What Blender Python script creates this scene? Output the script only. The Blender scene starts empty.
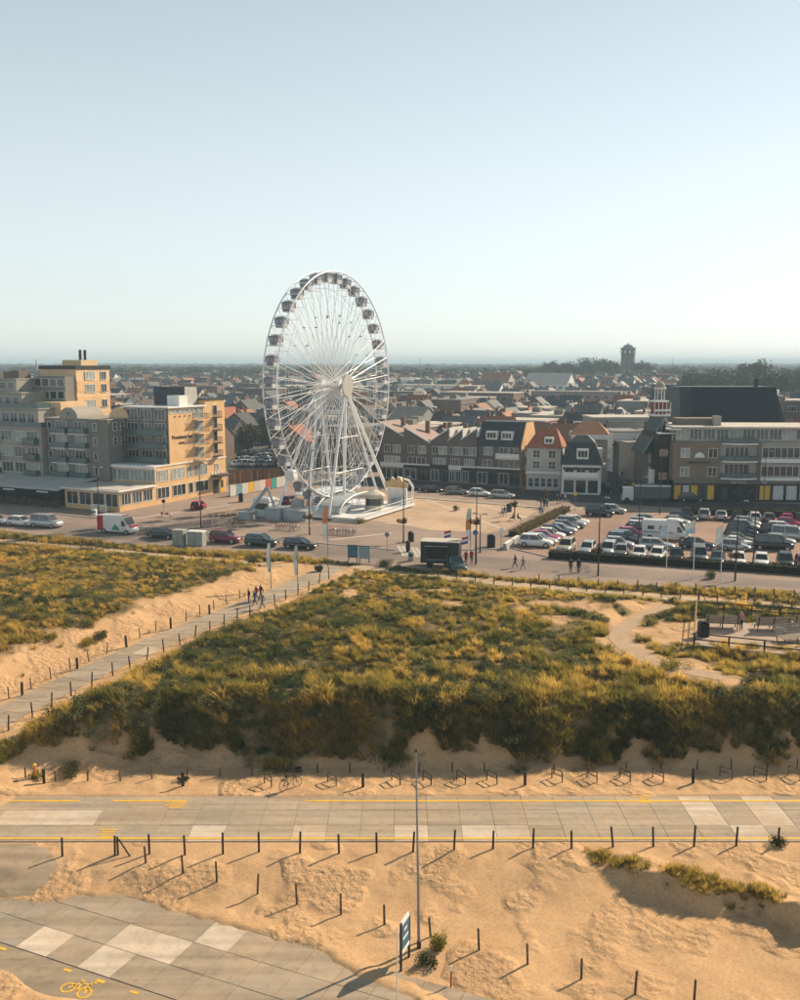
import bpy, bmesh, math, random
import numpy as np
from mathutils import Vector, Matrix
random.seed(7); RNG = np.random.default_rng(7)
D2R = math.radians
scene = bpy.context.scene
COL = scene.collection

# ------------------------------------------------------------------ camera, sky, sun, exposure
F_PX, CAM_H = 950.0, 27.5
PITCH = math.atan(135.0 / F_PX)
cam_d = bpy.data.cameras.new("camera"); cam = bpy.data.objects.new("camera", cam_d); COL.objects.link(cam)
cam_d.sensor_fit = 'HORIZONTAL'; cam_d.sensor_width = 36.0; cam_d.lens = F_PX / 800.0 * 36.0
cam_d.clip_start = 0.5; cam_d.clip_end = 60000
cam.location = (0, 0, CAM_H); cam.rotation_euler = (math.pi / 2 - PITCH, 0, 0)
scene.camera = cam

SUN_AZ, SUN_EL = D2R(54), D2R(33)          # azimuth measured from +Y towards +X
world = bpy.data.worlds.new("World"); scene.world = world; world.use_nodes = True
wn = world.node_tree.nodes; wl = world.node_tree.links
sky = wn.new('ShaderNodeTexSky'); sky.sky_type = 'NISHITA'; sky.sun_disc = False
sky.sun_elevation = SUN_EL; sky.sun_rotation = SUN_AZ
sky.altitude = 0; sky.air_density = 1.0; sky.dust_density = 0.3; sky.ozone_density = 1.0
bg = wn['Background']; bg.inputs['Strength'].default_value = 0.05
skd = wn.new('ShaderNodeHueSaturation'); skd.inputs['Saturation'].default_value = .45; wl.new(sky.outputs[0], skd.inputs['Color']); wl.new(skd.outputs[0], bg.inputs['Color'])
veil = wn.new('ShaderNodeBackground')      # added haze glow: brightest round the horizon, dimmed overhead to deepen the shadows
wtc = wn.new('ShaderNodeTexCoord'); wsep = wn.new('ShaderNodeSeparateXYZ'); wramp = wn.new('ShaderNodeValToRGB')
wl.new(wtc.outputs['Generated'], wsep.inputs[0]); wl.new(wsep.outputs['Z'], wramp.inputs['Fac']); wl.new(wramp.outputs['Color'], veil.inputs['Color'])
we = wramp.color_ramp.elements; we[0].position = 0; we[0].color = (.272,.29,.284,1); we[1].position = 1; we[1].color = (.02,.035,.045,1)
for _p, _c in ((.10,(.275,.312,.306)),(.20,(.235,.285,.282)),(.35,(.16,.215,.216)),(.60,(.04,.07,.08))): _e = we.new(_p); _e.color = (*_c,1)
ads = wn.new('ShaderNodeAddShader'); wl.new(bg.outputs[0], ads.inputs[0]); wl.new(veil.outputs[0], ads.inputs[1]); wl.new(ads.outputs[0], wn['World Output'].inputs['Surface'])
sun_d = bpy.data.lights.new("sun", 'SUN'); sun = bpy.data.objects.new("sun", sun_d); COL.objects.link(sun)
sun_d.energy = 4.9; sun_d.angle = D2R(0.55); sun_d.color = (1.0, 0.80, 0.56)
sdir = Vector((math.sin(SUN_AZ) * math.cos(SUN_EL), math.cos(SUN_AZ) * math.cos(SUN_EL), math.sin(SUN_EL)))
sun.rotation_euler = (-sdir).to_track_quat('-Z', 'Y').to_euler()
sun.location = (60, 60, 120)
scene.view_settings.view_transform = 'Standard'; scene.view_settings.look = 'None'
scene.view_settings.exposure = 0.6; scene.view_settings.gamma = 1.0
scene.render.engine = 'CYCLES'
scene.cycles.use_denoising = True
scene.cycles.adaptive_threshold = .03; scene.cycles.max_bounces = 4; scene.cycles.diffuse_bounces = 2; scene.cycles.glossy_bounces = 2
scene.cycles.transmission_bounces = 3; scene.cycles.transparent_max_bounces = 4; scene.cycles.volume_bounces = 0

# ------------------------------------------------------------------ layout helpers
ZP = 3.5                                   # level of the boulevard and the town
U = Vector((0.438, 0.899, 0)); V = Vector((0.899, -0.438, 0)); ROT = -D2R(26.0)
def ray(px, py):
    a = (px - 400) / F_PX; b = (500 - py) / F_PX
    return a, math.cos(PITCH) + b * math.sin(PITCH), -math.sin(PITCH) + b * math.cos(PITCH)
def G(px, py, z=ZP):
    d = ray(px, py); t = (z - CAM_H) / d[2]
    return Vector((d[0] * t, d[1] * t, z))
def AtD(px, py, dist):
    d = ray(px, py); t = dist / d[1]
    return Vector((d[0] * t, dist, CAM_H + d[2] * t))
_o = ['zeroth','first','second','third','fourth','fifth','sixth','seventh','eighth','ninth','tenth','eleventh','twelfth','thirteenth','fourteenth','fifteenth','sixteenth','seventeenth','eighteenth','nineteenth']
_t = {2:'twent',3:'thirt',4:'fort',5:'fift',6:'sixt',7:'sevent',8:'eight',9:'ninet'}
def ordn(n):
    if n < 20: return _o[n]
    if n < 100: return _t[n//10] + ('ieth' if n % 10 == 0 else 'y-' + _o[n % 10])
    return 'hundred-and-' + ordn(n-100) if n > 100 else 'hundredth'

# ------------------------------------------------------------------ numpy noise and terrain
_perm = np.random.default_rng(3).random((256, 256))
def vnoise(x, y, s=1.0, seed=0):
    x = np.asarray(x, float) / s + seed * 17.3; y = np.asarray(y, float) / s + seed * 9.1
    xi = np.floor(x).astype(int); yi = np.floor(y).astype(int)
    fx = x - xi; fy = y - yi; fx = fx*fx*(3-2*fx); fy = fy*fy*(3-2*fy)
    g = lambda i, j: _perm[i % 256, j % 256]
    return ((g(xi,yi)*(1-fx)+g(xi+1,yi)*fx)*(1-fy) + (g(xi,yi+1)*(1-fx)+g(xi+1,yi+1)*fx)*fy) * 2 - 1
def fbm(x, y, s, seed=0, o=3):
    return sum(vnoise(x, y, s / 2**k, seed + k) * 0.5**k for k in range(o))
def sstep(a, b, x):
    t = np.clip((np.asarray(x, float) - a) / (b - a), 0, 1); return t*t*(3-2*t)
def seg_dist(x, y, pts):
    """distance to a polyline and the interpolated third value along it"""
    best = np.full(np.shape(x), 1e9); val = np.zeros(np.shape(x))
    for (ax, ay, az), (bx, by, bz) in zip(pts[:-1], pts[1:]):
        dx, dy = bx-ax, by-ay; t = np.clip(((x-ax)*dx + (y-ay)*dy) / (dx*dx+dy*dy), 0, 1)
        d = np.hypot(x-ax-t*dx, y-ay-t*dy); m = d < best
        best = np.where(m, d, best); val = np.where(m, az + t*(bz-az), val)
    return best, val
_bl = [G(x, y) for x, y in [(-140,508),(0,531),(100,542),(180,550),(260,554),(330,561),(420,570),(520,579),(600,584),(700,589),(800,593),(960,602)]]
BLX = [p.x for p in _bl]; BLY = [p.y for p in _bl]
def yB(x): return np.interp(x, BLX, BLY)
# path through the dunes: (x, y, z) from the beach side up to the boulevard
_row_e = [(-90,790,.9),(8,727,1.5),(52,704,1.7),(113,673,2.1),(180,642,2.5),(237,618,2.9),(286,598,3.2),(330,578,3.4),(352,566,3.5)]
PATH_E = [tuple(G(a,b,c)[:2]) + (c,) for a,b,c in _row_e]
def _off(pts, d):
    out = []
    for i, p in enumerate(pts):
        a = pts[max(i-1,0)]; b = pts[min(i+1,len(pts)-1)]
        t = Vector((b[0]-a[0], b[1]-a[1], 0)).normalized(); n = Vector((-t.y, t.x, 0))
        out.append((p[0]+n.x*d, p[1]+n.y*d, p[2]))
    return out
PATH_C = _off(PATH_E, 1.9)
# side path along the boulevard, the sandy track and the picnic terrace
SIDE_L = [tuple(G(a,b)[:2]) + (ZP,) for a,b in [(-120,523),(0,541),(90,548),(170,556),(240,562),(285,566)]]
SIDE_R = [tuple(G(a,b)[:2]) + (ZP,) for a,b in [(352,566),(420,573),(500,583),(600,592),(700,600),(800,608),(950,620)]]
TRACK = [tuple(G(a,b,c)[:2]) + (c,) for a,b,c in [(668,606,3.6),(642,617,3.8),(622,628,4.0),(619,638,4.0),(630,649,4.1),(655,662,4.2),(690,671,4.3),(725,678,4.3)]]
TERR_Z = 4.1
TERR = [G(a,b,TERR_Z) for a,b in [(696,612),(694,645),(838,660),(838,622)]]
_tc = sum((p.x for p in TERR))/4, sum((p.y for p in TERR))/4
SANDY = [(a,b,r) for a,b,r in [(455,606,1.6),(520,607,1.3),(548,603,1.4),(585,606,1.5),(622,614,1.7),(607,640,1.4),(640,607,1.5),(352,590,1.0),(695,662,1.0),(765,672,.9),(735,668,.7),(170,600,1.6),(440,612,.9),(560,620,1.2),(655,632,1.4),(320,716,.9),(365,648,.7),(238,588,2.4),(250,578,2.2),(215,596,2.2),(262,566,1.8),(190,604,2.),(160,628,2.2),(130,640,2.),(100,655,2.2),(70,668,2.),(40,684,2.2),(15,690,2.6),(280,572,2.)]]
SANDY = [(G(a,b,4.2).x, G(a,b,4.2).y, r) for a,b,r in SANDY]
ROAD_Y0, ROAD_Y1 = 52.05, 57.9
KN = G(705,893,-.2)
KNOLL = [tuple(G(a,b,-.3)[:2])+(h,) for a,b,h in [(606,868,.05),(632,876,.75),(664,886,1.0),(700,893,.85),(738,895,.75),(772,906,.95),(810,922,1.25),(850,930,1.2),(900,930,.5)]]
def terrain(x, y):
    x = np.asarray(x, float); y = np.asarray(y, float)
    B = yB(x)
    yf = 62.4 + 1.0*vnoise(x, 0*x, 9, 4) + .5*vnoise(x, 0*x, 3, 5) - 2.2*sstep(-16, -28, x)
    run = 4.4 + 1.0*vnoise(x, 0*x, 7, 8)
    top = 3.95 + .35*vnoise(x, y, 16, 1) + .35*fbm(x, y, 6, 2) + .5*sstep(68, 84, y)
    top = top - .5*sstep(88, 104, y)
    f = np.clip((y - yf) / run, 0, 1); f = np.where(f < .5, 2*f*f*.9+.1*f, 1-2*(1-f)**2*.9-.1*(1-f))
    z = top * f
    z = z + (ZP - .06 - z) * sstep(-14, -1.2, y - B)
    # beach side below the promenade
    lo = -.75 * sstep(51.2, 45.5, y) + .10*fbm(x, y, 4, 6) * sstep(51.8, 49.5, y)
    z = np.where(y < 54, lo, z)
    z = z + .06*fbm(x, y, 2.2, 9) * sstep(57.9, 59.2, y) * sstep(0, 4, B - y)
    # eroded knoll on the right
    kd, kh = seg_dist(x, y, KNOLL); ky = y - np.interp(x, [q[0] for q in KNOLL], [q[1] for q in KNOLL])
    ky = ky + .55*vnoise(x, y, 1.5, 11) + .3*vnoise(x, y, .5, 12)
    kz = kh * (1 + .25*vnoise(x, y, 1.2, 13)) * np.where(ky < 0, np.exp(-(ky/.62)**2), np.exp(-(ky/2.4)**2)) * np.exp(-np.maximum(kd - np.abs(ky) - .2, 0)**2)
    z = z + np.where(y < 52, kz, 0)
    # footprints and wind ripples in the loose sand
    z = z + np.where((y < 51.6) & (y > 30), .035*fbm(x, y, .75, 14, 2) * (0.5+.9*sstep(-.3,.4,vnoise(x, y, 6, 15))), 0)
    z = z + np.where((y > 58.2) & (y < 63), .04*fbm(x, y, .6, 21, 2), 0)
    # apron and ramp
    # path, side paths, track, terrace
    d, pz = seg_dist(x, y, PATH_C); w = 1 - sstep(2.6, 9.0, d); z = z*(1-w) + (pz - .05)*w
    d, pz = seg_dist(x, y, SIDE_L); w = 1 - sstep(.9, 3.5, d); z = z*(1-w) + (ZP-.04)*w
    d, pz = seg_dist(x, y, SIDE_R); w = 1 - sstep(1.2, 4, d); z = z*(1-w) + (ZP-.04)*w
    d, pz = seg_dist(x, y, TRACK); w = 1 - sstep(1.0, 3.5, d); z = z*(1-w) + (pz-.04)*w
    dx = np.maximum(np.abs(x - _tc[0]) - 8.5, 0); dy = np.maximum(np.abs(y - _tc[1] + .1*(x-_tc[0])) - 3.4, 0)
    w = 1 - sstep(.3, 3.2, np.hypot(dx, dy)); z = z*(1-w) + (TERR_Z-.07)*w
    return z
def tz(x, y): return float(terrain(np.array([x]), np.array([y]))[0])
def GT(px, py):
    z = 3.0 if py < 770 else 0.0
    for _ in range(9):
        p = G(px, py, z); z2 = tz(p.x, p.y); z = z + .85*(z2 - z)
    p = G(px, py, z); return Vector((p.x, p.y, tz(p.x, p.y)))

# ------------------------------------------------------------------ materials
MATS = {}
def mat(name, col, rough=.8, var=.12, scale=1.5, bump=0., bscale=None, metal=0., spec=.3, col2=None, rnd=0., det=4, trans=None, emit=None):
    if name in MATS: return MATS[name]
    m = bpy.data.materials.new(name); m.use_nodes = True; MATS[name] = m
    N = m.node_tree.nodes; L = m.node_tree.links; b = N['Principled BSDF']
    b.inputs['Roughness'].default_value = rough; b.inputs['Metallic'].default_value = metal
    b.inputs['Specular IOR Level'].default_value = spec
    c = Vector(col[:3]); c2 = Vector(col2) if col2 else c*(1-var*1.6)
    tc = N.new('ShaderNodeTexCoord'); no = N.new('ShaderNodeTexNoise'); no.inputs['Scale'].default_value = scale
    no.inputs['Detail'].default_value = det; no.inputs['Roughness'].default_value = .6
    L.new(tc.outputs['Object'], no.inputs['Vector'])
    r = N.new('ShaderNodeValToRGB'); r.color_ramp.elements[0].position = .3; r.color_ramp.elements[1].position = .7
    r.color_ramp.elements[0].color = (*c2, 1); r.color_ramp.elements[1].color = (*(c if col2 else c*(1+var)), 1)
    L.new(no.outputs['Fac'], r.inputs['Fac']); out = r.outputs['Color']
    if rnd:
        oi = N.new('ShaderNodeObjectInfo'); h = N.new('ShaderNodeHueSaturation'); mr = N.new('ShaderNodeMapRange')
        mr.inputs['To Min'].default_value = 1-rnd; mr.inputs['To Max'].default_value = 1+rnd
        L.new(oi.outputs['Random'], mr.inputs['Value']); L.new(mr.outputs[0], h.inputs['Value']); L.new(out, h.inputs['Color']); out = h.outputs[0]
    L.new(out, b.inputs['Base Color'])
    if bump:
        n2 = N.new('ShaderNodeTexNoise'); n2.inputs['Scale'].default_value = bscale or scale*6; n2.inputs['Detail'].default_value = 5
        L.new(tc.outputs['Object'], n2.inputs['Vector'])
        bp = N.new('ShaderNodeBump'); bp.inputs['Strength'].default_value = bump; bp.inputs['Distance'].default_value = .1
        L.new(n2.outputs['Fac'], bp.inputs['Height']); L.new(bp.outputs[0], b.inputs['Normal'])
    return m
def brickmat(name, c1, c2, mortar, scale, rough=.9, bw=.5, bh=.25, msize=.02):
    if name in MATS: return MATS[name]
    m = mat(name, c1, rough); N = m.node_tree.nodes; L = m.node_tree.links; b = N['Principled BSDF']
    tc = N.new('ShaderNodeTexCoord'); br = N.new('ShaderNodeTexBrick'); br.inputs['Scale'].default_value = scale
    br.inputs['Color1'].default_value = (*c1,1); br.inputs['Color2'].default_value = (*c2,1); br.inputs['Mortar'].default_value = (*mortar,1)
    br.inputs['Brick Width'].default_value = bw; br.inputs['Row Height'].default_value = bh; br.inputs['Mortar Size'].default_value = msize
    no = N.new('ShaderNodeTexNoise'); no.inputs['Scale'].default_value = .12; no.inputs['Detail'].default_value = 8; no.inputs['Roughness'].default_value=.65
    mx = N.new('ShaderNodeMix'); mx.data_type='RGBA'; mx.blend_type = 'MULTIPLY'; mx.inputs[0].default_value = .75
    rp = N.new('ShaderNodeValToRGB'); rp.color_ramp.elements[0].position=.3; rp.color_ramp.elements[0].color = (.55,.55,.57,1); rp.color_ramp.elements[1].position=.7; rp.color_ramp.elements[1].color = (1.15,1.12,1.08,1)
    L.new(tc.outputs['Object'], br.inputs['Vector']); L.new(tc.outputs['Object'], no.inputs['Vector']); L.new(no.outputs['Fac'], rp.inputs['Fac'])
    L.new(br.outputs['Color'], mx.inputs[6]); L.new(rp.outputs['Color'], mx.inputs[7]); L.new(mx.outputs[2], b.inputs['Base Color'])
    return m

m_glass = mat('window_glass', (.03,.045,.05), .08, .3, .6, spec=.8, rnd=.5)
m_glass_l = mat('window_curtained', (.30,.32,.30), .25, .3, 1.2, spec=.6, rnd=.3)
m_white = mat('white_paint', (.72,.72,.70), .5, .06, .7)
m_white_steel = mat('white_steel', (.78,.79,.80), .35, .06, .5, spec=.5)
m_grey = mat('grey_metal', (.22,.23,.24), .5, .1, 1)
m_dark = mat('dark_metal', (.035,.037,.04), .45, .15, 1)
m_black = mat('black_plastic', (.015,.015,.017), .5, .2, 2)
m_wood = mat('weathered_wood', (.11,.078,.05), .9, .35, 5, bump=.3, rnd=.3)
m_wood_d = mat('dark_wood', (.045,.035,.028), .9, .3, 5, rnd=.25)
m_conc = mat('concrete', (.34,.33,.31), .85, .10, .7, bump=.05, rnd=.10)

# ------------------------------------------------------------------ mesh helpers
class MB:
    def __init__(s): s.v = []; s.f = []; s.mi = []
    def add(s, vs, fs, mi=0):
        o = len(s.v); s.v += [tuple(q) for q in vs]; s.f += [tuple(i+o for i in q) for q in fs]; s.mi += [mi]*len(fs); return s
    def box(s, x0, x1, y0, y1, z0, z1, mi=0):
        return s.add([(x0,y0,z0),(x1,y0,z0),(x1,y1,z0),(x0,y1,z0),(x0,y0,z1),(x1,y0,z1),(x1,y1,z1),(x0,y1,z1)],
                     [(3,2,1,0),(4,5,6,7),(0,1,5,4),(1,2,6,5),(2,3,7,6),(3,0,4,7)], mi)
    def frustum(s, x0,x1,y0,y1,z0, X0,X1,Y0,Y1,z1, mi=0):
        return s.add([(x0,y0,z0),(x1,y0,z0),(x1,y1,z0),(x0,y1,z0),(X0,Y0,z1),(X1,Y0,z1),(X1,Y1,z1),(X0,Y1,z1)],
                     [(3,2,1,0),(4,5,6,7),(0,1,5,4),(1,2,6,5),(2,3,7,6),(3,0,4,7)], mi)
    def tube(s, a, b, r, r2=None, n=6, mi=0, cap=True):
        a = Vector(a); b = Vector(b); d = (b-a); r2 = r if r2 is None else r2
        if d.length < 1e-6: return s
        d.normalize(); q = Vector((0,0,1)) if abs(d.z) < .95 else Vector((1,0,0))
        e1 = d.cross(q).normalized(); e2 = d.cross(e1)
        vs = []
        for p, rr in ((a,r),(b,r2)):
            for k in range(n):
                t = 2*math.pi*k/n; vs.append(p + e1*math.cos(t)*rr + e2*math.sin(t)*rr)
        fs = [(k, k+n, (k+1)%n+n, (k+1)%n) for k in range(n)]
        if cap: fs += [tuple(range(n)), tuple(range(2*n-1, n-1, -1))]
        return s.add(vs, fs, mi)
    def path(s, pts, r, n=5, mi=0):
        for a, b in zip(pts[:-1], pts[1:]): s.tube(a, b, r, n=n, mi=mi)
        return s
    def prism(s, poly, z0, z1, mi=0):
        n = len(poly); vs = [(p[0],p[1],z0) for p in poly] + [(p[0],p[1],z1) for p in poly]
        return s.add(vs, [tuple(range(n-1,-1,-1)), tuple(range(n,2*n))] + [(k,(k+1)%n,(k+1)%n+n,k+n) for k in range(n)], mi)
    def xprism(s, poly, x0, x1, mi=0):
        """polygon in (y,z) extruded along x"""
        n = len(poly); vs = [(x0,p[0],p[1]) for p in poly] + [(x1,p[0],p[1]) for p in poly]
        return s.add(vs, [tuple(range(n-1,-1,-1)), tuple(range(n,2*n))] + [(k,(k+1)%n,(k+1)%n+n,k+n) for k in range(n)], mi)
    def yprism(s, poly, y0, y1, mi=0):
        """polygon in (x,z) extruded along y"""
        n = len(poly); vs = [(p[0],y0,p[1]) for p in poly] + [(p[0],y1,p[1]) for p in poly]
        return s.add(vs, [tuple(range(n)), tuple(range(2*n-1,n-1,-1))] + [(k,k+n,(k+1)%n+n,(k+1)%n) for k in range(n)], mi)
    def ball(s, c, rx, ry, rz, n=8, m=5, mi=0):
        vs = []; fs = []
        for i in range(m+1):
            t = math.pi*i/m
            for k in range(n):
                a = 2*math.pi*k/n; vs.append((c[0]+rx*math.sin(t)*math.cos(a), c[1]+ry*math.sin(t)*math.sin(a), c[2]+rz*math.cos(t)))
        for i in range(m):
            for k in range(n): fs.append((i*n+k, (i+1)*n+k, (i+1)*n+(k+1)%n, i*n+(k+1)%n))
        return s.add(vs, fs, mi)
    def mesh(s, name, mats, smooth=False):
        me = bpy.data.meshes.new(name); me.from_pydata(s.v, [], s.f)
        for m in (mats if isinstance(mats,(list,tuple)) else [mats]): me.materials.append(m)
        if any(s.mi): me.polygons.foreach_set('material_index', s.mi)
        if smooth: me.polygons.foreach_set('use_smooth', [True]*len(me.polygons))
        me.update(); return me
    def build(s, name, mats, parent=None, loc=(0,0,0), rz=0, smooth=False):
        return link(name, s.mesh(name, mats, smooth), parent, loc, rz)
def link(name, me, parent=None, loc=(0,0,0), rz=0):
    o = bpy.data.objects.new(name, me); COL.objects.link(o); o.location = loc; o.rotation_euler = (0,0,rz)
    if parent is not None: o.parent = parent
    return o
def fixn(me):
    bm = bmesh.new(); bm.from_mesh(me); bmesh.ops.recalc_face_normals(bm, faces=bm.faces); bm.to_mesh(me); bm.free(); return me
def tag(o, label, cat, group=None):
    o['label'] = label; o['category'] = cat
    if group: o['group'] = group
    return o
def struct(o): o['kind'] = 'structure'; return o
def empty(name, loc, rz, label, cat, group=None):
    o = link(name, None, None, loc, rz); o.empty_display_size = .3; return tag(o, label, cat, group)
CH = {}
def clone(o, loc=None, rz=None, label=None, group=None, parent=None, swap=None):
    c = o.copy(); COL.objects.link(c)
    if parent is not None: c.parent = parent
    if loc is not None: c.location = loc
    if rz is not None: c.rotation_euler = (0,0,rz)
    if label: c['label'] = label
    if group: c['group'] = group
    if swap and c.data:
        for i, sl in enumerate(c.material_slots):
            if sl.material and sl.material.name in swap:
                nm = swap[sl.material.name]; sl.link = 'OBJECT'; sl.material = nm
    for ch in KIDS.get(o.name, ()): clone(ch, parent=c, swap=swap)
    return c
KIDS = {}
def kids_of(root):
    """remember the children of a prototype so that clone() need not search the scene"""
    KIDS[root.name] = [o for o in root.children]
    for o in KIDS[root.name]: kids_of(o)
    return root
# ------------------------------------------------------------------ ground surfaces
AZ = -.70
_ap = [G(a,b,AZ) for a,b in [(-130,893),(-60,894),(0,893),(45,897),(85,891),(130,894),(165,905),(200,915),(240,925),(270,933),(300,946),(330,960),(375,978),(420,997),(470,1022),(540,1060)]]
def yA(x): return np.interp(x, [p.x for p in _ap], [p.y for p in _ap])
AP0 = G(15.2,947,AZ); AE1 = (G(170,1000,AZ) - G(0,944,AZ)).normalized(); AE2 = Vector((-AE1.y, AE1.x, 0))
_terrain0 = terrain
def ramp_w(x, y):
    q = G(58,868,-.4)
    return sstep(q.x + .3*vnoise(x,y,1.3,31) + .1, q.x - .9, x) * sstep(52.3, 51.9, y) * sstep(-.6, .2, y - yA(x))
def terrain(x, y):
    x = np.asarray(x, float); y = np.asarray(y, float)
    z = _terrain0(x, y)
    e = y - yA(x) + .45*vnoise(x, y, 2.1, 33) + .18*vnoise(x, y, .6, 34)
    s2 = (x-AP0.x)*AE2.x + (y-AP0.y)*AE2.y + .35*vnoise(x, y, 2.5, 35)
    w = sstep(.15, -.35, e) * sstep(-2.05, -1.65, s2) * (y < 51)
    near = sstep(1.8, 0, np.abs(e)) * (y < 51)
    z = z*(1-near) + (AZ + .10 + .05*fbm(x,y,1.2,36))*near
    z = z*(1-w) + (AZ - .07)*w
    rw = sstep(ROAD_Y0-.12, ROAD_Y0+.05, y) * sstep(ROAD_Y1+.12, ROAD_Y1-.1 + .1*vnoise(x, y, 1.1, 37), y)
    return z - .10*rw + .03*sstep(.5,0,np.abs(y-ROAD_Y1-.3))
def tz(x, y): return float(terrain(np.array([x]), np.array([y]))[0])

PATH_UP = _off(PATH_C, 3.6)
def sandmask(x, y):
    """1 = bare sand, 0 = fully overgrown"""
    nz = vnoise(x, y, 2.4, 41); n2 = vnoise(x, y, .9, 42)
    m = np.zeros(np.shape(x))
    d = seg_dist(x, y, PATH_C)[0]; m = np.maximum(m, sstep(3.7, 2.9, d + .5*nz))
    d = seg_dist(x, y, PATH_UP)[0]; m = np.maximum(m, sstep(4.4, 2.8, d + 1.3*nz + .5*n2))
    d = seg_dist(x, y, SIDE_L)[0]; m = np.maximum(m, sstep(1.4, .9, d + .3*nz))
    d = seg_dist(x, y, SIDE_R)[0]; m = np.maximum(m, sstep(1.9, 1.3, d + .4*nz))
    d = seg_dist(x, y, TRACK)[0]; m = np.maximum(m, sstep(1.9, 1.1, d + .5*nz))
    dx = np.maximum(np.abs(x - _tc[0]) - 8.6, 0); dy = np.maximum(np.abs(y - _tc[1] + .1*(x-_tc[0])) - 3.2, 0)
    m = np.maximum(m, sstep(.6, .1, np.hypot(dx, dy)))
    for a, b, r in SANDY:
        d = np.hypot(x-a, (y-b)*.7); m = np.maximum(m, sstep(r*1.25, r*.6, d + 1.0*nz + .5*n2))
    # open patches of sand towards the boulevard
    far = sstep(86, 100, y) * sstep(-4, 6, x)
    m = np.maximum(m, far * sstep(.45, .7, fbm(x, y, 5.5, 43)))
    # dune foot
    yf = 62.2 + 1.0*vnoise(x, 0*x, 9, 4) - 2.2*sstep(-16, -28, x)
    m = np.maximum(m, sstep(2.7, .6, y - yf + 1.4*nz + .9*n2))
    m = np.maximum(m, (y < 60)*1.0); m = np.maximum(m, sstep(-.5, .1, y - yB(x)))
    return m

# the dune and beach sheet
xs = np.concatenate([np.arange(-150,-34,.9), np.arange(-34,34,.16), np.arange(34,150.1,.9)])
ys = np.concatenate([np.arange(14,34,.6), np.arange(34,63,.14), np.arange(63,72,.22), np.arange(72,96,.34), np.linspace(0,1,120)[1:]*0+0])
ys = ys[ys > 0]
XX, YY = np.meshgrid(xs, ys)
# beyond y=96 the rows fan out so that the last one runs along the boulevard kerb
B = yB(xs); rows = []
for t in np.linspace(0, 1, 110)[1:]:
    rows.append(96 + (B + .6 - 96) * t)
XX = np.vstack([XX, np.tile(xs, (len(rows),1))]); YY = np.vstack([YY, np.array(rows)])
ZZ = terrain(XX.ravel(), YY.ravel()).reshape(XX.shape)
ZZ[-1,:] = ZP - .2
nr, nc = XX.shape
def grid_mesh(name, X, Y, Z, m):
    me = bpy.data.meshes.new(name); nr, nc = X.shape
    co = np.stack([X.ravel(), Y.ravel(), Z.ravel()], 1).astype(np.float32)
    i = np.arange(nr*nc).reshape(nr, nc)
    q = np.stack([i[:-1,:-1].ravel(), i[:-1,1:].ravel(), i[1:,1:].ravel(), i[1:,:-1].ravel()], 1)
    me.vertices.add(len(co)); me.vertices.foreach_set('co', co.ravel())
    me.loops.add(q.size); me.loops.foreach_set('vertex_index', q.ravel().astype(np.int32))
    me.polygons.add(len(q)); me.polygons.foreach_set('loop_start', (np.arange(len(q))*4).astype(np.int32)); me.polygons.foreach_set('loop_total', np.full(len(q),4,np.int32))
    me.polygons.foreach_set('use_smooth', np.ones(len(q), bool)); me.update(); me.validate(); me.materials.append(m); return me
m_sand = mat('sand', (.575,.372,.205), .95, .1, .35, spec=.1, col2=(.445,.283,.152), det=8)
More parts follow.
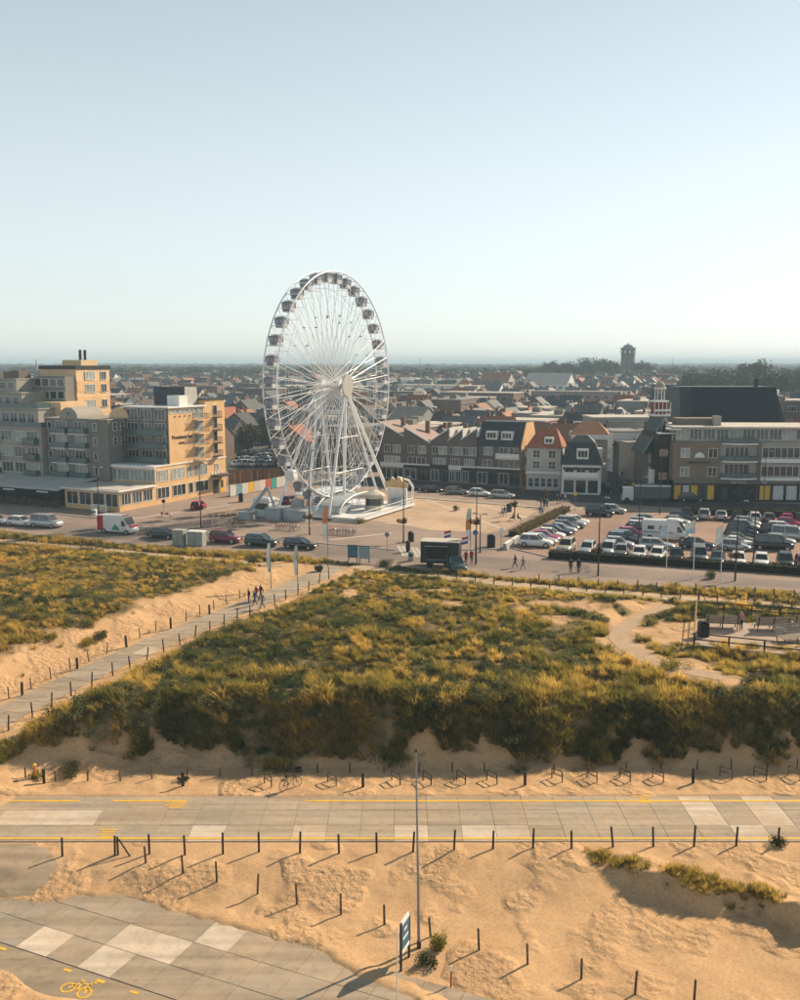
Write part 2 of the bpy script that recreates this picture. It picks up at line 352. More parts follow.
def _sandnodes(m):
    N = m.node_tree.nodes; L = m.node_tree.links; b = N['Principled BSDF']
    src = b.inputs['Base Color'].links[0].from_socket
    at = N.new('ShaderNodeAttribute'); at.attribute_name = 'veg'
    tc = N['Texture Coordinate']
    n = N.new('ShaderNodeTexNoise'); n.inputs['Scale'].default_value = 1.3; n.inputs['Detail'].default_value = 8; L.new(tc.outputs['Object'], n.inputs['Vector'])
    r = N.new('ShaderNodeValToRGB'); r.color_ramp.elements[0].color = (.10,.080,.036,1); r.color_ramp.elements[1].color = (.21,.150,.072,1)
    r.color_ramp.elements[0].position=.35; r.color_ramp.elements[1].position=.65
    L.new(n.outputs['Fac'], r.inputs['Fac'])
    mx = N.new('ShaderNodeMix'); mx.data_type='RGBA'; L.new(at.outputs['Fac'], mx.inputs[0]); L.new(src, mx.inputs[6]); L.new(r.outputs['Color'], mx.inputs[7])
    # fine darker grains and tracked patches
    n3 = N.new('ShaderNodeTexNoise'); n3.inputs['Scale'].default_value = 7; n3.inputs['Detail'].default_value = 6; L.new(tc.outputs['Object'], n3.inputs['Vector'])
    r3 = N.new('ShaderNodeValToRGB'); r3.color_ramp.elements[0].position=.3; r3.color_ramp.elements[0].color=(.82,.80,.78,1); r3.color_ramp.elements[1].position=.6; r3.color_ramp.elements[1].color=(1.05,1.05,1.05,1)
    L.new(n3.outputs['Fac'], r3.inputs['Fac'])
    m3 = N.new('ShaderNodeMix'); m3.data_type='RGBA'; m3.blend_type='MULTIPLY'; m3.inputs[0].default_value=1; L.new(mx.outputs[2], m3.inputs[6]); L.new(r3.outputs['Color'], m3.inputs[7])
    L.new(m3.outputs[2], b.inputs['Base Color'])
    n4 = N.new('ShaderNodeTexNoise'); n4.inputs['Scale'].default_value = 3.4; n4.inputs['Detail'].default_value = 7; n4.inputs['Roughness'].default_value=.62; L.new(tc.outputs['Object'], n4.inputs['Vector'])
    n5 = N.new('ShaderNodeTexNoise'); n5.inputs['Scale'].default_value = .28; n5.inputs['Detail'].default_value = 2; L.new(tc.outputs['Object'], n5.inputs['Vector'])
    r5 = N.new('ShaderNodeValToRGB'); r5.color_ramp.elements[0].position=.49; r5.color_ramp.elements[0].color=(.09,.09,.09,1); r5.color_ramp.elements[1].position=.58; L.new(n5.outputs['Fac'], r5.inputs['Fac'])
    vo = N.new('ShaderNodeTexVoronoi'); vo.inputs['Scale'].default_value = 2.6; vo.feature='SMOOTH_F1'; L.new(tc.outputs['Object'], vo.inputs['Vector'])
    ad = N.new('ShaderNodeMath'); ad.operation='MULTIPLY_ADD'; ad.inputs[1].default_value=.8; L.new(vo.outputs['Distance'], ad.inputs[0]); L.new(n4.outputs['Fac'], ad.inputs[2])
    mu = N.new('ShaderNodeMath'); mu.operation='MULTIPLY'; L.new(ad.outputs[0], mu.inputs[0]); L.new(r5.outputs['Color'], mu.inputs[1])
    bp = N.new('ShaderNodeBump'); bp.inputs['Strength'].default_value=1.0; bp.inputs['Distance'].default_value=.15
    L.new(mu.outputs[0], bp.inputs['Height']); L.new(bp.outputs[0], b.inputs['Normal'])
_sandnodes(m_sand)
me = grid_mesh('dune_terrain', XX, YY, ZZ, m_sand)
veg = 1 - sandmask(XX.ravel(), YY.ravel())
a = me.attributes.new('veg', 'FLOAT', 'POINT'); a.data.foreach_set('value', veg.astype(np.float32))
struct(link('dune_terrain', me))

# town ground to the horizon, rising gently inland
def zg(y): return ZP + 8.5*float(sstep(250, 950, y))
m_town = mat('town_ground', (.12,.115,.105), .95, .2, .02, col2=(.06,.068,.055), det=6)
edge = [(-12000, BLY[0]), (-400, BLY[0])] + [(x, float(yB(x)) - .3) for x in np.linspace(-150, 150, 30)] + [(400, BLY[-1]-60), (12000, BLY[-1]-60)]
mb = MB(); n = len(edge)
far = [(-12000, 13500), (12000, 13500)]
prof = [None, 230., 300., 400., 520., 660., 820., 960., 1200., 2000., 5000., 13500.]
for yr in prof: mb.add([(p[0], p[1] if yr is None else yr, (ZP if yr is None else zg(yr))-.03) for p in edge], [])
for r in range(len(prof)-1): mb.f += [(r*n+k, r*n+k+1, (r+1)*n+k+1, (r+1)*n+k) for k in range(n-1)]
mb.mi = [0]*len(mb.f)
struct(mb.build('ground', m_town))

def sheet(name, pts, z, m, thick=None):
    mb = MB()
    mb.add([(p[0],p[1],z) for p in pts], [tuple(range(len(pts)))])
    me = fixn(mb.mesh(name, m))
    if me.polygons[0].normal.z < 0: me.flip_normals()
    return struct(link(name, me))
# boulevard: brick road and pavements, plaza, car park, street
m_road = brickmat('boulevard_brick', (.345,.258,.212), (.295,.228,.195), (.235,.19,.16), 2.0)
m_plaza = brickmat('plaza_paving', (.52,.375,.255), (.48,.345,.235), (.38,.28,.19), .9, bw=.6, bh=.6)
m_park = brickmat('parking_brick', (.36,.232,.175), (.32,.212,.165), (.25,.18,.14), 2.0)
m_asph = mat('asphalt', (.062,.062,.062), .9, .12, .4, bump=.1, bscale=20)
m_side = brickmat('pavement_slabs', (.42,.335,.26), (.38,.31,.245), (.28,.235,.19), 1.6, bw=.6, bh=.6)
pts = [(x, float(yB(x))+.02) for x in np.linspace(-120, 90, 40)]
sheet('boulevard', pts + [(120,215),(-120,215)], ZP, m_road)
PX = lambda L: [G(a,b) for a,b in L]
sheet('plaza', PX([(392,523),(300,512),(392,494),(410,496.5),(470,502.5),(540,508.5),(508,529),(488,533),(430,530)]), ZP+.008, m_plaza)
sheet('car_park', PX([(512,548),(520,540),(575,512.5),(690,512.5),(830,519),(830,573),(700,563),(548,556)]), ZP+.006, m_park)
sheet('street', PX([(232,466),(300,479),(390,488),(470,495),(545,501),(600,503),(680,508),(830,512),(830,505),(672,500),(596,492),(520,488),(385,479),(300,470),(240,459)]), ZP+.012, m_asph)
sheet('pavement', PX([(395,494.5),(470,500.5),(545,506.5),(600,508),(685,510.5),(690,512.2),(598,510.5),(541,508.2),(468,502.2),(392,496.2)]), ZP+.02, m_side)
sheet('side_street', PX([(601,499),(640,501),(640,468),(620,455),(611,455)]), ZP+.016, m_asph)
# kerb: a real step between road and pavement
def kerb(L, w=.25, h=.11):
    pts = PX(L); mb = MB()
    for a, b in zip(pts[:-1], pts[1:]):
        t = (b-a).normalized(); nrm = Vector((-t.y,t.x,0))*w
        mb.add([a, b, b+nrm, a+nrm, a+Vector((0,0,h)), b+Vector((0,0,h)), b+nrm+Vector((0,0,h)), a+nrm+Vector((0,0,h))], [(4,5,6,7),(0,1,5,4),(1,2,6,5),(2,3,7,6),(3,0,4,7)])
    struct(mb.build('kerb', m_conc))
m_band = mat('pale_paving_band', (.50,.44,.37), .9, .1, 1)
for _a, _b, _w in (((386,523),(432,526),.35),((420,497),(505,530),.25),((470,502),(528,518),.25),((398,509),(520,520),.2),((330,540),(392,533),.3),((130,519),(230,505),.3)):
    _p, _q = G(*_a), G(*_b); _tt = (_q-_p).normalized(); _n = Vector((-_tt.y,_tt.x,0))*_w; sheet('paving_band', [_p-_n,_q-_n,_q+_n,_p+_n], ZP+.013, m_band)
kerb([(396,496.6),(470,502.8),(543,508.8)]); m_cw = brickmat('carriageway_brick', (.265,.205,.175), (.225,.18,.16), (.18,.15,.13), 2.2)
sheet('carriageway', PX([(-60,513),(0,518),(120,527),(300,543),(400,552),(520,559),(560,563),(700,574),(830,584),(830,590),(700,583),(600,577),(520,571.5),(420,562.5),(330,554.5),(180,545),(100,537.5),(0,527.5),(-60,521)]), ZP+.005, m_cw)
kerb([(120,526),(200,533),(300,542),(395,550.6)]); kerb([(0,512),(60,515),(120,521)]); kerb([(512,549),(548,557.5),(700,566),(830,576)]); kerb([(420,548),(470,550.5),(512,549)])
# zebra crossing on the boulevard and parking bay lines
m_mark = mat('road_paint', (.45,.42,.38), .8, .12, 3)
zc = struct(link('zebra_crossing', None))
for k in range(7):
    a = G(398+k*4.6, 545.5+k*.5); b = G(404+k*4.6, 556+k*.5)
    mb = MB(); w = Vector((.22,.02,0)); z = Vector((0,0,.013))
    mb.add([a-w+z, a+w+z, b+w+z, b-w+z], [(0,1,2,3)]); me = mb.mesh('stripe', m_mark)
    if me.polygons[0].normal.z < 0: me.flip_normals()
    link('stripe', me, zc)

# promenade of concrete slabs
m_slab = mat('slab_concrete', (.335,.298,.245), .85, .07, .5, bump=.06, bscale=14, rnd=.10)
m_slab_l = mat('slab_pale', (.60,.53,.44), .85, .06, .7, bump=.05, bscale=14, rnd=.07)
m_slab_a = mat('slab_apron', (.30,.268,.222), .85, .08, .5, bump=.06, bscale=14, rnd=.12)
m_joint = mat('sand_joint', (.27,.205,.14), .95, .2, 3)
def worn(m):
    """blown sand lying in shallow drifts over the slabs"""
    N = m.node_tree.nodes; L = m.node_tree.links; b = N['Principled BSDF']; src = b.inputs['Base Color'].links[0].from_socket
    g = N.new('ShaderNodeNewGeometry'); n = N.new('ShaderNodeTexNoise'); n.inputs['Scale'].default_value=.23; n.inputs['Detail'].default_value=9; n.inputs['Roughness'].default_value=.66
    L.new(g.outputs['Position'], n.inputs['Vector'])
    r = N.new('ShaderNodeValToRGB'); r.color_ramp.elements[0].position=.36; r.color_ramp.elements[0].color=(.12,.12,.12,1); r.color_ramp.elements[1].position=.66; r.color_ramp.elements[1].color=(.68,.68,.68,1)
    L.new(n.outputs['Fac'], r.inputs['Fac'])
    mx = N.new('ShaderNodeMix'); mx.data_type='RGBA'; L.new(r.outputs['Color'], mx.inputs[0]); L.new(src, mx.inputs[6]); mx.inputs[7].default_value=(.47,.335,.21,1)
    # tyre wear and stains running along the road
    mp = N.new('ShaderNodeMapping'); mp.inputs['Scale'].default_value = (.10,1.6,1); L.new(g.outputs['Position'], mp.inputs['Vector'])
    n2 = N.new('ShaderNodeTexNoise'); n2.inputs['Scale'].default_value=1.0; n2.inputs['Detail'].default_value=8; L.new(mp.outputs[0], n2.inputs['Vector'])
    r2 = N.new('ShaderNodeValToRGB'); r2.color_ramp.elements[0].position=.32; r2.color_ramp.elements[0].color=(.74,.73,.72,1); r2.color_ramp.elements[1].position=.62; r2.color_ramp.elements[1].color=(1.06,1.06,1.06,1); L.new(n2.outputs['Fac'], r2.inputs['Fac'])
    n3 = N.new('ShaderNodeTexNoise'); n3.inputs['Scale'].default_value=2.1; n3.inputs['Detail'].default_value=10; n3.inputs['Roughness'].default_value=.75; L.new(g.outputs['Position'], n3.inputs['Vector'])
    r3 = N.new('ShaderNodeValToRGB'); r3.color_ramp.elements[0].position=.34; r3.color_ramp.elements[0].color=(.78,.77,.75,1); r3.color_ramp.elements[1].position=.5; r3.color_ramp.elements[1].color=(1,1,1,1); L.new(n3.outputs['Fac'], r3.inputs['Fac'])
    ma = N.new('ShaderNodeMix'); ma.data_type='RGBA'; ma.blend_type='MULTIPLY'; ma.inputs[0].default_value=1; L.new(mx.outputs[2], ma.inputs[6]); L.new(r2.outputs['Color'], ma.inputs[7])
    mb_ = N.new('ShaderNodeMix'); mb_.data_type='RGBA'; mb_.blend_type='MULTIPLY'; mb_.inputs[0].default_value=1; L.new(ma.outputs[2], mb_.inputs[6]); L.new(r3.outputs['Color'], mb_.inputs[7])
    L.new(mb_.outputs[2], b.inputs['Base Color'])
for m in (m_slab, m_slab_l, m_slab_a): worn(m)
prom = struct(link('promenade', None))
base = MB().box(-60, 60, ROAD_Y0+.02, ROAD_Y1-.02, -.4, -.025).build('road_base', m_joint, prom)
sw, sd = 2.02, (ROAD_Y1-ROAD_Y0)/3
PALE = {}
for px, py in [(15,821),(45,822),(80,825),(200,835),(301,834),(403,833),(472,832),(506,832),(510,826),(700,802),(712,812),(745,803),(755,815),(735,830)]:
    p = G(px,py,0); PALE[(math.floor((p.x+.35)/sw), int((p.y-ROAD_Y0)/sd))] = 1
def slabmesh(name, lx, ly, m, h=.14):
    b = .006
    mb = MB(); mb.frustum(-lx/2,lx/2,-ly/2,ly/2,-h, -lx/2,lx/2,-ly/2,ly/2,-b)
    mb.frustum(-lx/2,lx/2,-ly/2,ly/2,-b+.0001, -lx/2+b,lx/2-b,-ly/2+b,ly/2-b,0); return mb.mesh(name, m)
sm_n, sm_l = slabmesh('slab', sw-.02, sd-.02, m_slab), slabmesh('slab', sw-.02, sd-.02, m_slab_l)
for i in range(-22, 22):
    for j in range(3):
        o = link('slab', sm_l if (i,j) in PALE else sm_n, prom, (i*sw-.35+sw/2, ROAD_Y0+sd*(j+.5), random.uniform(-.006,.006)))
        o.rotation_euler = (random.uniform(-.002,.002), random.uniform(-.002,.002), random.uniform(-.003,.003))
# painted yellow edge lines and worn pictograms
m_yel = mat('yellow_paint', (.85,.47,.015), .7, .2, 1.6, col2=(.56,.35,.09))
def strip(name, x0, x1, y0, y1, z, m, parent):
    return MB().add([(x0,y0,z),(x1,y0,z),(x1,y1,z),(x0,y1,z)],[(0,1,2,3)]).build(name, m, parent)
yl = G(400,838.5,0).y; yu = G(400,801,0).y
strip('edge_line', -40, 40, yl-.10, yl+.10, .012, m_yel, prom)
for a, b in ((-60,80),(113,186),(305,1000)):
    strip('edge_line', G(a,801,0).x, G(b,801,0).x, yu-.10, yu+.10, .012, m_yel, prom)
for cx, cy in ((176,805),(107,834),(644,800)):
    p = G(cx, cy, 0)
    for k in range(4):
        y = p.y - .42 + k*.28; w = random.uniform(.35,.6)
        strip('painted_mark', p.x-w+random.uniform(-.2,.2), p.x+w, y, y+.15, .0135, m_yel, prom)
# beam along the promenade edge, dark to stand in for its shadow line
MB().box(-60,60,ROAD_Y0-.16,ROAD_Y0-.012,-.5,-.015).build('shade_line_beam', m_wood_d, prom)

# apron and cycle path in the foreground
apron = struct(link('apron', None))
L1, L2 = 1.92, 1.92
c1 = (G(47,956.7,AZ)-AP0).length; c2 = (G(43.9,926.6,AZ)-AP0).length
L1 = (c1 + c2)/2; L2 = L1
def aw(a, b): return AP0 + AE1*a + AE2*b
pale_ap = [(44,942),(123,937),(165,947),(107,961),(227,935)]
pset = set()
for px, py in pale_ap:
    d = G(px,py,AZ) - AP0; pset.add((math.floor(d.dot(AE1)/L1), math.floor(d.dot(AE2)/L2)))
ma, ml = slabmesh('slab', L1-.03, L2-.03, m_slab_a), slabmesh('slab', L1-.03, L2-.03, m_slab_l)
arot = math.atan2(AE1.y, AE1.x)
for i in range(-10, 16):
    for j in range(0, 9):
        c = aw((i+.5)*L1, (j+.5)*L2)
        if c.y - float(yA(c.x)) > 1.4: continue
        link('slab', ml if (i,j) in pset else ma, apron, (c.x, c.y, AZ + random.uniform(-.005,.005)), arot)
mb = MB(); mb.add([aw(-22,-3.0)+Vector((0,0,-.02)), aw(32,-3.0)+Vector((0,0,-.02)), aw(32,-.03)+Vector((0,0,-.02)), aw(-22,-.03)+Vector((0,0,-.02))], [(0,1,2,3)])
m_cyc = mat('cycle_path_asphalt', (.29,.245,.185), .9, .08, .6, bump=.08, bscale=18); worn(m_cyc)
struct(mb.build('cycle_path', m_cyc))
cyc = [o for o in scene.objects if o.name == 'cycle_path'][0]
for px, py in [(4,947.5),(70,968),(104,978),(138,988.5),(170,999)]:
    d = G(px,py,AZ) - AP0; a, b = d.dot(AE1), -.34; z = Vector((0,0,-.008))
    mb = MB(); mb.add([aw(a-.22,b-.09)+z, aw(a+.22,b-.09)+z, aw(a+.22,b+.09)+z, aw(a-.22,b+.09)+z],[(0,1,2,3)]); mb.build('dash', m_yel, cyc)
# bicycle pictogram painted on the cycle path
d = G(80,987,AZ) - AP0; ca, cb = d.dot(AE1), d.dot(AE2); mb = MB(); z = Vector((0,0,-.009))
def stroke(p, q, w=.05):
    P0, P1 = aw(ca+p[0], cb+p[1])+z, aw(ca+q[0], cb+q[1])+z; t = (P1-P0).normalized(); nn = Vector((-t.y,t.x,0))*w
    mb.add([P0-nn, P1-nn, P1+nn, P0+nn], [(0,1,2,3)])
for cxx in (-.48,.48):
    pp = [(cxx+.32*math.cos(t*math.pi/5), -.25+.32*math.sin(t*math.pi/5)) for t in range(11)]
    for p, q in zip(pp[:-1], pp[1:]): stroke(p, q)
for p, q in [((-.48,-.25),(-.15,.3)),((-.15,.3),(.35,.3)),((.35,.3),(.48,-.25)),((-.15,.3),(.05,-.25)),((.05,-.25),(.35,.3)),((.35,.3),(.3,.52)),((.3,.52),(.5,.55)),((-.3,.42),(-.05,.42))]: stroke(p, q)
mb.build('bicycle_symbol', m_yel, cyc)

# draped strips
def drape(name, pts, width, m, lift=.03, step=.7, cols=3, zf=None):
    P = []; 
    for a, b in zip(pts[:-1], pts[1:]):
        n = max(1, int(math.hypot(b[0]-a[0], b[1]-a[1]) / step))
        for k in range(n): P.append((a[0]+(b[0]-a[0])*k/n, a[1]+(b[1]-a[1])*k/n, 0))
    P.append((pts[-1][0], pts[-1][1], 0)); vs = []
    for i, p in enumerate(P):
        a = P[max(i-2,0)]; b = P[min(i+2,len(P)-1)]; t = Vector((b[0]-a[0], b[1]-a[1],0)).normalized(); nn = Vector((-t.y,t.x,0))
        wj = width*(1+.12*vnoise(p[0],p[1],2.5,51))
        for c in range(cols):
            q = Vector(p) + nn*(c/(cols-1)-.5)*wj; vs.append((q.x,q.y,0))
    vs = np.array(vs); vs[:,2] = terrain(vs[:,0], vs[:,1]) + lift
    fs = [(i*cols+c, (i+1)*cols+c, (i+1)*cols+c+1, i*cols+c+1) for i in range(len(P)-1) for c in range(cols-1)]
    mb = MB(); mb.add(vs.tolist(), fs); me = fixn(mb.mesh(name, m))
    if me.polygons[0].normal.z < 0: me.flip_normals()
    return struct(link(name, me))
m_path = mat('footpath_paving', (.46,.375,.265), .9, .1, .8, bump=.06, bscale=12); worn(m_path)
m_track = mat('track_paving', (.40,.285,.185), .9, .1, 1, bump=.06, bscale=12)
drape('footpath', SIDE_L, 1.0, m_path); drape('footpath', SIDE_R, 2.0, m_path); drape('track', TRACK, 1.9, m_track)
# dune path: concrete slabs two abreast
dp = struct(link('dune_path', None)); P = []
cum = 0
for a, b in zip(PATH_C[:-1], PATH_C[1:]):
    n = max(1, round(math.hypot(b[0]-a[0], b[1]-a[1])/2.0))
    for k in range(n): P.append(tuple(a[i]+(b[i]-a[i])*k/n for i in range(3)))
P.append(PATH_C[-1])
pl = G(135,655,2.3)
bestk = min(range(len(P)-1), key=lambda k: (P[k][0]-pl.x)**2+(P[k][1]-pl.y)**2)
def frame_at(i):
    a = P[max(i-1,0)]; b = P[min(i+1,len(P)-1)]; t = Vector((b[0]-a[0],b[1]-a[1],0)).normalized(); return Vector((-t.y,t.x,0))
for i in range(len(P)-1):
    n0, n1 = frame_at(i), frame_at(i+1); p0, p1 = Vector(P[i]), Vector(P[i+1])
    for c in (-1, 1):
        lo, hi = (-1.55,-.015) if c < 0 else (.015,1.55)
        g = (p1-p0)*.008; top = [p0+g+n0*lo, p1-g+n1*lo, p1-g+n1*hi, p0+g+n0*hi]
        zj = random.uniform(0,.008); vs = [q+Vector((0,0,.02+zj)) for q in top] + [q+Vector((0,0,-.1)) for q in top]
        mb = MB(); mb.add(vs, [(3,2,1,0),(4,5,6,7),(0,1,5,4),(1,2,6,5),(2,3,7,6),(3,0,4,7)]); me = fixn(mb.mesh('slab', m_slab_l if (i == bestk and c < 0) else m_slab))
        link('slab', me, dp)
# picnic terrace
m_terr = mat('terrace_paving', (.40,.30,.235), .9, .08, .8)
mb = MB(); mb.prism([(p.x,p.y) for p in TERR], TERR_Z-.2, TERR_Z+.02); struct(link('terrace', fixn(mb.mesh('terrace', m_terr))))
# concrete ramp between promenade and apron, at the left
rp = [G(a,b,-.35) for a,b in [(-130,846),(-40,846),(30,846.5),(50,856),(62,868),(50,880),(36,888),(15,893),(-40,896),(-130,896)]]
den = []
for a, b in zip(rp, rp[1:]+rp[:1]):
    n = max(2, int((b-a).length/.5))
    for k in range(n):
        q = a.lerp(b, k/n); den.append((q.x + .15*vnoise(q.x,q.y,.9,61), q.y + .15*vnoise(q.x,q.y,.9,62)))
cx_, cy_ = G(-10,870,-.35).x, G(-10,870,-.35).y; vs = []; NR = 9
for r in range(NR):
    for p in den: vs.append((cx_+(p[0]-cx_)*(1-r/NR), cy_+(p[1]-cy_)*(1-r/NR), 0))
vs.append((cx_,cy_,0)); vs = np.array(vs); vs[:,2] = np.maximum(terrain(vs[:,0], vs[:,1]) + .035, AZ-.04); vs[:len(den),2] -= .05
n = len(den); fs = [(r*n+k, r*n+(k+1)%n, (r+1)*n+(k+1)%n, (r+1)*n+k) for r in range(NR-1) for k in range(n)] + [((NR-1)*n+k, (NR-1)*n+(k+1)%n, NR*n) for k in range(n)]
mb = MB(); mb.add(vs.tolist(), fs); me = fixn(mb.mesh('ramp', m_cyc, True))
if me.polygons[0].normal.z < 0: me.flip_normals()
struct(link('ramp', me))
# ------------------------------------------------------------------ dune vegetation
def leafmat(name, ca, cb, trans=.35, inst=True, rough=.7):
    m = bpy.data.materials.new(name); m.use_nodes = True; N = m.node_tree.nodes; L = m.node_tree.links
    b = N['Principled BSDF']; b.inputs['Roughness'].default_value = rough; b.inputs['Specular IOR Level'].default_value = .15
    if inst:
        at = N.new('ShaderNodeAttribute'); at.attribute_type = 'INSTANCER'; at.attribute_name = 'tint'; fac = at.outputs['Fac']
    else:
        at = N.new('ShaderNodeObjectInfo'); fac = at.outputs['Random']
    r = N.new('ShaderNodeValToRGB'); e = r.color_ramp.elements
    cols = list(ca) if isinstance(ca[0], (tuple, list)) else [ca, cb]
    e[0].color = (*cols[0],1); e[-1].color = (*cols[-1],1)
    for i, c in enumerate(cols[1:-1]): q = e.new((i+1)/(len(cols)-1)); q.color = (*c,1)
    L.new(fac, r.inputs['Fac'])
    # variation from leaf to leaf
    ge = N.new('ShaderNodeNewGeometry'); hs = N.new('ShaderNodeHueSaturation'); mr = N.new('ShaderNodeMapRange'); mr.inputs['To Min'].default_value=.5; mr.inputs['To Max'].default_value=1.5
    L.new(ge.outputs['Random Per Island'], mr.inputs['Value']); L.new(mr.outputs[0], hs.inputs['Value']); L.new(r.outputs['Color'], hs.inputs['Color'])
    L.new(hs.outputs[0], b.inputs['Base Color'])
    tr = N.new('ShaderNodeBsdfTranslucent'); L.new(hs.outputs[0], tr.inputs['Color'])
    mx = N.new('ShaderNodeMixShader'); mx.inputs[0].default_value = trans
    L.new(b.outputs[0], mx.inputs[1]); L.new(tr.outputs[0], mx.inputs[2]); L.new(mx.outputs[0], N['Material Output'].inputs['Surface'])
    return m
m_marram = leafmat('marram_blade', [(.085,.105,.022),(.21,.190,.042),(.44,.325,.075),(.68,.46,.12)], None, .58)
m_shrub = leafmat('shrub_leaf', [(.048,.068,.025),(.11,.127,.050),(.18,.182,.072),(.25,.215,.088)], None, .4)
def tuft_mesh(name, rng, n, h, spread, width, m, droop=.5, wind=(-.25,-.1)):
    V_ = []; F_ = []
    for _ in range(n):
        a = rng.uniform(0, 2*math.pi); r0 = spread*.45*math.sqrt(rng.random()); lean = rng.uniform(.12, .75)
        L_ = h*rng.uniform(.55, 1.1); bx, by = r0*math.cos(a), r0*math.sin(a); a2 = a + rng.normal(0,.6)
        w = width*rng.uniform(.7,1.3); px, py = -math.sin(a2)*w, math.cos(a2)*w
        pts = []
        for k, t in enumerate((0, .5, 1)):
            out = lean*L_*(t**1.5)*.8; up = L_*(t - droop*.35*t*t*lean*1.6)
            pts.append((bx+math.cos(a2)*out + wind[0]*t*t*L_*.5, by+math.sin(a2)*out + wind[1]*t*t*L_*.5, up))
        o = len(V_)
        for k, (x,y,z) in enumerate(pts[:2]):
            q = 1 if k == 0 else .8; V_ += [(x-px*q, y-py*q, z), (x+px*q, y+py*q, z)]
        V_.append(pts[2]); F_ += [(o,o+1,o+3,o+2), (o+2,o+3,o+4)]
    me = bpy.data.meshes.new(name); me.from_pydata(V_, [], F_); me.materials.append(m); return me
def shrub_mesh(name, rng, n, R, H, leaf, m, lumps=7):
    """leaves spread over the shells of several overlapping lobes plus some inside"""
    V_ = []; F_ = []
    lob = [(rng.normal(0,R*.42), rng.normal(0,R*.42), H*rng.uniform(.25,.6), R*rng.uniform(.35,.62)) for _ in range(lumps)]
    for _ in range(n):
        lx, ly, lz, lr = lob[rng.integers(lumps)]
        d = rng.normal(0,1,3); d /= np.linalg.norm(d)
        rr = lr*(rng.random()**.35); p = np.array([lx,ly,lz]) + d*rr*np.array([1,1,.85*H/R])
        if p[2] < 0: p[2] = abs(p[2])*.5
        s = leaf*rng.uniform(.6,1.4); e1 = rng.normal(0,1,3); e1 /= np.linalg.norm(e1); e2 = np.cross(e1, d + rng.normal(0,.5,3)); e2 /= (np.linalg.norm(e2)+1e-6)
        o = len(V_); V_ += [tuple(p-e1*s), tuple(p+e2*s*.5), tuple(p+e1*s), tuple(p-e2*s*.5)]; F_.append((o,o+1,o+2,o+3))
    me = bpy.data.meshes.new(name); me.from_pydata(V_, [], F_); me.materials.append(m); return me
def scatter(name, label, cat, pts, rz, sc, tint, idx, meshes, kind='stuff', tilt=None):
    """instances of a few small meshes on given points (geometry nodes), as one mass that nobody could count"""
    src = bpy.data.collections.new(name + '_source')
    for i, me in enumerate(meshes):
        o = bpy.data.objects.new('%s_source_%02d' % (name, i), me); src.objects.link(o)
    me = bpy.data.meshes.new(name); n = len(pts)
    me.vertices.add(n); me.vertices.foreach_set('co', np.asarray(pts, np.float32).ravel())
    def at(nm, ty, arr, key='value'):
        q = me.attributes.new(nm, ty, 'POINT'); q.data.foreach_set(key, np.asarray(arr).ravel())
    r3 = np.zeros((n,3), np.float32); r3[:,2] = rz
    if tilt is not None: r3[:,:2] = tilt
    at('rot', 'FLOAT_VECTOR', r3, 'vector'); at('scl', 'FLOAT_VECTOR', np.asarray(sc, np.float32), 'vector'); at('tint', 'FLOAT', np.asarray(tint, np.float32)); at('idx', 'INT', np.asarray(idx, np.int32))
    o = link(name, me); o['kind'] = kind; o['label'] = label; o['category'] = cat
    ng = bpy.data.node_groups.new(name, 'GeometryNodeTree'); ng.interface.new_socket('Geometry', in_out='INPUT', socket_type='NodeSocketGeometry'); ng.interface.new_socket('Geometry', in_out='OUTPUT', socket_type='NodeSocketGeometry')
    N = ng.nodes; L = ng.links; gi = N.new('NodeGroupInput'); go = N.new('NodeGroupOutput')
    ip = N.new('GeometryNodeInstanceOnPoints'); ci = N.new('GeometryNodeCollectionInfo'); ci.inputs['Collection'].default_value = src
    ci.inputs['Separate Children'].default_value = True; ci.inputs['Reset Children'].default_value = True; ip.inputs['Pick Instance'].default_value = True
    def na(nm, ty):
        q = N.new('GeometryNodeInputNamedAttribute'); q.data_type = ty; q.inputs['Name'].default_value = nm; return q.outputs[0]
    mp = N.new('GeometryNodeMeshToPoints'); L.new(gi.outputs[0], mp.inputs[0]); L.new(mp.outputs[0], ip.inputs['Points'])
    L.new(ci.outputs[0], ip.inputs['Instance']); L.new(na('idx','INT'), ip.inputs['Instance Index'])
    er = N.new('FunctionNodeEulerToRotation'); L.new(na('rot','FLOAT_VECTOR'), er.inputs[0]); L.new(er.outputs[0], ip.inputs['Rotation'])
    L.new(na('scl','FLOAT_VECTOR'), ip.inputs['Scale']); L.new(ip.outputs[0], go.inputs[0])
    md = o.modifiers.new('scatter', 'NODES'); md.node_group = ng
    return o
rng = np.random.default_rng(11)
tufts = [tuft_mesh('marram_tuft', rng, 70, .95, .55, .02, m_marram), tuft_mesh('marram_tuft', rng, 60, .75, .75, .021, m_marram, .8), tuft_mesh('marram_tuft', rng, 55, 1.1, .45, .02, m_marram, .5, (-.45,-.2)), tuft_mesh('marram_tuft', rng, 45, .5, .8, .022, m_marram, .9)]
shrubs = [shrub_mesh('dune_shrub', rng, 420, .75, .55, .06, m_shrub), shrub_mesh('dune_shrub', rng, 360, .6, .65, .055, m_shrub, 5), shrub_mesh('dune_shrub', rng, 480, .95, .45, .06, m_shrub, 9)]
def in_view(x, y, mgn=14): return np.abs(x) < .425*y + mgn
def candidates(n, y0=58, y1=142):
    x = rng.uniform(-78, 62, n); y = rng.uniform(y0, y1, n)
    k = in_view(x, y) & (y < yB(x) - .2); return x[k], y[k]
